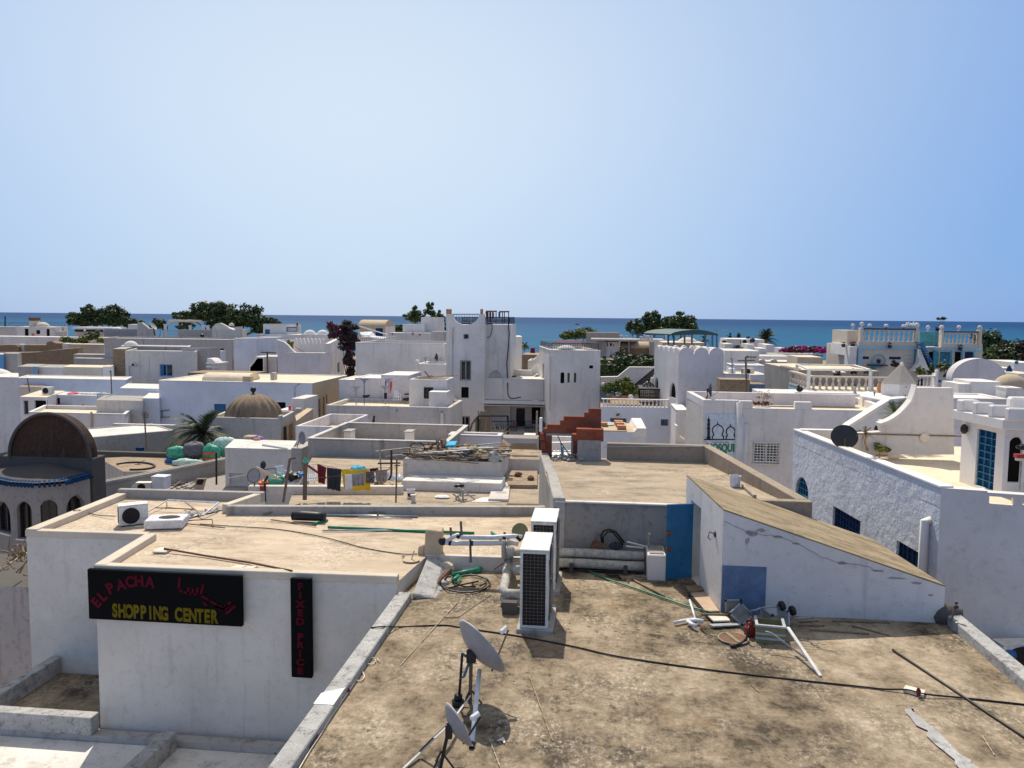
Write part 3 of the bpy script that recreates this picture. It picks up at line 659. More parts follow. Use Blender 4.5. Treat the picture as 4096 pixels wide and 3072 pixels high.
# ---- platform (upper roof) and stair shed
pb=thing('raised_roof_building','higher flat roof with bare concrete walls and parapets behind the blue door','building',(1.3,19.5,-9.5))
pp=[V3(p) for p in ((-.86,16.6),(1.87,16.62),(4.36,16.62),(3.1,22.05),(.2,22.05),(-1.55,22.05))]
m=MB()
for i in range(len(pp)): facade(m,pp[i],pp[(i+1)%len(pp)],-9.5,1.32)
m.build('wall','concrete',pb,fix=False); sheet(pp,1.32,.45,.01,'roof','platroof',pb,5)
m=MB(); m.prism([(.3,21.85),(3.12,21.85),(3.12,22.07),(.3,22.07)],1.30,1.78); m.build('parapet','browncrete',pb,bevel=.012)
m=MB(); m.hexa([(4.15,16.85,1.3),(4.4,16.85,1.3),(3.14,21.84,1.3),(2.9,21.84,1.3)],[(4.15,16.85,1.5),(4.4,16.85,1.5),(3.14,21.84,1.775),(2.9,21.84,1.775)]); m.build('parapet','browncrete',pb,bevel=.012)
m=MB(); m.prism([(3.35,16.61),(4.41,16.61),(4.41,16.84),(3.35,16.84)],.9,1.5); m.build('parapet','browncrete',pb,bevel=.012)
m=MB(); m.hexa([(-.88,16.58,-1.),(-.62,16.58,-1.),(-.98,19.7,-1.),(-1.22,19.7,-1.)],[(-.88,16.58,1.42),(-.62,16.58,1.42),(-.98,19.7,1.42),(-1.22,19.7,1.42)]); m.build('parapet','greyc',pb,bevel=.015)
m=MB(); m.hexa([(-1.24,19.72,-2.),(-1.0,19.72,-2.),(-1.32,22.0,-2.),(-1.56,22.0,-2.)],[(-1.24,19.72,1.36),(-1.0,19.72,1.36),(-1.32,22.0,1.44),(-1.56,22.0,1.44)]); m.build('parapet','greyc',pb,bevel=.015)
m=MB(); m.box(-.84,16.55,1.325,1.86,16.68,1.36); m.build('lip','whiteroof',pb,bevel=.01)
m=MB(); m.tube([gy(b5(362,594),21.83),gy(b5(1000,584),21.83),gy(b5(1600,588),21.83)],.012); m.build('conduit','pvcgrey',pb)
m=MB(); m.tube([gy(c7(1525,320),16.55),gy(c7(1495,690),16.55)],.02); m.build('drain_pipe','black',pb)
# shed
sh=thing('stair_shed','white stair shed with sloping brown roof, cracked plaster and an open doorway','building',(4,15.2,0))
sp=[V3(p) for p in ((2.25,14.16),(6.02,14.16),(5.58,16.5),(1.87,16.6))]
zr=lambda x:1.84-.319*(x-2.25)
m=MB(); P0,P1,P2,P3=sp
def q3(p,z): return (p.x,p.y,z)
m.poly(q3(P0,-.05),q3(P1,-.05),q3(P1,zr(P1.x)),q3(P0,zr(P0.x))); m.poly(q3(P1,-.05),q3(P2,-.05),q3(P2,zr(P2.x)),q3(P1,zr(P1.x)))
facade(m,P3,P0,-.05,1.6,[((P0-P3).length-2.08,(P0-P3).length-1.36,-.03,1.55)],.3)
m.poly(q3(P3,1.6),q3(P0,1.6),q3(P0,zr(P0.x)),q3(P3,zr(P3.x)))
m.build('wall','white2',sh,fix=False)
m=MB(); m.hexa([q3(P0,zr(P0.x)+.002),q3(P1,zr(P1.x)+.002),q3(P2,zr(P2.x)+.002),q3(P3,zr(P3.x)+.002)],[q3(P0,zr(P0.x)+.03),q3(P1,zr(P1.x)+.03),q3(P2,zr(P2.x)+.03),q3(P3,zr(P3.x)+.03)]); m.build('roof','shedroof',sh)
m=MB(); m.box(2.4,15.0,-.04,2.75,16.2,1.55); m.build('inner_wall','greyc',sh)
# crack and worn plaster under the roof edge
m=MB(); rr=random.Random(3); pts=[]
for i in range(34): 
    x=2.27+i*.08; pts.append((x,14.156,zr(x)-.17-.05*math.sin(i*.35)+rr.uniform(-.018,.018)))
m.tube(pts,.003,4); m.build('crack','darkg',sh)
m=MB()
for cx,cz,w_,h_ in ((2.75,.22,.14,.07),(2.9,.12,.1,.04),(2.68,.38,.05,.09),(3.2,.13,.12,.03),(3.5,.14,.1,.03),(4.3,.2,.12,.04),(4.9,.12,.14,.03),(5.2,.14,.2,.03),(5.55,.1,.12,.03),(5.8,.22,.06,.03)):
    z=zr(cx)-cz; n=9; m.poly(*[(cx+w_*math.cos(6.283*k/n)*rr.uniform(.5,1),14.1575,z+h_*math.sin(6.283*k/n)*rr.uniform(.5,1)) for k in range(n)])
m.build('worn_plaster','greyc',sh,fix=False)
m=MB(); m.box(2.262,14.150,-.03,3.02,14.158,.86); m.build('blue_patch','bluepaint',sh)
m=MB(); m.tube([(2.19,14.6,1.3),(2.08,14.58,1.34),(2.05,14.56,1.24),(2.1,14.55,1.2)],.011); m.blob((2.18,14.58,1.3),.03,.06,.06,8,6); m.build('hook','rusty',sh)
dr=thing('metal_door','blue sheet metal door with rusty hinges standing open beside the stair shed','door',(1.7,15.9,0.02))
m=MB(); A=V3((1.42,15.80,0)); B=V3((1.945,15.96,0)); m.beam((A.x,A.y,.79),(B.x,B.y,.79),.035,1.5); m.build('leaf','blue',dr,bevel=.006)
m=MB(); d_=(B-A).normalized(); nn=V3((d_.y,-d_.x,0))
for z0 in (.06,1.51): m.beam(A+nn*.022+V3((0,0,z0)),B+nn*.022+V3((0,0,z0)),.012,.05)
m.beam(A+nn*.022+d_*.05+V3((0,0,1.3)),A+nn*.022+d_*.3+V3((0,0,.7)),.008,.012); m.beam(A+nn*.022+d_*.48+V3((0,0,1.35)),A+nn*.022+d_*.3+V3((0,0,.3)),.008,.012)
m.build('frame','blue',dr)
for z0 in (.96,.64):
    m=MB(); c=A+nn*.03+d_*.04+V3((0,0,z0)); m.blob(c,.06,.03,.05,9,6,.25); m.build('hinge','rusty',dr)
# ---- brick wall with doorway
bw=thing('brick_wall','unfinished stepped red brick wall with an open doorway on the raised roof','wall',(-.6,22.3,1.3))
YB=22.12
def st(pts):
    return [gy(b4(*p),YB) for p in pts]
m=MB()
def rect(mb,x0,x1,y0,y1,Y,th):
    a=gy(b4(x0,y0),Y); b=gy(b4(x1,y1),Y); za=gy(b4(1700,y0),Y).z; zb=gy(b4(1700,y1),Y).z; mb.box(a.x,Y,zb,b.x,Y+th,za)
lev=[(1335,370),(1385,318),(1550,262),(1595,210),(1855,155),(1910,105)]; ys=[430,370,318,262,210,155,105]
xr=2068
rect(m,1335,xr,370,432,YB,.2)
for i,(x,y) in enumerate(((1385,318),(1550,262),(1595,210),(1855,155),(1910,105))): rect(m,x,xr,y,ys[i+1],YB,.2)
rect(m,1300,1440,432,650,YB,.2); rect(m,1316,1440,650,860,YB,.2); rect(m,1692,1790,432,860,YB,.2); rect(m,1290,1345,440,520,YB-.06,.06); rect(m,1315,1365,540,640,YB-.06,.06)
m.build('brickwork','redbrick',bw)
m=MB(); rect(m,1375,1705,428,458,YB-.012,.22); rect(m,1690,1712,458,800,YB-.012,.22); m.build('lintel','concrete',bw)
m=MB(); rect(m,1700,2098,435,515,21.55,.3); rect(m,1755,2098,365,436,21.55,.3); m.build('low_brickwork','redbrick',bw)
m=MB(); rect(m,1770,2065,505,850,21.52,.34); m.build('plastered_pier','concrete',bw,bevel=.02)
rub=MB(); 
for i in range(70):
    x=R.uniform(-1.15,-.35); y=R.uniform(21.4,22.2); s=R.uniform(.02,.07); rub.blob((x,y,1.33+s*.4+.08*R.random()*(y-21.2)),s,s*.8,s*.6,6,4,.2)
o=rub.build('rubble','greyc'); tag(o,'heap of mortar rubble in the brick doorway','rubble'); o['kind']='stuff'
# ---- platform clutter
def bucket(name,label,p,r,h,mat,z,band=None):
    c=gz(p,z); t=thing(name,label,'bucket',c)
    m=MB(); m.lathe(c,[(0,.0),(r*.86,0),(r,h),(r*.93,h),(r*.8,.03),(0,.03)],18); m.build('pail',mat,t,smooth=False)
    m=MB(); m.lathe(c+V3((0,0,h*.92)),[(r*.99,0),(r*1.06,0),(r*1.06,h*.09),(r*.99,h*.09)],18); m.build('rim',mat,t)
    if band: m=MB(); m.lathe(c,[(r*.9,h*.2),(r*.955,h*.6)],18,-2.4,.2); m.build('label_band',band,t)
    return t
bucket('paint_bucket','white plaster smeared bucket on the raised roof near the parapet',(2940,1945),.13,.25,'cover',1.33)
m=MB(); m.beam(gz((2972,1942),1.36),gz((3020,1985),1.36),.07,.06); tag(m.build('timber_batten','drywood',bevel=.006),'pale timber batten lying along the raised roof parapet','plank')
# ================================================================== FOREGROUND CLUTTER
def rod(name,label,cat,pts,z,r,mat,n=7,group=None,sub=1):
    q=[gz(p,(z[i] if isinstance(z,(list,tuple)) else z)) for i,p in enumerate(pts)]
    if sub>1:
        o=[]
        for i in range(len(q)-1):
            a,b=q[i],q[i+1]; p0=q[i-1] if i else a; p3=q[i+2] if i+2<len(q) else b
            for k in range(sub):
                t=k/sub; o.append(.5*((2*a)+(b-p0)*t+(2*p0-5*a+4*b-p3)*t*t+(3*a-p0-3*b+p3)*t**3))
        q=o+[q[-1]]
    m=MB(); m.tube(q,r,n); return tag(m.build(name,mat,smooth=n>6),label,cat,group)
def ring(mb,c,r,tr,axis=(0,0,1),n=28,m_=6):
    rot=V3(axis).to_track_quat('Z','Y'); o=len(mb.v)
    for i in range(n):
        a=2*math.pi*i/n
        for k in range(m_):
            b=2*math.pi*k/m_; mb.v.append(tuple(V3(c)+rot@V3(((r+tr*math.cos(b))*math.cos(a),(r+tr*math.cos(b))*math.sin(a),tr*math.sin(b)))))
    for i in range(n):
        for k in range(m_): mb.f.append((o+i*m_+k,o+((i+1)%n)*m_+k,o+((i+1)%n)*m_+(k+1)%m_,o+i*m_+(k+1)%m_))
    return mb
# ---- tall condensers
def condenser(label,x0,x1,y0,y1,z0,z1,plinth=None):
    t=thing('air_conditioner',label,'air conditioner',((x0+x1)/2,(y0+y1)/2,z0 if not plinth else 0),'tall outdoor air conditioners')
    m=MB(); e=.045
    m.box(x0,y0+.03,z0,x1,y1,z1-.03); 
    m.box(x0,y0,z0,x0+e,y0+.03,z1-.03); m.box(x1-e,y0,z0,x1,y0+.03,z1-.03); m.box(x0+e,y0,z0,x1-e,y0+.03,z0+e); m.box(x0+e,y0,z1-.03-e,x1-e,y0+.03,z1-.03)
    m.build('casing','acm',t,bevel=.006)
    m=MB(); m.box(x0-.012,y0-.012,z1-.029,x1+.012,y1+.012,z1); m.build('lid','acm',t,bevel=.008)
    m=MB(); m.box(x0+e,y0+.018,z0+e,x1-e,y0+.029,z1-.03-e); m.build('coil','coil',t)
    m=MB(); nx=6; nz=int((z1-z0)/.062)
    for i in range(nx+1): x=x0+e+(x1-x0-2*e)*i/nx; m.box(x-.0018,y0+.002,z0+e,x+.0018,y0+.009,z1-.03-e)
    for i in range(nz+1): z=z0+e+(z1-.03-z0-2*e)*i/nz; m.box(x0+e,y0+.0095,z-.0018,x1-e,y0+.016,z+.0018)
    m.build('grille','acgrille',t)
    for k in (0,1):
        zc=z0+(z1-z0)*(.27+.46*k); c=V3((x1+.004,(y0+y1)/2+.05,zc)); m=MB(); m.lathe(c,[(.29,0),(.27,.02),(0,.02)],24,axis=(1,0,0)); o=m.build('fan','coil',t)
        m=MB(); 
        for q in range(6): ring(m,c+V3((.026,0,0)),.05*(q+1),.004,(1,0,0),20,4)
        m.build('fan_guard','acgrille',o)
    m=MB(); m.tube([(x1+.01,y0+.12,z0+.1),(x1+.03,y0+.1,z0+.5),(x1+.012,y0+.11,z1-.2)],.012); m.build('cable','rustpole',t)
    if plinth: m=MB(); m.box(x0-.05,y0-.07,-.012,x1+.09,y1+.08,z0); m.build('plinth','greyc',t,bevel=.01)
    return t
condenser('tall white condenser with a flaking lid standing nearest in the middle of the brown roof',-1.205,-.74,12.82,13.9,.07,1.40,True)
condenser('tall white condenser with a clean lid half hidden behind the flaking one',-1.19,-.72,14.75,15.8,.07,1.38,True)
def small_ac(label,c,rot,w_=.8,d_=.3,h_=.56,name='air_conditioner',group=None,lid=True):
    t=thing(name,label,'air conditioner',c,group); i0=0
    T=Matrix.Translation(c)@Matrix.Rotation(rot,4,'Z')
    def bld(mb,nm,mat,par=t,**k): return mb.xf(T).build(nm,mat,par,**k)
    m=MB(); m.box(-w_/2,-d_/2,.03,w_/2,d_/2,h_); bld(m,'casing','acm',bevel=.012)
    m=MB(); m.box(-w_/2-.006,-d_/2-.006,h_+.001,w_/2+.006,d_/2+.006,h_+.02); bld(m,'lid','acm',bevel=.006)
    r=min(h_*.42,w_*.3); cf=V3((-w_*.1,-d_/2-.003,h_*.52)); m=MB(); m.lathe(cf,[(r,0),(r*.95,.012),(0,.012)],22,axis=(0,-1,0)); f=bld(m,'fan','coil')
    m=MB(); 
    for q in range(5): ring(m,cf+V3((0,-.018,0)),r*(q+1)/5,.004,(0,-1,0),20,4)
    bld(m,'fan_guard','iron',f)
    m=MB()
    for q in range(6): z=h_*(.15+.13*q); m.box(-w_/2-.008,-d_/2+.04,z,-w_/2+.001,d_/2-.04,z+h_*.07)
    bld(m,'vents','coil')
    m=MB(); 
    for sx in (-.35,.35): m.box(sx*w_-.03,-d_/2+.02,0,sx*w_+.03,d_/2-.02,.03)
    bld(m,'feet','iron'); return t
small_ac('small white air conditioner with a round black fan standing alone on the tan roof',gz(c1(1290,500),.28)+V3((-.02,.12,0)),math.radians(38),.62,.3,.48)
# ---- wrapped AC shell lying on the roof and bent frame
c=gz(c1(1640,500),.3); t=thing('appliance_shell','pale appliance casing with a round hole wrapped in torn plastic on the tan roof','appliance',c)
T=Matrix.Translation(c)@Matrix.Rotation(.25,4,'Z')
m=MB(); m.box(-.42,-.3,0,.42,.32,.2); m.xf(T).build('casing','cover',t,bevel=.02)
m=MB(); m.lathe((0.05,.02,.2),[(.2,.004),(.19,.008),(0,.008)],20); m.xf(T@Matrix.Diagonal((1.2,.8,1,1))).build('fan_hole','coil',t)
m=MB(); m.box(-.4,-.305,.02,.4,-.3,.19); m.xf(T).build('front_panel','wmetal',t)
def crumple(name,label,pts,z,wd,hh,mat,cat,seed=1):
    rr=random.Random(seed); m=MB(); q=[gz(p,z) for p in pts]; L=[]
    for i in range(len(q)-1):
        for k in range(9):
            L.append(q[i].lerp(q[i+1],k/9))
    n=9; o=0
    for p in L:
        w_=wd*rr.uniform(.6,1.2)
        for k in range(n):
            m.v.append((p.x+rr.uniform(-.03,.03),p.y+(k/(n-1)-.5)*w_,z+.01+abs(rr.gauss(0,hh))*(1-abs(k/(n-1)-.5)*1.6)))
    for i in range(len(L)-1):
        for k in range(n-1): m.f.append((i*n+k,(i+1)*n+k,(i+1)*n+k+1,i*n+k+1))
    return tag(m.build(name,mat,fix=False),label,cat)
crumple('plastic_sheet','crumpled torn white plastic sheet tangled in the bent frame on the tan roof',[c1(1730,435),c1(1900,405),c1(2050,370),c1(2212,330),b2(1110,1380)],.3,.34,.05,'cover','sheet',4)
t=thing('tube_rack','collapsed frame of thin metal tubes lying on the tan roof','frame',gz(c1(1800,400),.3))
def fpart(pts,z,r,mat,nm='tube'):
    m=MB(); m.tube([gz(p,z_) for p,z_ in zip(pts,z)],r); m.build(nm,mat,t)
fpart([c1(1385,400),c1(1650,247)],(.34,.42),.016,'greymet'); fpart([c1(1650,245),c1(2150,272)],(.44,.5),.028,'cover'); fpart([c1(2150,272),c1(1990,400)],(.5,.36),.024,'cover')
fpart([c1(1820,265),c1(2000,400)],(.46,.36),.02,'drywood'); fpart([c1(1520,322),c1(1900,335)],(.36,.38),.014,'rusty'); fpart([c1(1380,420),c1(1500,430)],(.33,.33),.014,'rusty')
fpart([c1(1130,535),c1(1500,490),c1(1900,410)],(.31,.34,.36),.013,'greymet'); fpart([c1(1800,475),c1(2212,520)],(.32,.32),.013,'rusty'); fpart([c1(1800,450),c1(2085,435),c1(2095,505)],(.34,.4,.31),.013,'rusty')
fpart([c1(1640,310),c1(1640,270)],(.3,.43),.014,'greymet'); fpart([c1(1750,400),c1(1920,330)],(.34,.36),.012,'greymet')
# ---- pipes lying on the tan roof
zr_=.31
rod('metal_pipe','long grey metal pipe lying along the rear kerb of the tan roof','pipe',[b3(90,1388),b3(1660,1384)],zr_,.022,'steel')
rod('metal_pipe','short thick grey pipe beside the black roll','pipe',[b2(1690,1415),b3(585,1420)],zr_+.01,.035,'steel')
rod('metal_pipe','grey metal pipe stretching right from the end of the black roll','pipe',[b3(335,1458),b3(1490,1474)],zr_,.03,'steel')
rod('metal_pipe','thin grey pipe just in front of the pipe beside the black roll','pipe',[b3(740,1478),b3(1420,1496)],zr_,.016,'steel')
rod('plastic_pipe','long dark green plastic pipe lying across the tan roof','pipe',[(1312,2109),c7(730,572)],zr_+.01,.034,'pvcg')
rod('plastic_pipe','pale green pipe lying under the long dark green one','pipe',[(1290,2122),c7(380,545)],zr_,.02,'pvcgrey')
rod('plastic_pipe','short green pipe poking out beneath the black roll','pipe',[b2(2050,1570),b3(348,1520)],zr_,.03,'pvcg')
rod('plastic_pipe','thin green pipe end beside the wrapped white pipes','pipe',[c7(900,563),c7(1010,640)],zr_,.03,'pvcg')
rod('wooden_stick','thin dark stick slanting over the rear kerb behind the black roll','stick',[b2(1425,1450),b2(1905,1312)],(.31,.52),.018,'wood')
rod('wooden_stick','thin brown stick below the black roll','stick',[b2(1530,1512),b2(2100,1590)],.315,.016,'wood')
rod('wooden_stick','short brown stick crossing the scrap bars on the tan roof','stick',[b3(975,1450),b3(1070,1380)],.36,.016,'rustpole')
t=thing('black_roll','thick roll of black sheeting lying on the tan roof','roll',gz(b3(0,1480),.3))
a=gz(b2(1800,1465),.42); b=gz(b3(320,1475),.42); m=MB(); m.tube([a,a.lerp(b,.3)+V3((0,0,.01)),a.lerp(b,.7),b],[.105,.115,.11,.1],14); m.build('roll','black',t,smooth=True)
m=MB(); 
for f in (.02,.98): p=a.lerp(b,f); ring(m,p,.09,.02,(b-a),18,5)
m.build('edge_fold','charcoal',t)
for i in range(7):
    rr=random.Random(40+i); x0=b3(600+rr.randint(-30,350),1392+rr.randint(0,22)); x1=b3(1050+rr.randint(0,360),1390+rr.randint(0,38))
    rod('scrap_bar','thin dark scrap bar in the heap along the rear kerb','scrap',[x0,x1],.315+.008*i,.014,'rusty' if i%2 else 'wood',5,'scrap bars along the rear kerb')
m=MB()
for a_,b_,z_ in ((c7(765,352),c7(1055,350),.31),(c7(830,338),c7(1000,345),.36)): m.beam(gz(a_,z_),gz(b_,z_),.16,.015)
tag(m.build('slat_board','greymet'),'flat dark slats lying by the rear kerb left of the clean white condenser','board')
rod('metal_rod','long dark rod running from the small tile towards the sign edge','rod',[c1(1615,722),c1(2000,790),(1000,2250),(1168,2284)],[.36,.32,.32,.42],.022,'rusty')
def slab(name,label,pts,z,th,mat,cat='tile',bev=.004):
    q=[gz(p,z) for p in pts]; m=MB(); m.hexa(q,[p+V3((0,0,th)) for p in q]); return tag(m.build(name,mat,bevel=bev),label,cat)
slab('floor_tile','square cream tile lying under the end of the dark rod',[c1(1498,768),c1(1630,772),c1(1690,735),c1(1580,722)],.30,.035,'tilec')
slab('floor_tile','pale flat tile near the sign edge of the tan roof',[(893,2283),(935,2286),(990,2268),(950,2265)],.30,.03,'tilec')
slab('floor_tile','second pale tile just right of the one by the sign edge',[(940,2286),(985,2289),(1030,2270),(995,2269)],.30,.03,'tilec')
rod('black_cable','thin black cable running across the tan roof to the concrete block','cable',[(800,2096),(930,2105),(1120,2118),(1300,2150),(1450,2190),(1600,2215),c7(170,775)],.30,.011,'black',6,sub=4)
rod('black_cable','thin cable from the left kerb to the small white air conditioner','cable',[c1(720,350),c1(780,345),c1(850,365),c1(960,395),c1(1135,405)],[.44,.45,.32,.31,.36],.011,'iron',6,sub=4)
# ---- concrete block and white wrapped pipes
p=gz(c7(300,890),.1); t=thing('concrete_block','weathered concrete pedestal block with a stepped side beside the wrapped pipes','block',(p.x,p.y+.2,.0))
m=MB(); A=gz(c7(230,900),.05); B=gz(c7(385,925),.02)
m.hexa([(A.x,A.y,-.02),(B.x,B.y,-.02),(B.x,B.y+.42,-.02),(A.x,A.y+.42,-.02)],[(A.x+.03,A.y+.04,.82),(B.x+.04,B.y+.05,.80),(B.x+.02,B.y+.40,.80),(A.x+.02,A.y+.4,.82)]); m.build('pedestal','tan',t,bevel=.02)
m=MB(); m.hexa([(A.x-.16,A.y+.03,-.02),(A.x+.01,A.y+.03,-.02),(A.x+.01,A.y+.38,-.02),(A.x-.16,A.y+.38,-.02)],[(A.x-.12,A.y+.05,.45),(A.x+.01,A.y+.05,.5),(A.x+.01,A.y+.36,.5),(A.x-.12,A.y+.36,.45)]); m.build('step','tan',t,bevel=.02)
YP=15.3
t=thing('wrapped_pipes','pair of white wrapped pipes with black tape held on thin brackets','pipe',(-2,YP,.2))
for nm,pts in (('pipe',[c7(435,665),c7(520,610),c7(570,590),c7(600,612),c7(900,615),c7(1120,600),c7(1200,612)]),('pipe',[c7(415,660),c7(480,668),c7(520,672),c7(900,672),c7(1100,665),c7(1165,680)])):
    m=MB(); m.tube([gy(q,YP) for q in pts],.046,9); m.build(nm,'foil',t,smooth=True)
m=MB()
for a_,b_ in ((c7(560,592),c7(590,610)),(c7(1012,612),c7(1040,612)),(c7(480,665),c7(505,672)),(c7(690,672),c7(720,672)),(c7(1150,600),c7(1195,640))): m.tube([gy(a_,YP),gy(b_,YP)],.052,9)
m.build('tape','black',t,smooth=True)
m=MB(); m.blob(gy(c7(418,652),YP),.09,.07,.085,8,6); m.build('coupling','black',t,smooth=True)
for (x,y0,y1) in ((497,515,625),(598,455,590),(688,585,860),(1028,562,850),(1063,628,740)):
    m=MB(); a_=gy(c7(x,y0),YP+.06); b_=gy(c7(x+8,y1),YP+.06); m.beam(a_,b_,.045,.02); m.build('bracket','rustpole',t)
t=thing('insulated_pipes','thick grey insulated pipes bending into the side of the nearest white condenser','pipe',(-1.6,13.8,0))
for pts,z,r in (([c7(1085,735),c7(1075,800),c7(1055,930),c7(1030,1080),c7(1012,1125),c7(1050,1165),c7(1190,1172)],[.75,.3,.25,.25,.25,.25,.27],.085),([c7(1015,1205),c7(1060,1225),c7(1190,1245)],[.1,.1,.12],.08),([c7(1105,760),c7(1200,760)],[.5,.5],.08),([c7(1105,935),c7(1190,935)],[.3,.3],.09),([c7(1100,830),c7(1190,832)],[.35,.35],.04)):
    m=MB(); q=[gz(p,zz) for p,zz in zip(pts,z)]; m.tube(q,r,10); m.build('pipe','insul',t,smooth=True)
for (x0,y0,x1,y1) in ((1018,640,1020,820),(1065,640,1078,760)):
    m=MB(); m.tube([gy(c7(x0,y0),15.2),gy(c7(x1,y1),15.2)],.045,8); m.build('riser','insul',t,smooth=True)
m=MB(); a_=gz(c7(1060,1370),0); m.box(a_.x-.1,a_.y-.03,-.01,a_.x+.16,a_.y+.12,.22); m.build('support','darkg',t)
m=MB(); m.tube([gz(c7(1170,1190),.25),gz(c7(1110,1240),.1),gz(c7(1040,1300),.02),gz(c7(1000,1290),.06)],.012); m.build('wire','black',t)
c=gz(c7(1185,560),.35); m=MB(); m.lathe(gy(c7(1180,555),15.95),[(0,0),(.17,.0),(.17,.03),(0,.03)],20,axis=(-.2,-1,.5)); tag(m.build('round_lid','oldgreen'),'round olive lid leaning beside the clean white condenser','lid')  # olive disc is a lid leaning on its edge
# ---- hoses and pipes on the near roof
def circ(cx,cy,rx,ry,n=40,a0=0,a1=6.283): return [(cx+rx*math.cos(a0+(a1-a0)*i/n),cy+ry*math.sin(a0+(a1-a0)*i/n)) for i in range(n+1)]
t=thing('coiled_hose','loosely coiled dark hose lying on the brown roof left of the condenser','hose',gz(c7(640,1065),0))
m=MB(); m.tube([gz(c7(*p),.03+.01*math.sin(i)) for i,p in enumerate(circ(640,1065,245,88))],.016,6); m.build('coil','iron',t)
m=MB(); m.tube([gz(c7(*p),.05) for p in circ(690,1042,155,58,40,1.2,7.2)],.016,6); m.build('coil','iron',t)
m=MB(); m.tube([gz(c7(*p),z) for p,z in (((400,1035),.03),((450,1010),.03),((520,985),.04),((600,960),.05))],.016,6); m.build('hose_end','iron',t)
rod('plastic_pipe','dark green pipe piece lying on top of the coiled hose','pipe',[c7(520,980),c7(800,922)],.07,.045,'pvcg',10)
rod('plastic_pipe','grey pipe lying behind the green piece near the coiled hose','pipe',[c7(600,928),c7(1025,903)],.05,.04,'pvcgrey',10)
rod('plastic_pipe','short green offcut inside the coiled hose, left of its twin','pipe',[c7(522,1038),c7(572,995)],.06,.04,'pvcg',10)
rod('plastic_pipe','thin green offcut inside the coiled hose, right of its twin','pipe',[c7(557,1062),c7(600,1008)],.06,.022,'pvcg',10)
rod('plastic_pipe','small green stub behind the green piece by the coiled hose','pipe',[c7(720,950),c7(800,938)],.05,.035,'pvcg',10)
rod('black_stick','black stick lying inside the coiled hose','stick',[c7(480,1112),c7(600,1080),c7(770,1045)],.05,.016,'black')
t=thing('angle_iron','rusty steel angle bars leaning left of the coiled hose','scrap',gz(c7(400,1020),0))
for a_,b_ in ((c7(325,1108),c7(480,935)),(c7(335,1090),c7(465,930)),(c7(440,1030),c7(505,925))): m=MB(); m.beam(gz(a_,.03),gz(b_,.22),.05,.03); m.build('bar','rusty',t)
m=MB(); m.blob(gz(c7(460,915),.1),.15,.12,.14,9,6,.12); tag(m.build('stone_lump','cream',bevel=.01),'pale lump of masonry at the foot of the step by the concrete block','rubble')
for q,s in ((c7(295,995),.055),(c7(35,808),.04),(c7(845,940),.05),(c7(1770,945),.03)):
    m=MB(); m.blob(gz(q,.3 if q[1]<2240 else 0)+V3((0,0,s*.6)),s,s*.9,s*.8,7,5,.2); tag(m.build('pebble','cream'),'small loose lump of masonry lying on the roof','rubble','loose lumps of masonry')
m=MB(); c=gz(c7(110,840),.3); m.lathe(c,[(0,0),(.17,0),(.17,.02),(0,.025)],20); m.tube([c,c+V3((.06,.02,.2))],.012); tag(m.build('floor_cap','tan'),'round rusty floor cap with a pin beside the concrete block','cap')
rod('metal_rod','thin rusty rod leaning on the step behind the coiled hose','rod',[c7(930,925),c7(1020,865)],(.1,.3),.012,'rusty')
# ducts behind the condenser
t=thing('duct_pair','pair of long grey insulated ducts lying along the concrete wall','duct',(.4,16.1,0))
for dy,z in ((0,.33),(-.16,.16)): 
    m=MB(); m.tube([(-.72,16.3+dy,z),(-.2,16.3+dy,z+.01),(.5,16.29+dy,z),(1.02,16.28+dy,z+.005)],.095,12); m.build('duct','insul',t,smooth=True)
    for x in (-.4,.2,.8): m=MB(); ring(m,(x,16.3+dy,z+.004),.096,.008,(1,0,0),16,4); m.build('clamp','steel',t)
m=MB(); m.box(-.5,16.0,-.01,-.42,16.42,.2); m.box(.6,16.0,-.01,.68,16.42,.2); m.build('support','darkg',t)
t=thing('masonry_box','small white plastered masonry box at the end of the ducts','box',(1.25,16,0))
m=MB(); m.box(1.06,15.75,-.01,1.42,16.45,.52); m.build('box','white2',t,bevel=.02)
m=MB(); m.box(1.1,15.82,.5,1.38,16.4,.54); m.build('filling','concrete',t)
t=thing('hose_loop','black hose loop leaning against the concrete wall above the ducts','hose',(.5,16.4,.43))
m=MB(); m.tube([gy(c7(*p),16.45) for p in ((1990,660),(1975,600),(2000,550),(2060,535),(2120,560),(2170,620),(2205,670))],.022,8); m.build('hose','black',t,smooth=True)
m=MB(); m.tube([gy(c7(*p),16.42) for p in ((2000,690),(1995,610),(2040,560),(2090,560),(2150,630),(2190,690))],.018,8); m.build('hose','black',t,smooth=True)
t=thing('scrap_heap','dark scrap sheets and a white tubular leg heaped behind the ducts','scrap',(.6,16.4,.43))
m=MB(); q=[gy(c7(*p),16.35) for p in ((1860,715),(1910,640),(2030,685),(1990,720))]; m.ext(q,(0,.05,.0)); m.build('sheet','rusty',t)
m=MB(); q=[gy(c8(*p),16.3) for p in ((20,655),(215,705))]; m.tube(q,.018); m.build('leg','wmetal',t)
m=MB(); q=[gy(c8(*p),16.3) for p in ((10,700),(180,715))]; m.tube(q,.018); m.build('leg','wmetal',t)
m=MB(); m.blob(gy(c7(2120,700),16.35),.16,.06,.08,9,6,.2); m.build('bag','charcoal',t)
m=MB(); m.tube([gy(c8(235,740),16.2),gy(c8(232,600),16.2)],.022); m.blob(gy(c8(240,585),16.2),.035,.03,.035,8,6); m.build('pipe_stub','drywood',t)
rod('garden_hose','bright green hose stretched across the roof towards the broken shelves','hose',[c7(1850,935),c7(2000,1010),c7(2212,1080),c8(300,1180),c8(600,1285),c8(900,1360)],[.03]*6,.017,'pvcg',7,sub=4)
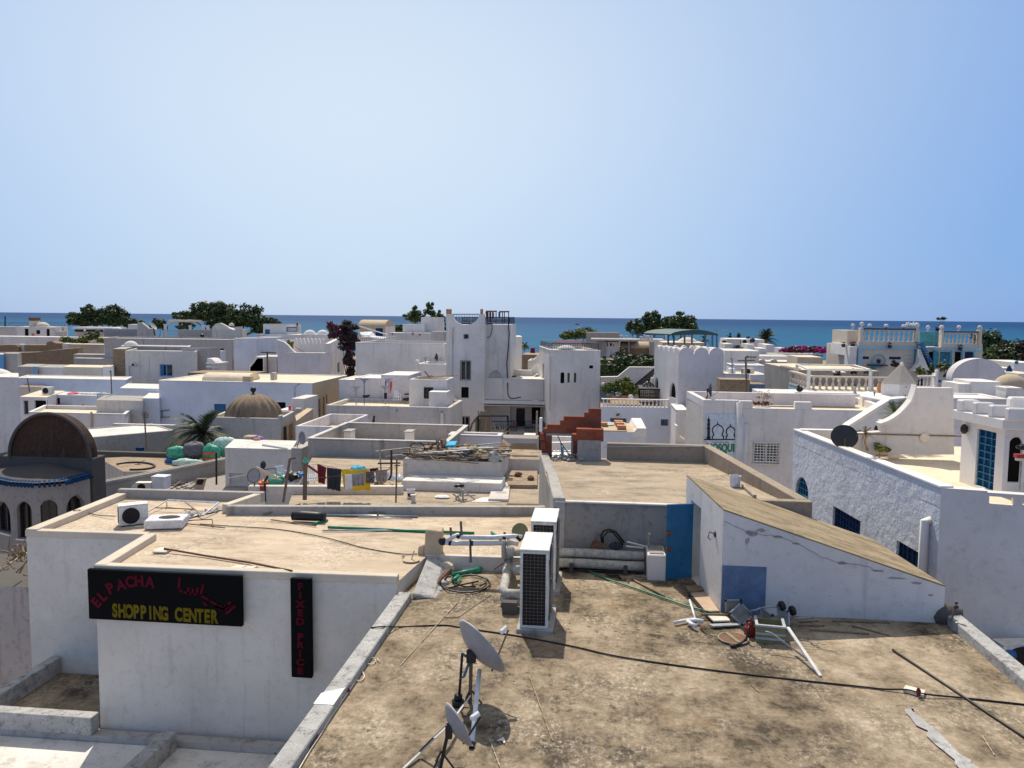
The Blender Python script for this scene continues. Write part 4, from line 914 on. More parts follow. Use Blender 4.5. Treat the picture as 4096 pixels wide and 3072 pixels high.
rod('garden_hose','dark green hose lying along the foot of the ducts','hose',[c7(1480,900),c7(1800,905),c7(2000,920),c7(2212,935)],.03,.013,'pvcg',6,sub=3)
for i,(a_,b_) in enumerate(((c7(1480,950),c7(1640,905)),(c7(1600,940),c7(2150,945)),(c7(1700,925),c7(2205,958)),(c8(0,905),c8(180,893)),(c8(0,925),c8(250,955)))):
    rod('scrap_rod','dark thin rod in the litter at the foot of the ducts','scrap',[a_,b_],.03+.006*i,.011,'iron' if i<3 else 'steel',5,'rods at the foot of the ducts')
m=MB(); m.tube([gz(c7(*p),.04) for p in ((2015,975),(2090,985),(2140,985),(2172,1020),(2120,1000),(2040,985))],.016); tag(m.build('black_bracket','black'),'small bent black bracket lying right of the ducts litter','scrap')
m=MB(); m.tube([gz(c8(*p),.06) for p in ((0,905),(120,893),(190,895),(250,960))],.03,8); tag(m.build('bent_tube','steel',smooth=True),'bent grey tube lying before the white masonry box','pipe')
def tangle(name,label,p,z,r,n,mat,seed,tr=.006,cat='wire',fl=.35):
    rr=random.Random(seed); c=gz(p,z); q=[]
    for i in range(n):
        a=i*.55+rr.uniform(-.2,.2); rad=r*rr.uniform(.45,1.1); q.append(c+V3((rad*math.cos(a)*1.3,rad*math.sin(a)*.7,abs(rr.gauss(0,.25))*r*fl)))
    o=[]
    for i in range(len(q)-1):
        for k in range(3): o.append(q[i].lerp(q[i+1],k/3))
    m=MB(); m.tube(o,tr,5); return tag(m.build(name,mat),label,cat)
tangle('wire_coil','tangled coil of pale thin wire on the roof in front of the white masonry box',c8(150,1010),.02,.16,34,'drywood',2)
tangle('wire_coil','loose pale wire curls just right of the tangled coil',c8(280,1005),.02,.14,16,'wmetal',5,.004)
rod('wooden_stick','brown stick lying parallel to the bright green hose','stick',[c8(65,1020),c8(390,1195)],.025,.02,'wood')
rod('wooden_stick','short brown stick end left of the long brown stick','stick',[c8(0,1020),c8(40,1058)],.02,.012,'wood')
# ---- broken shelves, crate, jerrycan
slab('wood_board','scuffed brown board lying in front of the shed door',[c8(640,1170),c8(790,1160),c8(930,1350),c8(790,1350)],.01,.03,'cardb','board')
slab('wood_board','small dark board across the shed threshold',[c8(590,1110),c8(760,1105),c8(785,1150),c8(640,1170)],.02,.05,'wood','board')
slab('wood_board','pale square board under the broken shelf frames',[c5(800,155),c5(990,160),c5(1035,215),c5(870,220)],.05,.03,'tilec','board')
slab('wood_board','narrow grey metal strip below the pale square board',[c5(820,245),c5(1130,232),c5(1140,255),c5(870,268)],.03,.02,'greymet','board')
rod('wooden_stick','dark brown batten under the first shelf frame','stick',[c5(750,140),c5(1030,148)],.09,.025,'wood')
rod('black_strip','black strip curving past the scuffed brown board','strip',[c8(630,1180),c8(700,1260),c8(790,1370),c8(860,1440)],.02,.03,'black',6,sub=3)
t=thing('plastic_elbow','white plastic pipe bends joined in a tee lying on the roof','pipe',gz(c5(600,200),0))
for pts,r in (([c5(485,222),c5(600,198),c5(690,185)],.026),([c5(690,185),c5(660,80),c5(635,0)],.02)): m=MB(); m.tube([gz(p,.05) for p in pts],r,10); m.build('pipe','pvcw',t,smooth=True)
m=MB(); m.tube([gz(p,.07) for p in (c5(615,205),c5(650,235),c5(700,255))],.032,10); m.tube([gz(p,.07) for p in (c5(620,205),c5(700,198),c5(770,210))],.036,10); m.build('elbow','pvcw',t,smooth=True)
m=MB(); m.tube([gz(p,.06) for p in (c5(740,240),c5(760,268),c5(790,285))],.02); m.build('rust_joint','rusty',t)
def frame(label,corners,z,mat='greymet',panel='panel'):
    q=[gz(p,zz) if not isinstance(p,V3) else p for p,zz in zip(corners,z)]; c=sum(q,V3())/4; lo=min(q,key=lambda v:v.z)
    t=thing('shelf_frame',label,'shelf',(lo.x,lo.y,lo.z),'broken shelf frames')
    for i in range(4): m=MB(); m.tube([q[i],q[(i+1)%4]],.017,7); m.build('bar',mat,t)
    m=MB(); n=(q[1]-q[0]).cross(q[3]-q[0]).normalized()*.008; i_=[c+(p-c)*.95 for p in q]; m.hexa([p-n for p in i_],[p+n for p in i_]); m.build('panel',panel,t)
    m=MB()
    for p in q: m.blob(p,.028,.028,.028,7,5)
    m.build('joint','black',t); return t
YF=13.75
frame('square shelf frame standing on its corner against the blue patch',[gy(c5(1140,30),YF),gy(c5(1255,152),YF),gy(c5(1150,245),YF-.15),gy(c5(1030,132),YF-.1)],[0]*4)
frame('shelf frame behind the corner standing one',[gy(c5(990,2),YF+.2),gy(c5(1138,2),YF+.2),gy(c5(1135,130),YF+.2),gy(c5(995,128),YF+.2)],[0]*4)
frame('upright shelf frame leaning on the crate, left one',[gy(c5(1340,75),YF),gy(c5(1450,150),YF-.1),gy(c5(1448,200),YF-.1),gy(c5(1342,190),YF)],[0]*4)
frame('upright shelf frame with two black wheels at the right',[gy(c5(1500,62),YF),gy(c5(1610,112),YF-.15),gy(c5(1612,265),YF-.3),gy(c5(1505,215),YF-.1)],[0]*4)
t=thing('trolley_bars','bent pale tubular bars linking the broken shelf frames','frame',gz(c5(1500,250),0))
for pts in (((1255,152),(1225,108),(1280,100),(1345,75)),((1345,75),(1420,70),(1500,62)),((1450,150),(1480,160),(1540,130),(1610,112)),((1240,205),(1330,195),(1430,193),(1450,230),(1540,300))):
    m=MB(); m.tube([gy(c5(*p),YF-.05) for p in pts],.016,7); m.build('bar','greymet',t,smooth=True)
for p in ((1542,58),(1645,105)):
    m=MB(); c=gy(c5(*p),YF-.05); m.lathe(c,[(0,-.04),(.07,-.04),(.085,-.02),(.085,.02),(.07,.04),(0,.04)],14,axis=(1,.3,.2)); m.build('wheel','black',t,smooth=True)
c0=gz(c5(1440,450),0); t=thing('crate','dirty olive plastic crate standing below the broken shelves','crate',c0)
T=Matrix.Translation(c0+V3((0.02,.28,0)))@Matrix.Rotation(-.12,4,'Z'); w_,d_,h_=.22,.2,.27
m=MB()
for bx in ((-w_,-d_,0,w_,-d_+.02,h_),(-w_,d_-.02,0,w_,d_,h_),(-w_,-d_+.02,0,-w_+.02,d_-.02,h_),(w_-.02,-d_+.02,0,w_,d_-.02,h_),(-w_+.02,-d_+.02,0,w_-.02,d_-.02,.02)): m.box(*bx)
m.xf(T).build('box','oldgreen',t)
m=MB()
for z in (.06,.14): m.box(-w_-.008,-d_-.008,z,w_+.008,-d_-.001,z+.03)
m.box(-w_-.015,-d_-.015,h_+.001,w_+.015,-d_+.03,h_+.03); m.box(-w_-.015,-d_+.031,h_+.001,-w_+.03,d_,h_+.03); m.box(w_-.03,-d_+.031,h_+.001,w_+.015,d_,h_+.03)
m.xf(T).build('rim','pvcgrey',t)
c0=gz(c5(1235,385),0); t=thing('jerrycan','red plastic jerrycan standing left of the olive crate','jerrycan',c0)
T=Matrix.Translation(c0+V3((0,.12,0)))@Matrix.Rotation(.3,4,'Z')@Matrix.Scale(.64,4)
m=MB(); m.hexa([(-.12,-.09,0),(.12,-.09,0),(.12,.09,0),(-.12,.09,0)],[(-.12,-.09,.28),(.12,-.09,.28),(.12,.09,.28),(-.12,.09,.28)]); m.hexa([(-.12,-.09,.28),(.12,-.09,.28),(.12,.09,.28),(-.12,.09,.28)],[(-.05,-.05,.38),(.07,-.05,.36),(.07,.05,.36),(-.05,.05,.38)]); m.xf(T).build('can','red',t,bevel=.025)
m=MB(); m.tube([(-.08,0,.36),(-.02,0,.44),(.07,0,.4),(.1,0,.32)],.02,8); m.xf(T).build('handle','red',t); m=MB(); m.lathe((-.07,0,.38),[(0,.06),(.03,.06),(.03,0)],10); m.xf(T).build('cap','black',t)
t=thing('black_hose','short black hose hanging from the jerrycan to the roof','hose',gz(c5(1060,445),0))
m=MB(); m.tube([gy(c5(1215,255),12.9),gy(c5(1215,320),12.85),gz(c5(1190,385),.05),gz(c5(1130,432),.03),gz(c5(1060,447),.03)],.02,8); m.build('hose','black',t,smooth=True); m=MB(); m.blob(gz(c5(1062,447),.03),.06,.05,.03,8,5); m.build('nozzle','black',t)
t=thing('cable_reel','flat round rust brown disc with a pale strip lying before the jerrycan','disc',gz(c5(1065,390),0))
m=MB(); c=gz(c5(1065,390),0); m.lathe(c,[(0,0),(.235,0),(.235,.03),(.22,.035),(0,.035)],28); m.build('disc','rusty',t); m=MB(); m.beam(c+V3((-.09,.2,.042)),c+V3((.06,-.2,.042)),.06,.008); m.build('strip','oldgreen',t)
m=MB(); ring(m,c+V3((0,0,.025)),.237,.012,n=30); m.build('rim','drywood',t)
t=thing('aluminium_profile','pale aluminium strip leaning from the shelves onto the roof','rod',gz(c5(1920,750),0))
m=MB(); m.beam(gz(c5(1600,270),.36),gz(c5(1922,748),.02),.05,.025); m.build('strip','wmetal',t)
rod('metal_rod','thin grey rod leaning from the olive crate onto the roof','rod',[c5(1380,310),c5(1440,325),c5(1800,590)],(.3,.28,.02),.013,'greymet')
rod('metal_rod','grey rod lying at the foot of the shed wall','rod',[c5(1615,185),c5(1855,172)],.12,.018,'greymet')
for i,(a_,b_) in enumerate(((c6(0,215),c6(190,205)),(c6(330,205),c6(900,220)),(c6(100,290),c6(690,330)),(c6(520,250),c6(900,350)),(c6(0,245),c6(250,250)))):
    rod('wooden_stick','thin stick lying in the shade along the foot of the shed wall','stick',[a_,b_],.02,.013,'wood',5,'sticks along the shed wall')
tangle('wire_curl','dry pale twigs curling at the end of the aluminium strip',c6(90,440),.02,.2,18,'drywood',8,.006,'twigs')
rod('wire_curl','dry pale twig stretched right of the curled twigs','twigs',[c6(100,400),c6(150,440),c6(250,485),c6(375,505)],.02,.008,'drywood',5,sub=3)
# ---- cables across the near roof
t=rod('black_cable','long black cable stretched across the whole brown roof','cable',[c3(1680,272),c3(1800,262),c4(0,265),c4(250,252),c4(450,248),c4(570,265),c4(780,297),c4(1180,357),c4(1700,455),c5(0,567),c5(1100,720),c5(2212,840),c6(830,876),c6(1060,882),c6(1240,925),c6(1640,965),c6(2330,1040)],[.14,.15]+[.016]*11+[.05,.05,.02,.016],.0125,'black',6,sub=4)
rod('black_rope','thick dark rope lying slantwise at the right of the brown roof','rope',[c6(920,488),c6(1150,640),c6(1640,965),c6(1900,1140),c6(2300,1400)],.02,.018,'iron',7,sub=4)
t=thing('floor_tile','cream tile holding a dark red clip on the long black cable','tile',gz(c6(1130,940),0))
q=[gz(p,.005) for p in (c6(1022,905),c6(1225,965),c6(1245,915),c6(1045,862))]; m=MB(); m.hexa(q,[p+V3((0,0,.045)) for p in q]); m.build('tile','tilec',t,bevel=.006)
m=MB(); m.blob(gz(c6(1175,905),.08),.035,.03,.06,8,6,.15); m.build('clip','maroon',t)
rod('white_cable','thin beige cable running along the left lichen kerb of the brown roof','cable',[c3(1940,10),c3(1930,80),c3(1860,190),c3(1790,270),c3(1740,400),c3(1640,580),c3(1570,700),c3(1530,790),c3(1440,930),c3(1300,1130),c3(1180,1330),c3(1080,1480),c3(975,1660)],.025,.010,'tilec',6,sub=4)
t=tangle('white_cable','loose beige loops of cable lying by the left lichen kerb',c3(1660,600),.02,.16,14,'tilec',12,.008,'cable')
rod('white_cable','curl of beige cable nearest the red scrap by the kerb','cable',[c3(1590,690),c3(1615,745),c3(1590,790),c3(1530,792),c3(1500,780)],.02,.009,'tilec',6,sub=4)
m=MB(); m.blob(gz(c3(1440,885),.05),.05,.05,.05,8,6,.25); tag(m.build('red_scrap','maroon'),'small dark red scrap tucked beside the left lichen kerb','scrap')
m=MB(); m.beam(gz(c3(1060,1455),.05),gz(c3(1150,1320),.05),.03,.04); tag(m.build('kerb_strip','darkg'),'short dark strip lying along the left lichen kerb','strip')
rod('thin_wire','thin wire lying across the roof left of the nearest condenser','wire',[c7(420,1395),c7(560,1400),c7(700,1310),c7(905,1170)],.012,.005,'iron',5,sub=3)
rod('thin_wire','thin wire from the ramp towards the coiled hose','wire',[c7(50,1225),c7(150,1215),c7(270,1160),c7(430,1130)],.012,.006,'iron',5,sub=3)
# ---- satellite dishes
cr=Matrix.Rotation(YAW,3,'Z')@Matrix.Rotation(math.pi/2-PITCH,3,'X')@Matrix.Rotation(ROLL,3,'Z')
def camdir(r,u,f): return (cr@V3((r,u,-f))).normalized()
def dish(label,c,r,nrm,mat,base,group=None,depth=.16,extras=True,lnbk=1.15,polemat='rustpole',name='satellite_dish'):
    t=thing(name,label,'satellite dish',base,group); nrm=V3(nrm).normalized()
    rot=nrm.to_track_quat('Z','Y'); prof=[(r*i/8,depth*r*2*((i/8)**2-.55)) for i in range(9)]; prof+= [(r*1.02,prof[-1][1]+.006),(r*1.0,prof[-1][1]-.014)]+[(r*i/8,depth*r*2*((i/8)**2-.55)-.014) for i in range(7,-1,-1)]
    m=MB(); m.lathe(c,prof,30,axis=nrm); m.build('reflector',mat,t,smooth=True)
    dn=V3((0,0,-1))-nrm*(-nrm.z); dn=dn.normalized() if dn.length>.05 else V3((0,-1,0))
    f=V3(c)+nrm*r*lnbk-dn*(-r*.15); e=V3(c)+dn*r*.98
    m=MB(); m.tube([e,f+dn*.05],.013*max(1,r/.45),6); m.build('arm',polemat,t)
    m=MB(); m.tube([f,f-nrm*.07*max(1,r/.45)],.032*max(1,r/.45),9); m.blob(f-nrm*.09,.035,.035,.035,8,6); m.build('feed_horn','pvcw' if mat!='dishdark' else 'dishdark',t)
    b=V3(c)-nrm*(.11*r*2+.03); m=MB(); m.beam(b-V3((0,0,.09)),b+V3((0,0,.07)),.14*r*2,.05*r*2+.03); m.build('mount','iron',t)
    m=MB(); m.tube([base,(base[0]*.5+b.x*.5,base[1]*.5+b.y*.5,base[2]*.45+b.z*.55),(b.x,b.y,b.z+.02)],.026*max(.8,r/.45),8); m.build('pole',polemat,t)
    if extras:
        m=MB()
        for a in (0,2.1,4.2): m.tube([(base[0]+.16*math.cos(a),base[1]+.16*math.sin(a),base[2]),(base[0]*.92+b.x*.08,base[1]*.92+b.y*.08,base[2]+.2)],.012,5)
        m.build('foot','iron',t)
    return t
D1=gz(c4(690,1012),0); n1=camdir(.9*.79,.9*.61,.44); C1=gy(c4(768,482),D1.y-.02)
d1=dish('large grey dish with a black actuator arm standing at the left of the brown roof',C1,.435,n1,'dishg',D1)
m=MB(); Yd=D1.y-.1; m.tube([gy(c4(612,525),Yd),gy(c4(600,700),Yd),gy(c4(582,940),Yd)],.018,8); m.tube([gy(c4(575,930),Yd),gy(c4(570,985),Yd)],.055,10); m.tube([gy(c4(570,985),Yd),gy(c4(570,1055),Yd)],[.085,.075],10); m.build('actuator','black',d1,smooth=True)
m=MB(); m.tube([gy(c4(612,530),Yd),gy(c4(690,580),Yd+.05),gy(c4(630,752),Yd),gy(c4(585,770),Yd)],.02,7); m.build('actuator_bracket','bluepaint',d1)
p0=gz(c4(703,1448),.02); rod_t=thing('plastic_pipe','long pale pipe leaning from the large grey dish down onto the roof','pipe',p0)
m=MB(); m.tube([p0,gy(c4(782,690),10.25)],.031,10); m.build('pipe','pvcw',rod_t,smooth=True); m=MB(); m.tube([p0+V3((0,-.004,-.01)),p0+V3((0,.06,.03))],.034,10); m.build('end_cap','black',rod_t)
D2=gz(c4(398,1650),0); n2=camdir(.91*.89,.91*.44,.4); C2=gy(c4(545,1238),D2.y+.05)
d2=dish('small grey dish on a thin tripod pole in front of the large one',C2,.27,n2,'dishg',D2,polemat='iron')
t=thing('cable_bundle','bundle of pale and grey cables slanting from the small dish to the kerb','cable',gz(c4(200,1500),0))
for k,(dx,mat) in enumerate(((0,'pvcgrey'),(14,'wmetal'),(-12,'iron'))):
    m=MB(); m.tube([gy(c4(690+dx*.3,940),10.2),gy(c4(480+dx,1220),9.3),gz(c4(330+dx,1360),.25),gz(c4(200+dx,1490),.06),gz(c4(30+dx,1650),.03),gz(c4(-120+dx,1800),.03)],.009,6); m.build('cable',mat,t)
# ---- right wall metal stub
c=V3((6.42,14.2,.0)); t=thing('rusty_post','short rusty post with clamps rising behind the right kerb','post',gz(c6(1495,210),.17))
m=MB(); m.tube([gz(c6(1495,205),.17),gy(c6(1545,50),gz(c6(1495,205),.17).y)],.02,7); m.build('post','rustpole',t); m=MB(); q=gy(c6(1545,70),gz(c6(1495,205),.17).y)
m.blob(q,.045,.04,.03,7,5); m.blob(q+V3((0,0,.07)),.03,.03,.025,7,5); m.build('clamp','iron',t)
# ================================================================== TOWN, LEFT AND CENTRE
# ---- clothes roof
cb=house('lower_roof_house','lower house with a cluttered flat roof right behind the tan roof',[(-8.75,20.25),(-1.3,20.1),(-1.62,22.1),(-2.6,37),(-13.6,37),(-11.8,30)],-1.6,wall='aged',roof='platroof',par=0)
q0=gz(b2(1240,1190),-1.6); q1=gz(b3(1300,1192),-1.6); kerb(cb,[(q0.x,q0.y),(q1.x,q1.y)],-1.61,-1.3,.3,'aged')
# rear house with the long white wall
ph=H_('pink_parapet_house','house with a long pale wall topped white and pinkish roof parapets',b3(95,492),b3(1865,496),37.2,dep=6,wall='greyc',roof='creamroof',par=.9,rim='aged')
m=MB(); a=gy(b3(100,488),37.19)
for x0,x1,y0,y1,Yq in ((555,640,402,500,41),(1325,1400,412,500,40)):
    a=gy(b3(x0,y0),Yq); b=gy(b3(x1,y1),Yq); m=MB(); m.box(a.x,Yq,b.z-.5,b.x,Yq+.8,a.z); m.build('chimney','pink',ph); m=MB(); m.box(a.x-.05,Yq-.05,a.z+.004,b.x+.05,Yq+.85,a.z+.06); m.build('chimney_cap','grimy',ph)
a=gy(b3(560,292),43.3); b=gy(b3(2000,322),43.3); m=MB(); m.box(a.x,43.22,-2,b.x,43.45,a.z); m.build('rear_parapet','pink',ph,bevel=.02)
H_('pink_wing','low pinkish wing joining the long pale wall to the tower house courtyard',b4(140,447),b4(795,455),40.5,dep=1.1,wall='pink',roof='creamroof',par=.3,rim='pink')
H_('pale_rear_house','pinkish stained house between the ribbed dome and the chimneyed parapet',b2(1835,325),b3(490,330),44.5,dep=6,wall='pink',roof='creamroof',par=.7)
# bike shed on the lower roof
bs=H_('junk_shed','stained white shed whose roof is heaped with scrap and a bicycle wheel',b3(1298,752),b4(800,788),31.6,dep=3.3,wall='aged',roof='concrete',par=0,zb=-1.62)
m=MB(); a=gy(b3(1285,1100),30.3); b=gy(b4(805,1098),30.3); m.box(a.x,30.3,-1.61,b.x,31.58,-1.22); m.build('bench','white2',bs,bevel=.02)
m=MB(); m.box(a.x+.4,30.2,-1.22,b.x-.1,30.5,-1.1); 
rr=random.Random(11)
sx0=gy(b3(1310,740),32).x; sx1=gy(b4(790,780),32).x; zs=gy(b3(1600,760),31.6).z
for i in range(85):
    x=rr.uniform(sx0-.3,sx1-.6); y=rr.uniform(31.5,34.2); L=rr.uniform(.6,2.2); a=rr.uniform(-.35,.35); z=zs+rr.uniform(.04,.3)
    m=MB(); m.beam((x,y,z),(min(x+L*math.cos(a),sx1+.3),y+L*math.sin(a)*.6,z+rr.uniform(-.12,.15)),rr.uniform(.03,.14),rr.uniform(.02,.05))
    tag(m.build('scrap_plank',rr.choice(['drywood','wood','rusty','drywood','wmetal','iron','pvcgrey'])),'piece of scrap timber or metal in the heap on the junk shed','scrap','scrap heaped on the junk shed')
m=MB(); 
for i in range(44): m.blob((rr.uniform(sx0,sx1),rr.uniform(31.8,34),zs+rr.uniform(.03,.28)),rr.uniform(.12,.26),.25,rr.uniform(.06,.13),8,5,.3,rr)
o=tag(m.build('rag_heap','wood'),'grey rags and rubble heaped under the scrap on the junk shed','rubble'); o['kind']='stuff'
tangle('wire_tangle','dark tangle of wire and twigs along the front of the scrap heap',b4(150,735),zs+.15,.9,60,'iron',77,.012,'wire',.25)
c=gy(b3(1478,625),32.2); t=thing('bicycle_wheel','black bicycle wheel standing on the scrap heap','wheel',c-V3((0,0,.32)))
m=MB(); ring(m,c,.31,.022,(.25,-1,.25),30,6); m.build('tyre','black',t)
m=MB()
for k in range(12): a=6.283*k/12; rot=V3((.25,-1,.25)).to_track_quat('Z','Y'); m.tube([c,c+rot@V3((.3*math.cos(a),.3*math.sin(a),0))],.003,3)
m.blob(c,.03,.03,.03,6,4); m.build('spokes','steel',t)
t=thing('handlebar_frame','rusted tangle of bicycle frame tubes on top of the scrap heap','scrap',gy(b3(1720,600),32.6))
for pts in (((1620,540),(1640,570),(1690,545),(1760,580)),((1640,600),(1700,560),(1770,500),(1790,560)),((1720,510),(1760,560),(1740,600)),((1650,600),(1780,610),(1830,570)),((1790,500),(1800,600))): m=MB(); m.tube([gy(b3(*p),32.6) for p in pts],.03,6); m.build('tube','rusty',t)
m=MB(); m.ext([gy(b3(*p),33.5) for p in ((1770,600),(1850,600),(1850,490),(1775,500))],(0,.04,0)); tag(m.build('pink_board','cardb'),'pinkish board standing behind the scrap heap','board')
m=MB(); m.ext([gy(b4(*p),33) for p in ((105,605),(222,605),(222,570),(105,575))],(0,.5,.1)); tag(m.build('blue_box','cyan'),'blue lid lying on the scrap heap','box')
m=MB(); m.blob(gy(b4(450,620),32.6),.28,.3,.12,12,7,.1); tag(m.build('green_mattress','oldgreen'),'olive green bundle at the right of the scrap heap','bundle')
m=MB(); m.blob(gy(b4(400,690),31.8),.24,.2,.16,12,7,.22); tag(m.build('grey_rag','charcoal'),'dark grey rag hanging over the front of the scrap heap','cloth')
m=MB(); m.blob(gy(b4(720,730),31.7),.25,.2,.25,11,8,.25); tag(m.build('net_bundle','grimy'),'grey fishing net bundle at the right end of the junk shed','net')
tangle('cord_tangle','turquoise cord tangle hanging beside the fishing net bundle',(1990,1842),-.4,.16,30,'teal',31,.008,'cord',1.)
for a_,b_,lb in ((b3(955,652),b3(1400,605),'upper'),(b3(1075,715),b3(1320,690),'lower')):
    m=MB(); m.beam(gy(a_,31.4),gy(b_,31.9),.09,.06); tag(m.build('timber_beam','drywood'),lb+' pale beam jutting left from the scrap heap','plank')
# poles and washing
pole('washing_post','dark crossed post standing left of the junk shed','post',b3(1155,930),b3(1155,630),30.6,.05,'iron',((b3(985,800),b3(1270,796)),))
pole('washing_post','thin rusty post in front of the junk shed with a tangle at its middle','post',b3(1212,1300),b3(1225,740),27.2,.035,'rustpole',((b3(1195,830),b3(1260,830)),))
pole('washing_post','pale knotty post behind the crossed dark post','post',b3(1025,900),b3(1005,590),31.2,.035,'drywood')
p_=pole('washing_post','thick wrapped post with green rags on top at the left of the washing','post',b3(60,1260),b3(70,790),27.6,.085,'rustpole'); m=MB(); m.blob(gy(b3(72,775),27.6),.1,.1,.12,9,6,.25); m.build('rag','bag_green',p_)
pole('washing_post','leaning dark iron post left of the washing','post',b2(1685,1290),b2(1770,735),26.8,.05,'rustpole',((b2(1775,740),b2(1840,735)),))
pole('washing_post','short iron post holding the upturned dish','post',b2(1455,1285),b2(1450,1040),26.5,.045,'iron')
YC=28.2
cloth('patterned_towel','maroon patterned towel hanging first on the washing line',b3(218,805),b3(330,850),b3(305,1068),b3(228,1040),YC,'maroon',seed=1)
cloth('dark_towel','large charcoal towel hanging second on the washing line',b3(340,850),b3(525,878),b3(505,1150),b3(340,1120),YC,'charcoal',seed=2)
cloth('yellow_cloth','bright yellow cloth hanging behind the white vest',b3(525,880),b3(872,878),b3(895,1140),b3(560,1130),YC,'yellow',seed=3)
cloth('white_vest','white sleeveless vest hanging before the yellow cloth',b3(570,945),b3(655,940),b3(672,1130),b3(580,1155),YC-.4,'whitefab',seed=4)
cloth('grey_cloth','grey cloth hanging in the middle of the yellow cloth',b3(660,935),b3(822,918),b3(815,1080),b3(665,1088),YC-.35,'greyfab',seed=5)
cloth('checked_shorts','dark checked shorts hanging right of the yellow cloth',b3(835,905),b3(940,905),b3(940,1050),b3(832,1048),YC-.3,'bag_grey',seed=6)
cloth('brown_shirt','brown grey shirt hanging last on the washing line',b3(958,888),b3(1100,880),b3(1090,1030),b3(965,1030),YC-.3,'brownfab',seed=7)
cloth('maroon_cloth','dark red cloth behind the checked shorts',b3(880,868),b3(985,860),b3(985,900),b3(880,905),YC+.1,'maroon',seed=8)
t=thing('washing_line','thin washing line strung over the lower roof','line',gy(b3(600,900),YC))
for pts,Yq in (((( 100,830),(220,808),(530,878),(880,870),(1000,858),(1215,850)),YC),(((20,1000),(340,975),(530,955),(650,945),(830,918),(1100,880),(1215,870)),YC-.35)): m=MB(); m.tube([gy(b3(*p),Yq+.02) for p in pts],.01,4); m.build('cord','rusty',t)
m=MB(); m.beam(gy(b3(95,825),YC+.1),gy(b3(330,990),YC+.1),.08,.06); tag(m.build('red_stick','maroon'),'dark red stick leaning by the wrapped post','stick')
tree('cyan_bag','turquoise tarp bundle peeping over the yellow cloth',gy(b3(740,900),30.5),[(gy(b3(740,868),30.5),.9,.4,.25)],'cyan',.12,10,3,cat='bundle') if False else None
m=MB(); m.blob(gy(b3(735,868),30.6),.32,.25,.13,13,8,.12); tag(m.build('tarp_bundle','cyan'),'turquoise tarp bundle peeping over the yellow cloth','bundle')
# chairs and rubbish behind the ledge
def chair(label,c,rot,s=1.):
    t=thing('plastic_chair',label,'chair',c,'white plastic chairs in the rooftop junk'); T=Matrix.Translation(c)@rot@Matrix.Scale(s,4)
    def b(mb,nm): return mb.xf(T).build(nm,'plastic',t)
    m=MB(); m.hexa([(-.24,-.22,.40),(.24,-.22,.40),(.22,.22,.38),(-.22,.22,.38)],[(-.24,-.22,.43),(.24,-.22,.43),(.22,.22,.41),(-.22,.22,.41)]); b(m,'seat')
    m=MB()
    for i in range(6): x=-.2+.08*i; m.hexa([(x-.025,.2,.42),(x+.025,.2,.42),(x+.025,.225,.42),(x-.025,.225,.42)],[(x-.025,.28,.85),(x+.025,.28,.85),(x+.025,.3,.85),(x-.025,.3,.85)])
    m.box(-.24,.275,.83,.24,.31,.9); b(m,'backrest')
    for sx in (-1,1):
        for sy,yy in ((-1,-.2),(1,.22)): m=MB(); m.tube([(sx*.2,yy,.4),(sx*.24,yy*1.15,0)],[.03,.022],6); b(m,'leg')
        m=MB(); m.tube([(sx*.24,-.2,.42),(sx*.25,-.2,.62),(sx*.25,.25,.64)],.022,6); b(m,'armrest')
    return t
chair('white plastic chair tipped on its back right of the wrapped post',gy(b3(120,1060),30.2),Matrix.Rotation(.4,4,'Z')@Matrix.Rotation(.6,4,'X'),.85)
chair('white plastic chair upside down left of the wrapped post',gy(b2(1930,1000),30.6),Matrix.Rotation(-.5,4,'Z')@Matrix.Rotation(2.4,4,'X'),.85)
chair('pale blue white plastic chair standing behind the green rag heap',gy(b2(1680,1060),30.9),Matrix.Rotation(1.,4,'Z'),.8)
chair('white plastic chair on its side just behind the first towel',gy(b3(40,1070),30.5),Matrix.Rotation(1.8,4,'Z')@Matrix.Rotation(1.3,4,'Y'),.85)
for k,(p,rx,rz,mat,nm,lb,cat) in enumerate(((b2(1600,1010),.7,.42,'bag_green','rag_heap','heap of green striped rags behind the ledge','rags'),(b2(1440,1050),.42,.3,'orange','orange_jacket','orange jacket lying behind the ledge by the dishes','jacket'),
  (b2(1830,1050),.55,.2,'whitefab','white_rags','white and blue rags lying behind the ledge','rags'),(b2(1800,960),.6,.4,'black','black_bag','black bag behind the white and blue rags','bag'),(b2(1920,950),.3,.25,'bag_blue','blue_tub','blue tub tipped beside the white chairs','tub'),
  (b2(1860,1010),.25,.12,'tan','ochre_rag','ochre rag on the white and blue rags','rag'),(b3(1060,1065),.8,.16,'tan','sand_sack','straw coloured sacks right of the brown shirt','sack'),(b3(1255,985),.3,.32,'plastic','white_bag','white plastic bag against the junk shed','bag'),(b3(985,1060),.3,.16,'leaf_mid','green_bag','small green bundle below the brown shirt','bundle'))):
    m=MB(); m.blob(gy(p,30.6),rx*.5,.3,rz*.5,13,8,.16,random.Random(k)); tag(m.build(nm,mat,smooth=False),lb,cat)
c=gy(b3(1145,975),30.4); bucket('paint_bucket','white bucket tipped over by the crossed dark post',(0,0),.28,.45,'plastic',0) if False else None
t=thing('tipped_bucket','white bucket with a black band tipped over behind the brown shirt','bucket',c-V3((0,0,.25)))
m=MB(); m.lathe(c,[(.0,-.15),(.12,-.15),(.16,.15),(.14,.15),(.1,-.13)],18,axis=(-.8,-.5,.45)); m.build('pail','plastic',t); m=MB(); m.lathe(c,[(.146,.02),(.158,.1)],18,axis=(-.8,-.5,.45)); m.build('band','black',t)
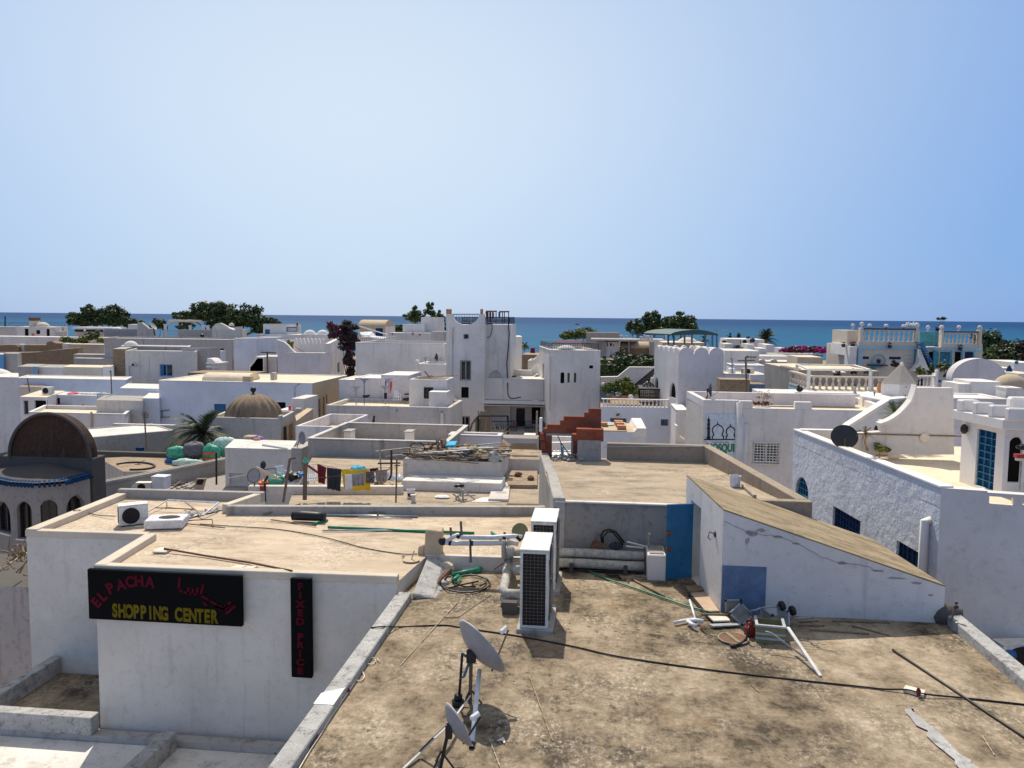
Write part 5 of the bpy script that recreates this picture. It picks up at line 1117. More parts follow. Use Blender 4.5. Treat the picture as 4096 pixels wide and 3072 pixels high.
c=gy(b2(1495,955),28.4); dd=thing('satellite_dish','beige dish seen edge on lying on the short iron post','satellite dish',gy(b2(1455,1100),28.4))
m=MB(); nn_=camdir(.45,.86,.25); m.lathe(c,[(.53*i/7,.1*((i/7)**2)) for i in range(8)]+[(.53*i/7,.1*((i/7)**2)-.02) for i in range(7,-1,-1)],26,axis=nn_); m.build('reflector','tilec',dd,smooth=True); m=MB(); m.tube([c,c-nn_*.3],.05,7); m.build('mount','iron',dd)
m=MB(); m.tube([gy(b2(1430,880),28.5),gy(b2(1590,865),28.5),gy(b2(1600,1000),28.5)],.02,5); m.build('arm','iron',dd)
c=gy(b2(1310,955),28.8); dd=thing('satellite_dish','round grey dish with a rusty rim left of the edge on dish','satellite dish',gy(b2(1320,1090),28.8)); nn_=V3((-.15,-1,.25)).normalized()
m=MB(); m.lathe(c,[(.26*i/7,-.05*(1-(i/7)**2)) for i in range(8)]+[(.27,-.003)],28,axis=nn_); o=m.build('reflector','dishg',dd,smooth=True); m=MB(); ring(m,c,.265,.015,nn_,30,5); m.build('rim','rusty',dd); m=MB(); m.tube([c-nn_*.1,gy(b2(1320,1095),28.9)],.03); m.build('pole','rustpole',dd)
m=MB(); m.box(*(gy(b2(1388,1150),26.6)-V3((.0,.0,.0))),*(gy(b2(1455,1090),26.6)+V3((0,.1,0)))); tag(m.build('red_box','red'),'small red plastic box hanging on the short iron post','box')
c=gz(b3(1402,1235),-1.6); t=bucket('paint_bucket','white paint bucket with a black label on the lower roof under the junk shed',b3(1402,1235),.15,.32,'plastic',-1.6,'black')
m=MB(); p=gz(b3(1428,1295),-1.6); m.box(p.x-.06,p.y,-1.6,p.x+.06,p.y+.12,-1.36); m.box(p.x-.1,p.y-.04,-1.359,p.x+.1,p.y+.16,-1.32); tag(m.build('vent_stub','aged'),'small capped vent block in front of the paint bucket','vent')
t=thing('wooden_stool','broken wooden trestle stool lying before the junk shed bench','stool',gz(b4(310,1260),-1.6)); Yw=28.8
for a_,b_ in (((265,1105),(470,1255)),((190,1185),(300,1265)),((320,1150),(230,1250)),((320,1130),(320,1240)),((250,1210),(480,1205)),((240,1270),(370,1250))): m=MB(); m.beam(gy(b4(*a_),Yw),gy(b4(*b_),Yw+.2),.07,.05); m.build('bar','grimy',t)
m=MB(); m.tube([gy(b4(215,1085),30.25),gy(b4(332,1083),30.25)],.06,8); tag(m.build('black_tube','black'),'short black tube lying on the junk shed bench','tube')
m=MB(); m.blob(gz(b4(60,1222),-1.55),.3,.2,.06,8,4); tag(m.build('white_rag','whitefab'),'flat white rag lying left of the trestle stool','rag')
m=MB(); m.prism([gz(b4(*p),-1.59).xy for p in ((420,1288),(800,1290),(800,1225),(560,1235))],-1.595,-1.58); tag(m.build('white_patch','white'),'bright whitewashed patch of roof right of the trestle stool','patch')
for i in range(34):
    x=rr.uniform(-9.6,sx0-.4); y=rr.uniform(30.2,31.2); z=-1.32+rr.uniform(0,.12); s=rr.uniform(.05,.16); m=MB()
    if i%3: m.blob((x,y,z),s*1.5,s,s*.8,8,5,.3,rr)
    else: m.beam((x,y,z),(x+rr.uniform(-.5,.5),y+.2,z+rr.uniform(0,.5)),.05,.03)
    tag(m.build('litter',rr.choice(['plastic','bag_green','cover','cardb','bag_blue','drywood','grimy','teal'])),'small piece of rubbish in the heap behind the ledge of the lower roof','litter','rubbish behind the ledge')
# ---- alley between junk shed and raised roof
al=house('ruined_house','collapsed brown roof with a debris pit beside the raised roof wall',[tuple(gz(b4(*p),-1.45).xy) for p in ((895,1070),(1262,1075),(1262,895),(845,890))],-1.45,wall='brownroof',roof='brownroof',par=0)
m=MB(); fl=[gz(b4(*p),-2.6) for p in ((890,1262),(1262,1262),(1262,1000),(890,1000))]; m.poly(*fl); m.build('pit_floor','darkg',al,fix=False)
m=MB(); a=gz(b4(885,1262),-1.45); b=gz(b4(1262,1262),-1.45); m.box(a.x,a.y-.35,-9,b.x+.3,a.y-.05,-1.5); m.build('front_beam','brownroof',al,bevel=.04)
m=MB(); a2_=gz(b4(835,880),-1.45); a3_=gz(b4(895,1290),-1.6); m.prism([(a3_.x-.75,a3_.y),(a3_.x,a3_.y),(a2_.x+.35,a2_.y),(a2_.x-.2,a2_.y)],-5,-1.5); m.build('side_wall','aged',al)
for k,pts in enumerate((((890,1040),(960,1030),(1100,1200),(1040,1240)),((1150,1160),(1255,1110),(1255,1240),(1150,1240)),((990,1055),(1250,1070),(1250,1110),(1040,1090)),((1020,1110),(1110,1120),(1140,1170),(1060,1170)),((1040,1170),(1160,1180),(1150,1240),(1060,1240)))):
    q=[gz(b4(*p),(-1.5,-1.6,-2.3,-2.4)[i] if k==0 else (-2.2 if k else -1.6)) for i,p in enumerate(pts)]; m=MB(); m.hexa(q,[v+V3((0,0,.06)) for v in q]); tag(m.build('debris_sheet','cardb' if k<3 else 'rusty'),('large tilted brown sheet at the left of the debris pit','brown sheet at the right of the debris pit','dark brown sheet under the far rim of the debris pit','small brown board in the middle of the debris pit','rusty board at the bottom of the debris pit')[k],'board')
q=[gz(b4(*p),-2.0) for p in ((1040,1160),(1110,1170),(1120,1140),(1060,1138))]; m=MB(); m.hexa(q,[v+V3((0,0,.03)) for v in q]); tag(m.build('white_sheet','whitefab'),'white paper sheet lying in the debris pit','sheet')
for k,p in enumerate((b4(1022,940),b4(1178,985))):
    m=MB(); m.blob(gz(p,-1.36),.16,.14,.1,7,5,.2); tag(m.build('brick_lump','rusty'),'dark lump on the brown roof above the debris pit, %s one'%('left','right')[k],'rubble')
H_('alley_house','low white wall with a brown flat roof in the alley beside the raised roof',b4(838,742),b4(1300,745),34.6,dep=2.6,wall='aged',roof='brownroof',par=0)
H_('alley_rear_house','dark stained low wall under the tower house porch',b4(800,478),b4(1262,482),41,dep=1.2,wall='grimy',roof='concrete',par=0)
m=MB(); q=[gz(b4(*p),z) for p,z in (((905,622),-.78),((1262,628),-.78),((1255,570),-.55),((940,568),-.55))]; m.hexa(q,[v+V3((0,0,.08)) for v in q]); tag(m.build('reed_mat','reed'),'grey reed mat lying at the foot of the dark alley wall','mat')
m=MB(); m.tube([gy(b4(795,560),37),gy(b4(870,600),37),gy(b4(920,680),36.6)],[.3,.25,.05],8); tag(m.build('old_awning','tan'),'curved tan sheet hanging at the left of the alley','sheet')
m=MB(); q=[gy(b4(*p),34.4) for p in ((805,810),(895,812),(895,665),(805,665))]; m.ext(q,(0,.04,0)); tag(m.build('wire_mesh','panel'),'grey mesh panel leaning on the low white alley wall','panel')
# ---- sacks roof
S1=house('sack_roof_house','low house with a brown flat roof piled with coloured sacks',[tuple(gz(p,-3.8).xy) for p in (b1(1560,905),b2(930,895),b2(900,660),b1(1250,735))],-3.8,wall='grimy',roof='brownroof',par=0)
a=gz(b1(1150,700),-3.8); b=gz(b2(760,690),-3.8); m=MB(); m.box(a.x,a.y,-9,b.x,a.y+.4,gy(b1(1150,648),a.y).z); m.build('rear_parapet','darkg',S1)  # shadow on this low wall put in as dark grey
S2=H_('junk_yard_house','grey low roof with ledges in front of the sacks, strewn with scrap',b1(1545,1215),b2(930,1225),37,dep=8.5,wall='greyc',roof='concrete',par=0)
for k,(y0,y1,Yq) in enumerate(((895,945,45.6),(965,1000,43.5))):
    a=gy(b1(1570,y0),Yq); b=gy(b2(920,y1),Yq); m=MB(); m.box(a.x,Yq,-5.5,b.x,Yq+.6,a.z); m.build('ledge','grimy' if k else 'greyc',S2)
H_('slant_wall_house','grey house with a white capped wall sloping left of the sack roof',b1(1172,1060),b1(1200,1050),36,dep=9,sk=-22,wall='greyc',roof='brownroof',par=.1,rim='white')
sk_=[((345,670),.95,.55,.62,'bag_green','large green plastic sack lying at the left of the sack pile'),((560,640),1.05,.7,.8,'bag_grey','big black and grey checked sack in the middle of the pile'),((775,690),.8,.6,.95,'bag_green','green sack with orange stripes standing at the right of the pile'),
 ((960,555),1.15,.6,.6,'bag_pale','striped pale green sack on top at the right rear of the pile'),((480,800),1.35,.6,.42,'bag_pale','pale torn green sack lying in front of the pile'),((285,780),.7,.5,.4,'bag_blue','blue sack lying under the large green one'),((900,640),.7,.5,.5,'bag_green','plain green sack behind the orange striped one')]
for k,(p,rx,ry,rz,mat,lb) in enumerate(sk_):
    rx*=.62; ry*=.62; rz*=.62; c=gy(b2(*p),45.2+ry-(.8 if k==4 else 0)+(1. if k in (3,6) else 0)); t=thing('plastic_sack',lb,'sack',c-V3((0,0,rz)),'sacks piled on the brown roof'); m=MB(); m.blob(c,rx*1.15,ry,rz*1.1,18,11,.12,random.Random(k+60)); m.build('sack',mat,t,smooth=True)
    m=MB(); e=c+V3((-rx*.95,0,-rz*.2)); m.blob(e,.09,.08,.07,7,5,.2); m.build('tied_end',mat,t)
    if k==2:
        for dz in (-.2,.13): m=MB(); m.lathe(c+V3((0,0,dz)),[(rx*1.0*math.sqrt(1-(dz/rz)**2)+.02,-.07),(rx*1.0*math.sqrt(1-(dz/rz)**2)+.02,.07)],18); ob=m.build('stripe','orange',t); 
t=thing('balloon_bundle','round purple and orange cloth bundle before the ribbed dome','bundle',gy(b2(1370,600),43)); m=MB(); m.blob(gy(b2(1370,570),43),1.5*.34,.45,.52,16,10,.06); m.build('bundle','purple',t,smooth=True); m=MB(); m.blob(gy(b2(1350,510),42.7),.22,.2,.15,9,6,.1); m.build('patch','terra',t)
m=MB(); a=gy(b2(1210,600),43); b=gy(b2(1250,490),43); m.box(a.x,43,a.z,b.x,43.5,b.z); m.box(a.x-.1,42.95,b.z+.003,b.x+.3,43.55,b.z+.14); tag(m.build('yellow_cabinet','tan'),'narrow mustard cabinet left of the purple bundle','cabinet')
pole('iron_post','thin dark post at the right of the sack pile','post',b2(840,1070),b2(838,660),38,.05,'iron')
m=MB(); m.tube([gz(b2(245,872),-3.7),gz(b2(820,870),-3.7)],.08,8); tag(m.build('white_pipe','pvcw'),'white pipe lying in front of the sack pile','pipe')
m=MB(); m.tube([gy(b2(120,940),43),gy(b2(660,938),43)],.09,8); tag(m.build('grey_pipe','pvcgrey'),'long grey pipe lying on the ledge below the sack pile','pipe')
m=MB(); m.tube([gy(b2(380,918),44),gy(b2(780,922),44)],.05,6); tag(m.build('grey_pipe','steel'),'thin metal pipe lying behind the long grey pipe below the sacks','pipe')
small_ac('tan old air conditioner lying among the scrap left of the white tank',gy(b1(1830,1155),37.6),.15,.76,.4,.46)
m=MB(); a=gy(b2(20,1130),37.6); b=gy(b2(185,985),37.6); m.box(a.x,37.6,a.z,b.x,38.2,b.z); m.box(a.x-.03,37.57,b.z+.004,b.x+.03,38.23,b.z+.06); tag(m.build('white_tank','plastic',bevel=.03),'white plastic tank among the scrap below the sacks','tank')
m=MB(); m.blob(gy(b1(1655,1100),38),.27,.2,.22,12,8,.1); tag(m.build('silver_bag','foil'),'silver bag left of the tan old air conditioner','bag')
t=thing('machine_casing','tan machine panel with an oval window leaning among the scrap','panel',gy(b2(620,1150),37.6)); m=MB(); m.ext([gy(b2(*p),37.6) for p in ((540,1150),(665,1150),(710,990),(585,992))],(0,.12,.0)); m.build('panel','cardb',t,bevel=.03)
m=MB(); m.ext([gy(b2(*p),37.57) for p in ((585,1070),(655,1072),(685,1010),(650,1002),(600,1005))],(0,.02,0)); m.build('window','coil',t)
rr=random.Random(5)
for i in range(16):
    x=rr.uniform(200,560); y=rr.uniform(1060,1140); m=MB(); a=gy(b2(x,y),37.8+rr.random()); b=gy(b2(x+rr.uniform(60,180),y+rr.uniform(-70,40)),38.2+rr.random()); m.beam(a,b,.05,.04); tag(m.build('scrap_bar',rr.choice(['iron','charcoal','wood'])),'dark bar in the scrap beside the white tank','scrap','bars in the scrap below the sacks')
m=MB(); m.blob(gy(b1(2000,930),44),.4,.2,.12,11,7,.2); tag(m.build('white_rags','cover'),'grey white rags on the ledge below the blue sack','rags')
t=thing('hose_ring','large loop of dark hose lying on the brown sack roof','hose',gz(b1(1700,835),-3.8)); m=MB(); m.tube([gz(b1(*p),-3.76) for p in circ(1700,835,255,47,24,-2.6,1.8)],.07,6); m.build('hose','iron',t)
pole('leaning_pipe','thin pale pipe jutting from the low white house','pipe',b2(1000,985),b2(1230,940),38.5,.02,'wmetal')
lw=H_('low_white_house','low whitewashed house right of the sacks with a stained wall',b2(945,602),b2(1790,612),40,dep=3,sk=16,wall='white2',roof='whiteroof',par=0,ops=((0,b2(1005,920),b2(1235,1090),'blank',{'col':'white2','dep':.12}),))
m=MB(); m.box(*gy(b2(1790,900),39.98),*(gy(b2(1915,612),39.98)+V3((0,2.5,0)))); m.build('annex','grimy',lw)
m=MB(); m.tube([gy(b2(1420,570),39.9),gy(b2(1560,590),39.9),gy(b2(1735,618),39.9)],.06,6); m.build('gutter','pvcw',lw)
dish('white dish seen from the side at the right corner of the low white house',gy(b2(1915,480),40),.34,camdir(.95,.12,-.25),'dishg',gy(b2(1860,600),40),depth=.12,extras=False)
c0=gy(b2(1430,820),29.5); t=thing('pole_antenna','small dark lantern shaped antenna on a thin arm above the dishes','antenna',c0); m=MB(); m.blob(c0,.11,.1,.16,8,6,.1); m.build('box','charcoal',t); m=MB(); m.tube([c0,gy(b2(1345,900),29.5)],.02); m.build('arm','drywood',t)
# ---- ribbed dome house
dh=H_('dome_house','small square whitewashed house with a dark stained ribbed dome',b2(760,214),b2(1650,222),52,dep=4.3,sk=9,wall='aged',roof='grimy',par=.25,em={1:'white2'},ops=((1,b2(1752,320),b2(1815,610),'leaf',{'col':'tan'}),(1,b2(1686,345),b2(1722,520),'grille')))
pd,zt_,zr_d=INFO[dh.name]; c=gy(b2(1312,275),54.1); rd=(gy(b2(1640,275),54.1)-gy(b2(985,275),54.1)).length/2
dome(dh,(c.x,c.y,zr_d),rd,rd*1.05+(c.z-zr_d),'domeg',ribs=16); m=MB(); q=V3((c.x,c.y,zr_d+rd*1.05+(c.z-zr_d))); m.blob(q+V3((0,0,.28)),.21,.21,.2,10,7); m.tube([q-V3((0,0,.1)),q+V3((0,0,.3))],.08,7); m.build('finial','iron',dh,smooth=True)
for p in pd: 
    m=MB(); m.box(p.x-.2 if p.x>-22 else p.x,p.y-.02,zt_-.1,p.x+.02 if p.x>-22 else p.x+.4,p.y+.4,zt_+.22); m.build('corner_horn','aged',dh,bevel=.05)
palm('date palm with drooping grey green fronds left of the ribbed dome house',gy((800,1900),49.5),gy((812,1738),49.5),3.0,40,4,droop=.75)
palm('short young palm frond tuft before the blue door',gy((905,1700),57),gy((893,1668),57),.7,14,9,droop=.4,mat='leaf_mid')
# ---- apse building on the left
pts=[gy(b1(x,1125),Y) for x,Y in ((-260,31.6),(-120,30.2),(160,29.5),(470,29.4),(790,29.9),(1140,31.5))]; zr2=-1.72
pa=[V3((p.x,p.y)) for p in pts]
ap=house('apse_shrine','dark domed shrine with a rust brown semicircular gable, blue tile rim and arched windows',pa,zr2,wall='concrete',roof='darkg',par=0,dep=.2,ops=((1,b1(-60,1260),b1(140,1700),'win',{'arch':'r','col':'iron','nm':'arched_window'}),(2,b1(205,1275),b1(415,1760),'win',{'arch':'r','col':'iron','nm':'arched_window'}),(3,b1(505,1270),b1(742,1760),'win',{'arch':'r','col':'iron','nm':'arched_window'}),(4,b1(832,1240),b1(1075,1700),'win',{'arch':'r','col':'iron','nm':'arched_window'})))
m=MB(); bx0=gy(b1(-130,740),31.6); bx1=gy(b1(1168,740),31.6); m.box(bx0.x,31.6,-9.5,bx1.x,32.5,bx1.z); m.build('gable_block','darkg',ap,bevel=.03)
g0=gy(b1(138,738),31.62); g1=gy(b1(1148,738),31.62); m=MB(); vault(m,g0.x,g1.x,31.62,32.1,bx1.z-.002,(g1.x-g0.x)/2*1.02,28,'y'); m.build('vault','rustw',ap)
m=MB(); ring_=[]; rr_=(g1.x-g0.x)/2; cx=(g0.x+g1.x)/2
for i in range(29): a=math.pi*i/28; ring_.append((cx-(rr_+.02)*math.cos(a),31.56,bx1.z+(rr_*1.02+.02)*math.sin(a)))
m.tube(ring_,.07,6); m.build('gable_rim','darkg',ap)
apex=gy(b1(600,800),31.55); m=MB()
for a,b in zip(pa[:-1],pa[1:]): 
    oa=(a-V3((cx,31.6)))*.05; ob=(b-V3((cx,31.6)))*.05; m.poly((a.x+oa.x,a.y+oa.y,zr2+.12),(b.x+ob.x,b.y+ob.y,zr2+.12),tuple(apex))
m.build('apse_roof','darkg',ap,fix=False)
m=MB()
for a,b in zip(pa[:-1],pa[1:]):
    d=(b-a).normalized(); n_=V3((d.y,-d.x)); L=(b-a).length; k=int(L/.16)
    for i in range(k):
        c=a+d*(L*(i+.5)/k)+n_*.03; m.tube([(c.x-n_.x*.1,c.y-n_.y*.1,zr2+.17),(c.x+n_.x*.16,c.y+n_.y*.16,zr2-.03)],.055,6)
m.build('tile_rim','dkblue',ap,smooth=True)
H_('left_edge_house','tall pale plastered house with a small dome cut by the left edge of the photo',(-150,1505),(75,1506),33.5,dep=3,sk=38,wall='white2',roof='whiteroof',par=0)
m=MB(); q=gy((-25,1506),35.5); m.lathe((q.x,q.y,q.z-.1),[(.85*math.cos(math.pi/2*i/7),.5*math.sin(math.pi/2*i/7)) for i in range(8)],20); tag(m.build('roof_dome','whiteroof',smooth=True),'low white dome on the tall house at the left edge','dome')
pl=H_('alley_wall','greenish grey stained wall below the shrine at the left edge',(-300,2330),(120,2285),21.5,dep=3,wall='grimy',roof='darkg',par=0)
t=thing('dry_branches','heap of dry branches and dead leaves beside the white shop corner','branches',gy((70,2290),20.5)); m=MB(); rr=random.Random(3)
for i in range(16): a=gy((rr.uniform(0,110),rr.uniform(2200,2300)),20.4+rr.random()); m.tube([a,a+V3((rr.uniform(-.5,.5),rr.uniform(-.3,.3),rr.uniform(-.1,.5)))],[.03,.008],5)
m.build('branches','wood',t); m=MB(); leaves(m,gy((75,2215),20.9),.35,.4,.45,110,.05,rr); m.build('dead_leaves','leaf_dry',t,fix=False)
rod('cane','long pale cane stretched over the dry branches','stick',[(-10,2290),(60,2240),(112,2208)],-2.2,.03,'drywood')
# ================================================================== TOWN CONTINUED
def W(e,p,q,k='grille',**x): return (e,p,q,k,x)
# ---- long blue white house
lh=H_('long_house','long bluish house with blue door, barrel vault and tan side with narrow shutters',(635,1523),a2(2050,1030),62,dep=9,wall='bluewash',roof='creamroof',par=0,em={1:'tan'},rim='white',
  ops=(W(0,a2(808,1312),a2(962,1475),'door',col='blue'),W(0,a2(1605,1290),a2(1715,1388),'void'),W(1,a3(172,1282),a3(202,1570),'leaf',col='navy',nm='shutter'),W(1,a3(234,1255),a3(262,1520),'leaf',col='navy',nm='shutter'),W(1,a3(288,1228),a3(312,1480),'leaf',col='navy',nm='shutter'),W(1,a3(328,1200),a3(348,1300),'leaf',col='navy',nm='shutter')))
pz=INFO[lh.name][1]; v0=gy(a2(670,1000),63.2); v1=gy(a2(1245,1000),63.2); m=MB(); vault(m,v0.x,v1.x,63,65.5,pz-.02,.62); m.build('vault','creamroof',lh)
a=gy(a2(1205,1012),62.6); m=MB(); m.box(a.x-.1,62.3,pz-.02,a.x+.6,62.8,pz+.45); m.build('vent','tan',lh)
m=MB(); m.box(*gy(a2(1522,1015),62.4),*(gy(a2(1565,920),62.4)+V3((0,.7,0)))); m.build('chimney','cream',lh)
H_('side_house','low bluish house end adjoining the left of the long bluish house',a1(1795,1240),a2(112,1020),61.5,dep=5,sk=24,wall='bluewash',roof='whiteroof',par=0)
rk=thing('wall_rack','thin iron rack fixed to the long bluish wall','rack',gy(a2(80,1480),61.9))
for a_,b_ in (((80,1412),(248,1390)),((80,1485),(252,1478)),((80,1412),(80,1485)),((150,1405),(152,1482))): m=MB(); m.tube([gy(a2(*a_),61.85),gy(a2(*b_),61.85)],.03,5); m.build('bar','iron',rk)
pole('wall_lamp','bent grey lamp arm rising from the small white block beside the ribbed dome','lamp',a2(1833,1230),a2(1833,1100),60,.09,'greymet',((a2(1833,1100),a2(1885,1065)),(a2(1870,1065),a2(1900,1062))))
bl=H_('white_block_shed','small white block shed right of the ribbed dome',a2(1785,1245),a2(1950,1258),58,dep=3,wall='white2',roof='whiteroof',par=0); m=MB(); 
m=MB(); a=gy(a2(1620,1390),57.5); b=gy(a2(1785,1390),57.5); m.box(a.x,57.5,-6,b.x,60,a.z); m.build('ledge','white',bl)
m=MB(); q=gy(a2(1768,1385),57.8); m.lathe(q,[(0,0),(.12,0),(.12,.3),(0,.31)],10); tag(m.build('pink_drum','rose'),'pink drum standing left of the small white block shed','drum')
m=MB(); a=gz(b2(1830,200),-1.6); pts=[gz(p,-1.7) for p in (b2(1835,200),b2(1990,100),b2(2060,110),b2(1850,265))]; m.hexa([(p.x,p.y,-9) for p in pts],pts); m.build('ramp','tan',bl)
# ---- slanting roof house and neighbours (left)
sl=H_('flat_roof_house','low grey house with a bright flat roof behind the rusty shrine gable',b1(1145,472),b1(2212,352),48,Yr=52,dep=4.6,wall='greyc',roof='whiteroof',par=.06)
m=MB(); a=gy(b1(1420,300),54); b=gy(b1(2212,290),54); m.box(a.x,54,-6,b.x+1,54.4,a.z); m.build('rear_parapet','aged',sl)
pole('television_antenna','tall thin television antenna with many bars before the flat grey house','antenna',b1(1850,640),b1(1825,150),46.5,.045,'rustpole',((b1(1790,180),b1(1880,180)),(b1(1800,200),b1(1875,200)),(b1(1800,222),b1(1870,220)),(b1(1795,160),b1(1860,155))))
m=MB(); a=gy(b1(1725,638),47.8); b=gy(b1(1812,600),47.8); m.box(a.x,47.7,a.z,b.x,47.9,b.z); tag(m.build('blue_board','dkblue'),'small dark blue panel at the foot of the television antenna','panel')
ar_=H_('arch_wall_house','long pale house front with a brown downpipe behind the rusty shrine gable',b1(365,156),b1(1580,155),58,dep=5,sk=24,wall='white2',roof='creamroof',par=.25,rim='white'); m=MB(); m.tube([gy(b1(1155,150),57.9),gy(b1(1158,395),57.9)],.08,6); m.build('downpipe','tan',ar_)
H_('old_wall_house','grey weathered block house between the pale house front and the long bluish house',a1(1215,1262),a1(1792,1255),60.5,dep=4,sk=24,wall='aged',roof='greyc',par=0)
H_('blue_block_house','small bluish block house behind the grey weathered block',a1(1512,1112),a1(2010,1102),66,dep=5,sk=24,wall='bluewash',roof='whiteroof',par=0)
ac_=H_('white_terrace_house','white house with three dark openings and a small roof carrying an air conditioner',a1(248,1222),a1(590,1225),63,dep=6,sk=22,wall='white',roof='creamroof',par=0,ops=(W(0,a1(295,1270),a1(362,1445),'win',col='greymet'),W(0,a1(435,1268),a1(590-4,1410),'void')))
H_('courtyard_house','bluish white courtyard wall with a dark doorway and red cloth',a1(595,1195),a1(1215,1200),66,dep=3,sk=26,wall='bluewash',roof='whiteroof',par=0,ops=(W(0,a1(680,1235),a1(765,1385),'void'),))
small_ac('white air conditioner on the roof of the white house with three dark openings',gy(a1(610,1190),65),.1,.85,.5,.62)
cloth('red_cloth','red cloth hanging on the courtyard wall at the left',a1(705,1312),a1(878,1340),a1(872,1380),a1(690,1378),65.6,'rose',seed=3)
cloth('red_scarf','small red cloth hanging alone right of the large red cloth',a1(1040,1318),a1(1056,1318),a1(1056,1362),a1(1042,1362),65.6,'red',seed=3)
m=MB(); m.blob(gy(a1(930,1185),66.8),.5,.5,.16,12,7,.15); tag(m.build('pink_bundle','rose'),'pink bundle on top of the courtyard wall','bundle')
rr=random.Random(9)
for i in range(9):
    m=MB(); m.blob(gy(a1(1000+i*45,1185+rr.uniform(-4,4)),66.9),.2,.2,.08,8,5,.25,rr); tag(m.build('grey_rag','cover'),'grey rag lying on top of the courtyard wall','rag','rags on the courtyard wall')
for p0,p1,Yq,lb in ((a1(345,985),a1(375,1160),68,'thin leaning pole left of the air conditioner on the white house'),(a1(1412,1185),a1(1400,890),64,'thin television mast before the long pale wall')): pole('thin_mast',lb,'pole',p0 if p0[1]>p1[1] else p1,p1 if p0[1]>p1[1] else p0,Yq,.05,'rustpole',((a1(1378,905),a1(1408,905)),) if Yq==64 else ())
H_('long_pale_wall','long bluish white wall topped white behind the house with the air conditioner',a1(215,988),a1(1590,986),72,dep=4,sk=24,wall='bluewash',roof='whiteroof',par=0,rim='white')
H_('low_tan_house','low tan rubble roof beside the white house with the air conditioner',a1(228,1095),a1(520,1105),70,dep=3,sk=26,wall='cream',roof='brownroof',par=0)
H_('cream_low_house','low cream stained house behind the long bluish white wall',a1(798,845),a1(1300,842),78,dep=4,sk=26,wall='cream',roof='creamroof',par=0)
H_('white_wall_gap','small bright white wall right of the low cream house',a1(1300,842),a1(1435,842),77.5,dep=3,sk=26,wall='white',roof='creamroof',par=0)
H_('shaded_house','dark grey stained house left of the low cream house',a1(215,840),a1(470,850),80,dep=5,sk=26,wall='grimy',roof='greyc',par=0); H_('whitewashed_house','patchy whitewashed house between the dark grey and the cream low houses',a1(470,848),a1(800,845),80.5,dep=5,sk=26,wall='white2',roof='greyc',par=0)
pole('blue_pipe','pale blue standpipe in front of the patchy whitewashed house','pipe',a1(440,985),a1(432,840),77,.12,'ltblue')
# ---- rough plaster house
H_('rough_house','grey plastered house with a blue shuttered window and ragged roof edge',a1(1580,638),a2(575,640),78,dep=8,sk=22,wall='aged',roof='grimy',par=.2,ops=(W(0,a2(122,812),a2(287,965),'shut',col='ltblue'),))
H_('rubble_pier','dark brown rubble pier at the left of the grey plastered house',a1(1425,618),a1(1580,620),78.2,dep=6,sk=24,wall='stone',roof='greyc',par=0)
t=thing('wall_spotlight','black spotlight on a thin bent pipe on the grey plastered house','lamp',gy(a1(1640,1090),77.8)); m=MB(); m.tube([gy(a1(1648,1090),77.8),gy(a1(1632,835),77.8),gy(a1(1740,830),77.8)],.05,5); m.build('pipe','greymet',t); m=MB(); m.blob(gy(a1(1680,818),77.7),.12,.1,.13,8,6); m.build('lamp','black',t)
rd_=H_('dome_annex','low slab roof with a small white dome behind the grey plastered house',a1(1530,582),a2(490,560),84,dep=3,sk=24,wall='greyc',roof='whiteroof',par=0,rim='white'); q=gy(a1(1655,580),85.5); m=MB(); m.lathe((q.x,q.y,q.z-.1),[(.78*math.cos(math.pi/2*i/7),.68*math.sin(math.pi/2*i/7)) for i in range(8)],16); m.build('dome','white',rd_,smooth=True)
m=MB(); 
H_('sheet_roof_shed','shed with a dark sagging sheet roof at the right of the small white dome',a2(400,608),a2(720,582),80,dep=3,wall='grimy',roof='darkg',par=0)
# ---- grey long house
H_('grey_long_house','long grey weathered house with a half shuttered window below the roof fences',(416,1352),a2(1055,484),105,dep=10,sk=22,wall='grimy',roof='grimy',par=.2,ops=(W(0,a2(808,602),a2(940,712),'win',col='white'),))
H_('bluish_house','bluish white house adjoining the long grey weathered one',a2(1058,488),a2(1345,468),104.5,dep=9,wall='bluewash',roof='whiteroof',par=.2,rim='white')
H_('stair_house','white recessed house with a steep outside stair beside the battlements',a2(1345,468),a2(1600,470),112,dep=5,wall='bluewash',roof='whiteroof',par=0)
stx=H_('lower_stair_house','low white house with a grey blue door under the outside stair',a2(1335,716),a2(1600,716),92,dep=4,wall='white2',roof='whiteroof',par=0,rim='white',ops=(W(0,a2(1342,812),a2(1432,950),'leaf',col='bluepaint'),))
m=MB()
for i in range(8):
    a=gy(a2(1270+i*14,860-i*18),91); b=gy(a2(1330+i*9,842-i*18),91); m.box(a.x,90.6,-6,b.x+.6,91.6,b.z)
m.build('outside_stair','white',stx)
pole('dark_mast','dark mast rising before the low white house with the grey blue door','pole',a2(1485,930),a2(1483,650),86,.1,'rustpole',((a2(1400,660),a2(1590,668)),))
H_('low_brown_house','low brown rubble wall behind the barrel vault of the long bluish house',a2(475,915),a2(1300,882),70,dep=3,wall='stone',roof='brownroof',par=0)
H_('lower_patio_wall','blue tinted low patio wall at the foot of the grey plastered house',a2(580,640),a2(905,700),84,dep=1,wall='bluewash',roof='whiteroof',par=0)
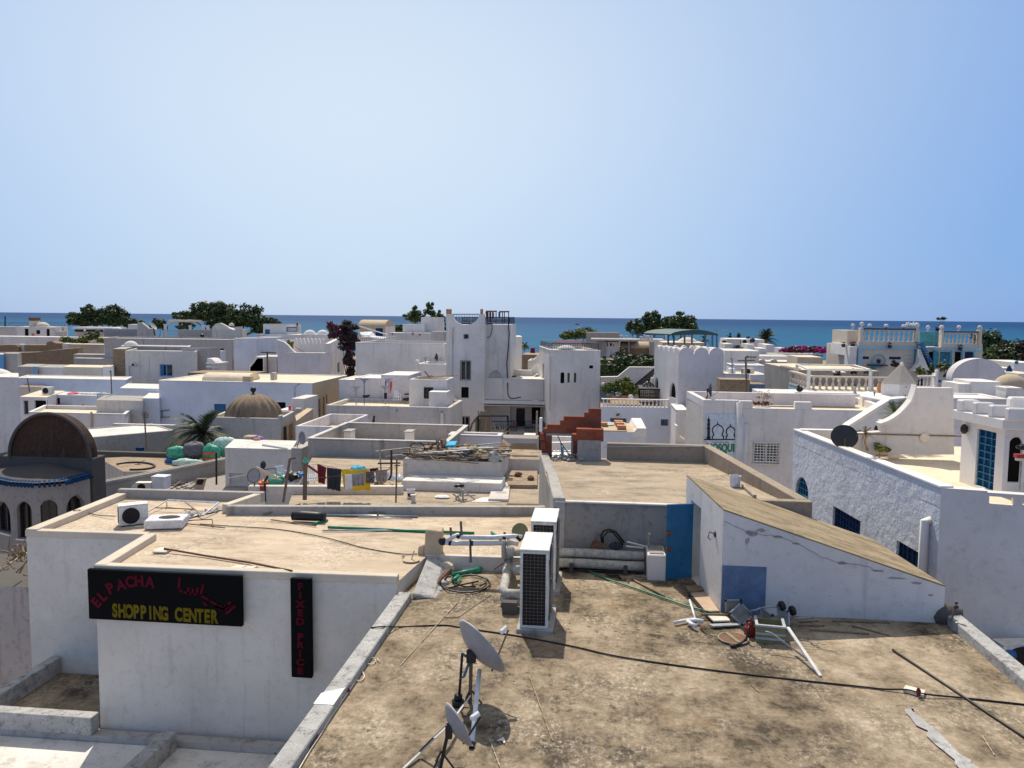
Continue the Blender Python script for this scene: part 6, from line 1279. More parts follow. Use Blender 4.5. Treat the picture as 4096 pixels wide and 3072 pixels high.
t=thing('cowl','white rounded chimney hood with a shelf behind the barrel vault','chimney',gy(a2(780,880),74)); m=MB(); q=gy(a2(725,800),74); e=gy(a2(835,740),74); m.ext([q,gy(a2(830,800),74),gy(a2(815,775),74),gy(a2(775,742),74),gy(a2(722,738),74)],(0,1.5,0)); m.build('hood','white',t); m=MB(); a=gy(a2(722,850),74); b=gy(a2(900,790),74); m.box(a.x,73.8,b.z-.15,b.x,75.6,b.z); m.box(a.x,73.8,a.z,a.x+1.2,75.6,a.z+.12); m.build('shelf','white',t); m=MB(); m.box(gy(a2(780,880),74).x,74,a.z-1.,b.x-.2,75.5,b.z-.16); m.build('stack','white2',t)
bh=H_('roof_room','small white roof room with a blue door before the largest tree',a2(1430,306),a2(1725,312),116,dep=6,wall='white2',roof='greyc',par=0,rim='grimy',ops=(W(0,a2(1452,370),a2(1516,476),'door',col='blue'),))
H_('roof_room_terrace','pale terrace wall carrying the small white roof room',a2(1345,432),a2(1905,405),115,dep=5,wall='white2',roof='whiteroof',par=0)
rail_thing('roof_railing','bright blue roof railing right of the small white roof room','railing',gy(a2(1732,402),114.5),gy(a2(1860,402),114.5),.66,10,'blue',.06)
t=thing('dark_figure','slim black upright figure at the end of the bright blue railing','chimney',gy(a2(1870,402),114)); m=MB(); q=gy(a2(1872,402),114); m.tube([q,q+V3((0,0,.7))],.18,8); m.build('stack','cream',t); m=MB(); m.tube([q+V3((-.12,0,.6)),q+V3((-.12,0,1.3))],.08,8); m.blob(q+V3((-.12,0,1.15)),.14,.14,.17,8,6); m.build('cowl','black',t)  # dark figure of unclear kind, shaped as a cowl on a stack
dw=H_('twin_dome_house','low white house carrying two small white domes beside the bougainvillea',a2(1905,432),a3(345,432),116,dep=6,wall='white2',roof='whiteroof',par=0)
for px in (2022,2185):
    q=gy(a2(px,435),118); m=MB(); m.lathe((q.x,q.y,q.z-.1),[(.92*math.cos(math.pi/2*i/7),.8*math.sin(math.pi/2*i/7)) for i in range(8)],18); m.build('dome','white',dw,smooth=True)
# ---- battlement house
A=gy((1110,1409),88); B=gy((1318,1409),88); Cc=gz((1376,1409),A.z); zt1=A.z; Cc=V3((gy((1376,1395),108).x,108,0))
bt=house('battlement_house','big white house with rounded battlements and a stair parapet beside the bougainvillea',[(A.x,A.y),(B.x,B.y),(Cc.x,Cc.y),(Cc.x-7,Cc.y)],zt1,wall='pink',roof='creamroof',par=.2,em={1:'white2'},ops=(W(1,a3(474,800),a3(502,905),'void'),))
m=MB(); m.ext([gy(p,88.02) for p in ((1108,1409),(1180,1409),a2(1800,640),a2(1740,570),a2(1690,530),a2(1600,500))],(0,.5,0)); m.build('stair_parapet','pink',bt)
zt2=gy(a3(250,545),89).z; q=(V3((Cc.x,Cc.y))-V3((B.x,B.y))).normalized(); m=MB(); n_=V3((-q.y,q.x))*.45; B2=V3((B.x,B.y)); C2_=V3((Cc.x,Cc.y))
m.hexa([(*B2,zt1-.02),(*C2_,zt1-.02),(*(C2_+n_),zt1-.02),(*(B2+n_),zt1-.02)],[(*B2,zt2),(*C2_,zt2+.35),(*(C2_+n_),zt2+.35),(*(B2+n_),zt2)]); m.build('side_parapet','white',bt)
a=gy(a2(1815,660),89.5); b=gy(a3(330,660),89.5); m=MB(); m.box(a.x,89.5,zt1-.02,b.x-.1,90,gy(a2(1900,550),89.5).z); m.build('parapet','white',bt)
merlon(bt,(a.x,89.5),(b.x-.2,89.5),gy(a2(1900,550),89.5).z-.002,8,.6,.4,'white',.6,.3)
a2b=gy(a2(1610,500),94); b2b=gy(a3(290,480),94); m=MB(); m.box(a2b.x,94,zt1-.1,b2b.x,94.4,a2b.z); m.build('rear_parapet','white',bt)
m=MB(); m.tube([gy(a2(1830,590),89),gy(a2(1950,660),88.9)],.06,5); m.build('handrail','greymet',bt)
tree('roof_shrub','yellowish green shrub behind the stair parapet of the battlement house',gy(a2(1770,660),91),[(gy(a2(1775,585),91),1.1,1.,1.6)],'leaf_lite',.22,260,6,cat='shrub',trunk_r=.08)
tree('bougainvillea','huge dark bougainvillea climbing between the battlement house and the white block, pink at its top',gy((1395,1560),86),[(gy((1385,1310),86),2.3,1.2,1.2),(gy((1372,1340),86),2.4,1.3,1.6),(gy((1398,1380),86),2.,1.,2.2),(gy((1398,1440),86),1.3,1.,2.4),(gy((1400,1500),86),1.1,.8,2.2)],'leaf_maroon',.22,5200,8,second=('flower',.012),cat='climber',trunk_r=.15,tight=.3)
t=thing('bougainvillea','loose pink flowering spray arching above the huge bougainvillea','climber',gy((1380,1345),86)); rr=random.Random(4); m=MB(); m2=MB(); m3=MB()
for pts in (((380,480),(400,380),(350,300)),((420,470),(430,340),(370,285)),((450,470),(500,360),(520,320)),((520,480),(620,400),(700,440)),((600,480),(680,470),(740,520))):
    q=[gy(a3(*p),86) for p in pts]; m.tube(q,[.08,.06,.03],5)
    for i in range(26): p=q[i%2].lerp(q[i%2+1],rr.random()); leaves(m2 if i%3 else m3,p,.3,.3,.25,14,.16,rr,3)
m.build('stem','wood',t); m2.build('leaves','leaf_mid',t,fix=False); m3.build('flowers','flower',t,fix=False)
# ---- tan vaulted roof room, white box houses behind the sail
tv=H_('vaulted_room','tan stone roof room with a vaulted roof and a dark blue door against the sea',a3(737,330),a3(1078,330),120,dep=6,wall='tan',roof='tan',par=0,em={1:'white2'},ops=(W(0,a3(955,356),a3(1048,468),'door',col='dkblue'),)); pz=INFO[tv.name][1]; a=gy(a3(737,330),120); b=gy(a3(1078,330),120); m=MB(); vault(m,a.x,b.x,120.01,125,pz-.02,1.0); m.build('vault','tan',tv)
H_('white_cube_house','low white cube house left of the tall white cube against the trees',a3(1300,312),a3(1566,314),112,dep=5,wall='white2',roof='whiteroof',par=0,rim='white')
H_('tall_white_cube','tall white cube with a flared top before the twin trees',a3(1530,216),a3(1738,218),113.5,dep=5,wall='white2',roof='whiteroof',par=0)
H_('low_white_terrace','low white terrace wall in front of the white cube houses',a3(1120,412),a3(1850,418),110,dep=3,wall='white2',roof='whiteroof',par=0)
H_('capped_chimney_block','grey block chimney with a pale cap beside the tower house',a3(1655,405),a3(1822,405),95,dep=4,wall='grimy',roof='cream',par=0,rim='cream')
t=thing('shade_sail','white shade sail sagging from a white bar frame before the vaulted room','sail',gy(a3(760,520),100)); m=MB(); q=[gy(p,Y) for p,Y in ((a3(755,410),100),(a3(910,402),101),(a3(960,460),101),(a3(1100,470),101),(a3(1050,495),99),(a3(960,500),99),(a3(850,470),99),(a3(780,470),99))]; m.poly(*q); o=m.build('sail','whitefab',t,fix=False); o.modifiers.new('t','SOLIDIFY').thickness=.05
m=MB(); m.beam(gy(a3(745,332),100),gy(a3(1110,440),100),.25,.12); m.build('top_bar','white',t); m=MB(); m.tube([gy(a3(745,340),100),gy(a3(752,520),100)],.06,6); m.build('post','wmetal',t)
bz=thing('balustrade','small white balustrade beneath the shade sail','balustrade',gy(a3(990,502),97)); balus(bz,gy(a3(765,512),97),gy(a3(1215,502),97),.42,17,'white')
for p,s,mat,nm,lb in ((a3(1170,430),.9,'terra','clay_pot','clay pot on the low white terrace left of the white cubes'),(a3(1425,430),1.,'terra','clay_pot','clay pot before the tall white cube'),(a3(1515,440),.7,'red','red_canister','red canister right of the round pale drum'),(a3(1470,452),1.4,'tilec','round_drum','round pale drum between the clay pot and the red canister')):
    m=MB(); s*=.34; q=gy(p,108.6); m.lathe(q-V3((0,0,s*.5)),[(0,0),(s*.35,0),(s*.5,s*.5),(s*.4,s),(0,s)],10); tag(m.build(nm,mat),lb,'pot' if 'pot' in nm else 'drum')
# ---- white wall block left of the tower
H_('white_block_house','wide blank white block house left of the tower house',a3(700,542),a3(1832,548),82,dep=8,wall='white2',roof='greyc',par=.8,rim='white')
bc=H_('balcony_block','bright white balcony block at the foot of the wide blank block',a3(1478,805),a3(1835,800),76,dep=5.5,wall='white',roof='whiteroof',par=.5,em={}); a=gy(a3(1470,800),76); m=MB(); m.box(a.x-.1,75.9,-9,a.x+.2,76.5,a.z+.32); m.build('corner_post','white',bc,bevel=.03)
dish('dark satellite dish on the bright white balcony block',gy(a3(1722,727),77),.42,camdir(.93,.1,.35),'dishdark',gy(a3(1712,800),77),depth=.14,extras=False)
pole('television_antenna','small television antenna left of the dark dish on the balcony block','antenna',a3(1585,800),a3(1582,730),77.5,.03,'rustpole',((a3(1555,735),a3(1615,720)),(a3(1570,760),a3(1600,742))))
# ---- clothes pole terrace house
th_=H_('terrace_house','stained white terrace house with four T shaped washing poles on its roof',b3(325,62),b3(1895,66),58,dep=5.6,wall='aged',roof='creamroof',par=.3,th=.3)
zf=INFO[th_.name][2]
for k,(x0,x1,y,lb) in enumerate(((490,692,1012,'lowest'),(692,1022,990,'middle'),(1022,1380,946,'highest'))):
    H_('rear_wall_house','pinkish white wall behind the washing poles, the %s of its three steps'%lb,a3(x0,y),a3(x1,y),63.7+.02*k,dep=4.5,wall='pink',roof='white',par=0,rim='white' if k<2 else None)
rr_h=H_('roof_room','white roof room with a barred window and a collapsed plank roof beside the tower',a3(1380,1002),a3(1857,1004),60.6,dep=3.0,wall='white2',roof='creamroof',par=.25,ops=(W(0,a3(1568,1104),a3(1682,1246),'grille',col='iron'),))
H_('low_white_block','low white block in front of the roof room with the collapsed roof',a3(1628,1160),a3(1855,1158),59,dep=1.5,wall='white2',roof='white',par=0)
rr=random.Random(8)
for i in range(9):
    a=gy(a3(rr.uniform(1430,1700),rr.uniform(965,990)),61.2+rr.random()*1.5); m=MB(); m.beam(a,a+V3((rr.uniform(.7,2.),rr.uniform(-.3,.6),rr.uniform(-.1,.25))),.09,.06); tag(m.build('old_plank','drywood'),'old plank of the collapsed roof room roof','plank','planks on the collapsed roof room')
m=MB(); m.beam(gy(a3(1575,900),61.5),gy(a3(1650,990),61.5),.12,.1); tag(m.build('dark_plank','wood'),'dark plank standing up out of the collapsed roof','plank')
for k,(x,yb,yt,x0,x1,Yq,lb) in enumerate(((710,1322,1098,650,768,59.0,'front left'),(812,1312,1002,762,862,61.5,'rear left'),(1078,1322,1095,1020,1140,59.0,'front right'),(1118,1230,1000,1068,1170,61.5,'rear right'))):
    pole('washing_pole','T shaped washing pole at the %s of the four on the terrace roof'%lb,'pole',a3(x,yb),a3(x,yt),Yq,.05,'bluepaint' if k==1 else 'greymet',((a3(x0,yt),a3(x1,yt)),(a3(x-35,yt),a3(x,yt+42)),(a3(x+35,yt),a3(x,yt+42))),'T shaped washing poles')
cloth('blue_cloth','small blue cloth hanging at the top right washing pole',a3(1075,1020),a3(1095,1018),a3(1090,1085),a3(1078,1085),61,'bag_blue'); cloth('red_garment','red and pink garments hanging from the rear right washing pole',a3(1130,1045),a3(1168,1018),a3(1162,1110),a3(1135,1210),61,'rose')
cloth('white_garment','pale long garment hanging left of the red ones',a3(1046,1075),a3(1075,1065),a3(1072,1160),a3(1050,1165),60.5,'tilec'); cloth('striped_cloth','dark and white striped cloth on the front right washing pole',a3(1062,1175),a3(1098,1172),a3(1098,1250),a3(1065,1250),58.9,'charcoal'); cloth('black_cloth','black cloth slung at the rear left washing pole',a3(785,1205),a3(890,1195),a3(865,1235),a3(800,1238),61.3,'black')
for p0,p1,mat,lb in ((a3(1312,1200),a3(1368,1182),'black','black cloth bundle on the terrace roof near the roof room'),(a3(1295,1275),a3(1322,1245),'black','small black box on the terrace floor'),(a3(1328,1278),a3(1362,1238),'charcoal','larger black box right of the small one on the terrace floor')):
    a=gy(p0,62.6); b=gy(p1,62.6); m=MB(); m.box(a.x,62.6,a.z,b.x,63.1,b.z); tag(m.build('black_box',mat,bevel=.05),lb,'box')
chair('white folding chair on the terrace roof beside the black boxes',gy(a3(1230,1275),60.5),Matrix.Rotation(.7,4,'Z'),.85)
for px in (424,1792): m=MB(); m.tube([gy(b3(px,310),57.85),gy(b3(px,165),57.85)],.13,8); m.build('downpipe','white2',th_)
for p in (b3(424,175),b3(1795,155),b3(1225,130)): m=MB(); q=gy(p,57.95); m.lathe(q,[(0,-.1),(.1,-.1),(.1,.02),(0,.02)],8,axis=(0,-1,0)); m.build('spout','greyc',th_)
pole('dark_post','pair of dark posts rising before the terrace house wall','post',b3(932,300),b3(937,195),44,.07,'iron',((b3(922,298),b3(922,245)),))
# ---- tower house
YT=72.
tw=H_('tower_house','tall white tower house with a scooped parapet, roof railings and orange chimney pots',(1785,1298),(1939,1300),YT,dep=5,wall='white2',roof='whiteroof',par=0,ops=(
 W(0,a4(335,435),a4(388,490),'grille',col='white'),W(0,a4(290,765),a4(420,1016),'grille',col='white'),W(0,a4(300,1100),a4(393,1238),'void'),W(0,b4(288,207),b4(403,437),'grille',col='white')))
pts=[(110,316),(110,176),(188,178)]+[(188+ (525-188)*(1-math.cos(math.pi*i/14))/2*1.0,178+135*math.sin(math.pi*i/14)) for i in range(1,14)]+[(525,178),(597,178),(597,318)]
m=MB(); q=[gy(a4(*p),YT-.003) for p in pts]; n=len(q)
for i in range(2,n-3):
    a,b=q[i],q[i+1]; lo=q[0].z-.05; m.hexa([(a.x,YT-.003,lo),(b.x,YT-.003,lo),(b.x,YT+.4,lo),(a.x,YT+.4,lo)],[(a.x,YT-.003,a.z),(b.x,YT-.003,b.z),(b.x,YT+.4,b.z),(a.x,YT+.4,a.z)])
for a,b in ((q[1],q[2]),(q[-3],q[-2])): m.box(a.x,YT-.003,q[0].z-.05,b.x,YT+.4,a.z)
m.build('scooped_parapet','white2',tw)
for x0,x1 in ((108,136),(140,168),(540,568)):
    a=gy(a4(x0,178),YT+(1.2 if x0==108 else .1)); b=gy(a4(x1,114),YT+(1.2 if x0==108 else .1)); m=MB(); m.box(a.x,a.y,a.z-.2,b.x,a.y+.5,b.z); m.build('chimney_pot','orange' if 0 else 'terra',tw,bevel=.02)
def railp(par,p0,p1,Y0,h_,n,mat='iron',orn=False,Y1=None,r=.03): return rail(par,gy(p0,Y0),gy(p1,Y1 or Y0),h_,n,mat,'railing',r,orn=orn)
railp(tw,a4(200,312),a4(525,312),YT+.6,.96,16); 
m=MB(); m.tube([gy(a4(205,350),YT-.1),gy(a4(178,385),YT-.1),gy(a4(172,900),YT-.1),gy(a4(180,1195),YT-.1),gy(a4(235,1210),YT-.1),gy(a4(238,1570),YT-.1)],.11,6); m.build('downpipe','white2',tw)
tr_=H_('tower_wing','tall white rear wing of the tower house with a half round niche and hanging cables',a4(600,308),a4(925,314),73.5,dep=5,wall='white2',roof='whiteroof',par=0,ops=(W(0,a4(652,888),a4(812,985),'blank',arch='r',col='aged'),))
railp(tr_,a4(604,305),a4(905,305),73.6,.63,22,orn=True); rail(tr_,gy(a4(905,305),73.6),gy(a4(905,305),73.6)+V3((0,4.5,0)),.63,10,'iron','railing',.03)
railp(tr_,a4(315,305),a4(604,300),77,.63,16,orn=True)
for pts,r in ((((600,330),(604,420),(598,560)),.05),(((690,305),(688,380),(670,455),(640,480),(612,462)),.035),(((895,300),(905,420),(895,600),(885,700),(875,800),(882,950),(890,1190),(905,1225),(930,1245),(1000,1240),(1055,1226)),.055),(((600,320),(640,305),(700,300)),.04)): m=MB(); m.tube([gy(a4(*p),71.6 if p[1]>1100 else 73.35) for p in pts],r,5); m.build('cable','iron',tr_)
for k,(x0,x1,y,legs) in enumerate(((610,750,142,(630,)),(780,908,147,(820,845)))):
    t=thing('drying_rack','wooden drying rack on the tower roof, the %s one'%('left' if k==0 else 'right'),'rack',gy(a4(x0,300),75)); m=MB(); m.tube([gy(a4(x0,y),75),gy(a4(x1,y),75)],.07,5); m.tube([gy(a4(x0+30,y),75),gy(a4(x0-10,y+25),75)],.05,5); m.build('bar','rusty',t)
    for l in legs+(x1-10,): m=MB(); m.tube([gy(a4(l,y),75),gy(a4(l,300),75)],.05,5); m.build('leg','rusty',t)
for k,(x0,x1,y0,y1,mat,lb) in enumerate(((612,630,150,240,'charcoal','first dark garment'),(632,645,150,280,'red','bright red garment'),(655,678,150,285,'black','long black garment'),(690,702,150,240,'maroon','maroon garment'),(702,716,155,230,'greyfab','grey garment'),(770,795,150,225,'bag_blue','blue garment'))): cloth('garment',lb+' hanging on the tower roof racks',a4(x0,y0),a4(x1,y0),a4(x1,y1),a4(x0,y1),74.8,mat,seed=k)
# recess: upper wall, awning ledge, porch
up=H_('tower_annex','white middle part of the tower house above the porch with doors',a4(597,995),a4(1345,995),72.6,dep=6,wall='white2',roof='whiteroof',par=0,zb=gy(a4(900,1262),72.6).z,rim='white')
m=MB(); a=gy(a4(600,1260),72.58); b=gy(a4(1370,1340),71.7); m.hexa([(a.x,72.58,a.z-.02),(b.x,72.58,a.z-.02),(b.x,72.58,b.z),(a.x,72.58,b.z)],[(a.x,72.5,a.z),(b.x,72.5,a.z),(b.x,71.6,b.z+.12),(a.x,71.6,b.z+.12)]); m.hexa([(a.x,71.6,b.z-.05),(b.x,71.6,b.z-.05),(b.x,75,b.z-.05),(a.x,75,b.z-.05)],[(a.x,71.6,b.z),(b.x,71.6,b.z),(b.x,75,b.z),(a.x,75,b.z)]); m.build('awning','white2',up)
po=H_('porch','white porch under the tower house with three dark doorways',a4(640,1300),a4(1372,1300),74.6,dep=2,wall='white2',roof='whiteroof',par=0,ops=(W(0,b4(764,90),b4(868,308),'grille',col='iron'),W(0,b4(995,102),b4(1103,384),'door',col='black'),W(0,b4(1192,92),b4(1297,306),'void'),W(0,b4(596,102),b4(668,300),'void',arch='p')))
m=MB(); a=gy(b4(600,455),71); b=gy(b4(1262,405),71); m.box(a.x,71,-9,b.x,75.,b.z); m.build('porch_floor','greyc',po)
railp(po,b4(680,408),b4(1000,405),71.1,1.0,14,orn=True); railp(po,b4(1108,405),b4(1250,405),71.1,1.0,6,orn=True)
t=thing('iron_frame','black iron frame standing before the porch railing','frame',gy(b4(890,470),60))  # plain iron bar frame without lattice
for a_,b_ in (((888,470),(888,195)),((515,450),(515,200)),((515,197),(890,197))): m=MB(); m.tube([gy(b4(*a_),66),gy(b4(*b_),66)],.1,6); m.build('bar','iron',t)
t=thing('reed_screen','upright bundle of dry reeds standing before the porch','reeds',gy(b4(580,445),66.3)); rr=random.Random(2); m=MB()
for i in range(60):
    x=rr.uniform(478,675); tp=(145+rr.uniform(-12,25)) if x>520 else 205+rr.uniform(0,40); m.tube([gy(b4(x,450),66.3+rr.random()*.3),gy(b4(x+ (x-560)*.06+rr.uniform(-8,8)+(15 if x<520 else 0),tp),66.5)],.055,4)
m.build('reeds','reed',t); m=MB(); m.tube([gy(b4(398,440),66.3),gy(b4(440,300),66.3),gy(b4(500,215),66.3)],.09,5); m.build('bent_pole','wood',t)
cloth('red_cloth','small red cloth hanging on the porch railing',b4(958,280),b4(985,285),b4(978,325),b4(965,320),70.9,'red')
pole('grey_post','thin grey post at the right end of the porch','post',b4(1252,500),b4(1258,140),62,.08,'drywood'); m=MB(); a=gy(b4(1283,405),52); b=gy(b4(1322,228),52); m.box(a.x,52,a.z,b.x,52.4,b.z); tag(m.build('white_board','pvcw',bevel=.03),'upright white panel at the right end of the porch','panel')
m=MB(); q=[gy(b4(*p),60) for p in ((1325,370),(1365,365),(1365,300),(1322,250))]; m.ext(q,(0,.1,0)); tag(m.build('dark_grille','iron'),'dark sloping grille right of the upright white panel','grille')
rr=random.Random(6); t=thing('dry_twigs','dry twigs lying before the porch','twigs',gy(b4(760,450),60)); m=MB()
for i in range(16): a=gy(b4(rr.uniform(690,860),rr.uniform(430,460)),60); m.tube([a,a+V3((rr.uniform(-.8,.8),0,rr.uniform(.2,1.)))],.025,4)
m.build('twigs','drywood',t)
m=MB(); a=gy(b4(1088,458),62); b=gy(b4(1240,443),62); m.box(a.x,62,a.z,b.x,63,b.z); tag(m.build('white_slab','white'),'bright white slab on the ledge before the porch','slab')
H_('patio_parapet','white patio parapet with small steps above the porch',a4(920,890),a4(1190,890),77,dep=.5,wall='white2',roof='white',par=0,rim='white')
m=MB(); a=gy(a4(920,985),76); b=gy(a4(1000,955),76); m.box(a.x,75,a.z,b.x,76,b.z); tag(m.build('black_bench','black'),'black bench on the patio above the porch','bench')
t=thing('patio_stair','small white stair with a sloping wall on the patio','stair',gy(a4(1230,990),77)); m=MB(); m.ext([gy(a4(*p),77.6) for p in ((1185,990),(1282,990),(1282,830),(1262,800),(1185,850))],(0,.4,0)); m.build('stair_wall','white',t); m=MB()
for i in range(4): a=gy(a4(1180+i*22,990),77); b=gy(a4(1280,980-i*16),77); m.box(a.x,76.3-.0,a.z,b.x,77.5,b.z)
m.build('steps','white2',t)
H_('white_tower_block','narrow white block behind the tower house wing against the sea',a4(925,462),a4(1070,464),84,dep=5,sk=8,wall='white2',roof='white',par=0)
H_('brown_gap_house','brown ruin visible in the gap right of the tower house',a4(1068,690),a4(1300,690),100,dep=6,wall='stone',roof='brownroof',par=0); H_('gap_white_house','small white house with broken top in the gap before the brown ruin',a4(1142,762),a4(1330,762),90,dep=4,wall='white2',roof='tan',par=.3)
palm('small dark palm seen in the gap against the sea',gy(a4(1095,650),150),gy(a4(1105,575),150),1.3,26,3,droop=.6,mat='leaf_mid',lw=.09,tr=.12)
m=MB(); m.ext([gy(a4(*p),105) for p in ((1170,680),(1228,680),(1222,606),(1180,606))],(0,1,0)); tag(m.build('rust_hood','maroon'),'rusty red hood standing on the brown ruin','hood')
rail_thing('roof_railing','thin grey railing against the sea right of the rusty red hood','railing',gy(a4(1228,690),108),gy(a4(1285,690),108),.9,4,'greymet',.03)
t=thing('stepped_pyramid','stepped white pyramid cap left of the railed cube house','roof',gy(a4(1268,762),86)); m=MB(); q=gy(a4(1268,760),87)
for i in range(4): w_=.5-.12*i; m.box(q.x-w_,87-w_,q.z+.12*i,q.x+w_,87+w_,q.z+.12*(i+1)-.01)
m.build('steps','white',t); m=MB(); m.blob(q+V3((0,0,.55)),.09,.09,.1,8,6); m.build('finial','white',t)
m=MB(); m.box(q.x-.5,86.4,-9,q.x+.7,87.6,q.z-.01); m.build('base','white2',t)
# ---- railed cube house
P0=gy((2204,1402),68); P1=gy((2402,1405),68); P3=gz((2157,1386),P0.z); P2=P1+(P3-P0)
cu=house('cube_house','white cube house with iron roof railings and three small arched windows',[tuple(P0.xy),tuple(P1.xy),tuple(P2.xy),tuple(P3.xy)],P0.z,wall='white2',roof='whiteroof',par=.15,rim='white',em={3:'white'},ops=(W(0,a4(1555,912),a4(1602,1053),'void',arch='r'),W(0,a4(1640,918),a4(1672,1046),'win',arch='r',col='white'),W(0,a4(1722,918),a4(1754,1046),'win',arch='r',col='white'),W(0,a4(1918,826),a4(1966,866),'void'),W(3,a4(1328,800),a4(1346,1028),'void')))
z0=P0.z+.06; r_=lambda a,b,n: rail(cu,V3((a.x,a.y,z0)),V3((b.x,b.y,z0)),.55,n,'iron','railing',.02,orn=True)
i0=P0.lerp(P2,.03); i1=P1.lerp(P3,.03); i2=P2.lerp(P0,.03); i3=P3.lerp(P1,.03); r_(i0,i1,20); r_(i1,i2,14); r_(i2,i3,20); r_(i3,i0,14)
q=P2.lerp(P3,.35); m=MB(); m.lathe((q.x,q.y-3,z0-.15),[(.85*math.cos(math.pi/2*i/6),.35*math.sin(math.pi/2*i/6)) for i in range(7)],16); m.build('dome','white',cu,smooth=True); 
m=MB(); m.tube([gy(a4(1428,700),67.9),gy(a4(1420,1400),67.9)],.07,6); m.build('downpipe','aged',cu)
# ================================================================== FAR LEFT TOWN
fl_=H_('dome_roof_house','far white house with two dark doors, chimney and low dome before the sea',a1(205,336),a1(692,338),190,dep=8,sk=20,wall='white2',roof='whiteroof',par=0,ops=(W(0,a1(310,362),a1(362,466),'void'),W(0,a1(586,366),a1(630,466),'void'),W(0,a1(458,380),a1(508,432),'void')))
q=gy(a1(540,336),193); m=MB(); m.lathe((q.x,q.y,q.z-.2),[(1.7*math.cos(math.pi/2*i/7),1.35*math.sin(math.pi/2*i/7)) for i in range(8)],18); m.build('dome','cream',fl_,smooth=True)
a=gy(a1(372,340),192); b=gy(a1(436,262),192); m=MB(); m.box(a.x,192,a.z-.2,b.x,194,b.z); m.build('chimney','cream',fl_); c=gy(a1(436,222),192); m=MB(); m.box(a.x-.1,191.9,b.z+.01,b.x+.1,194.1,c.z); m.build('chimney_top','rusty',fl_)
m=MB(); m.box(gy(a1(575,352),188).x,188.5,gy(a1(575,352),189).z,gy(a1(650,352),188).x,190.1,gy(a1(575,340),189).z); m.build('door_canopy','white',fl_)
H_('grey_far_house','far grey house at the left edge beside the domed white one',a1(-120,336),a1(205,336),192,dep=8,sk=24,wall='aged',roof='greyc',par=0); H_('far_lean_to','low grey lean to right of the far domed white house',a1(692,395),a1(790,398),188,dep=5,sk=24,wall='grimy',roof='greyc',par=0); H_('far_grey_block','grey gabled block behind the low grey lean to',a1(690,338),a1(805,340),196,dep=5,sk=24,wall='aged',roof='aged',par=0)
rail_thing('roof_fence','blue grey roof fence against the sea at the far left','railing',gy(a1(-40,335),200),gy(a1(820,335),200),1.0,40,'bluepaint',.05)
pole('dark_mast','thick dark mast standing against the sea at the far left','pole',a1(65,335),a1(65,205),188,.16,'iron')
m=MB(); q=gy(a1(418,455),187); m.lathe(q-V3((0,0,.2)),[(0,0),(.25,0),(.36,.5),(0,.55)],9); m.blob(q+V3((0,0,.55)),.36,.3,.3,8,6,.2); tag(m.build('flower_pot','terra'),'terracotta pot standing between the two dark far doors','pot')
H_('white_far_terrace','long pale terrace wall below the far domed house',a1(-100,458),a1(800,458),172,dep=6,sk=24,wall='white2',roof='whiteroof',par=0)
H_('gap_wall','pale wall standing between the two brown ruined walls',a1(230,560),a1(305,560),150,dep=2,sk=24,wall='white2',roof='white',par=0)
def swall(name,label,pts,Y,dep,mat,cat='wall'):
    m=MB(); q=[gy(p,Y) for p in pts]; q=[V3((q[0].x,Y,-9.5))]+q+[V3((q[-1].x,Y,-9.5))]; m.ext(q,(-.4*dep if pts[0][0]<2048 else .3*dep,dep,0)); return tag(m.build(name,mat),label,cat)
swall('stone_ruin','brown ruined stone wall at the left edge below the pale terrace',[a1(-60,575),a1(120,565),a1(205,568),a1(238,590)],149,5,'stone'); swall('stone_ruin','brown ruined stone wall with a broken mound right of the pale gap wall',[a1(305,570),a1(580,570),a1(600,530),a1(650,520),a1(700,545),a1(785,548)],148,5,'stone')
swall('stone_wall','long curving brown stone wall below the two ruined walls',[a1(-60,668),a1(300,665),a1(470,660),a1(600,642),a1(780,625),a1(985,608)],122,3,'stone')
H_('blue_gate_wall','bright blue wall strip at the left edge below the brown stone wall',a1(-60,685),a1(42,685),100,dep=3,sk=28,wall='ltblue',roof='whiteroof',par=0); H_('stained_pier','grey stained wall pier right of the bright blue strip',a1(42,675),a1(215,680),100.5,dep=3,sk=28,wall='grimy',roof='greyc',par=0)
H_('cream_wall_house','cream walled house with a pale roof edge behind the brown stone wall',a1(855,560),a1(1312,556),135,dep=6,sk=22,wall='cream',roof='creamroof',par=0,rim='cream'); H_('white_wall_house','small white wall left of the cream walled house',a1(788,552),a1(858,560),136,dep=5,sk=22,wall='white2',roof='whiteroof',par=0)
H_('purple_grey_house','low purple grey walled yard right of the brown stone wall',a1(928,686),a1(1425,676),112,dep=3,sk=22,wall='greyc',roof='greyc',par=0); H_('dim_yard_wall','lower dim wall in front of the purple grey yard',a1(930,735),a1(1425,735),104,dep=2,sk=22,wall='greyc',roof='grimy',par=0)
rr=random.Random(21)
for k,(x,y,w_,h_,mat) in enumerate(((870,510,1.9,1.3,'leaf_lite'),(980,520,2.2,1.1,'leaf_mid'),(1090,480,1.6,1.6,'leaf_lite'),(1195,455,1.4,2.2,'leaf_mid'),(1280,515,1.6,1.1,'leaf_lite'))):
    tree('terrace_shrub',('first yellowish shrub','low green shrub','tall loose shrub','dark climbing shrub','last yellowish shrub')[k]+' on the planted terrace left of the roof fences',gy(a1(x,540),134),[(gy(a1(x,y),133.5),w_*1.4,1.2,h_)],mat,.3,260,50+k,'shrubs on the planted terrace','shrub',.1)
H_('planter_terrace','grey planted terrace wall below the pale canopy house',a1(790,470),a1(1320,470),140,dep=5,sk=22,wall='aged',roof='grimy',par=0)
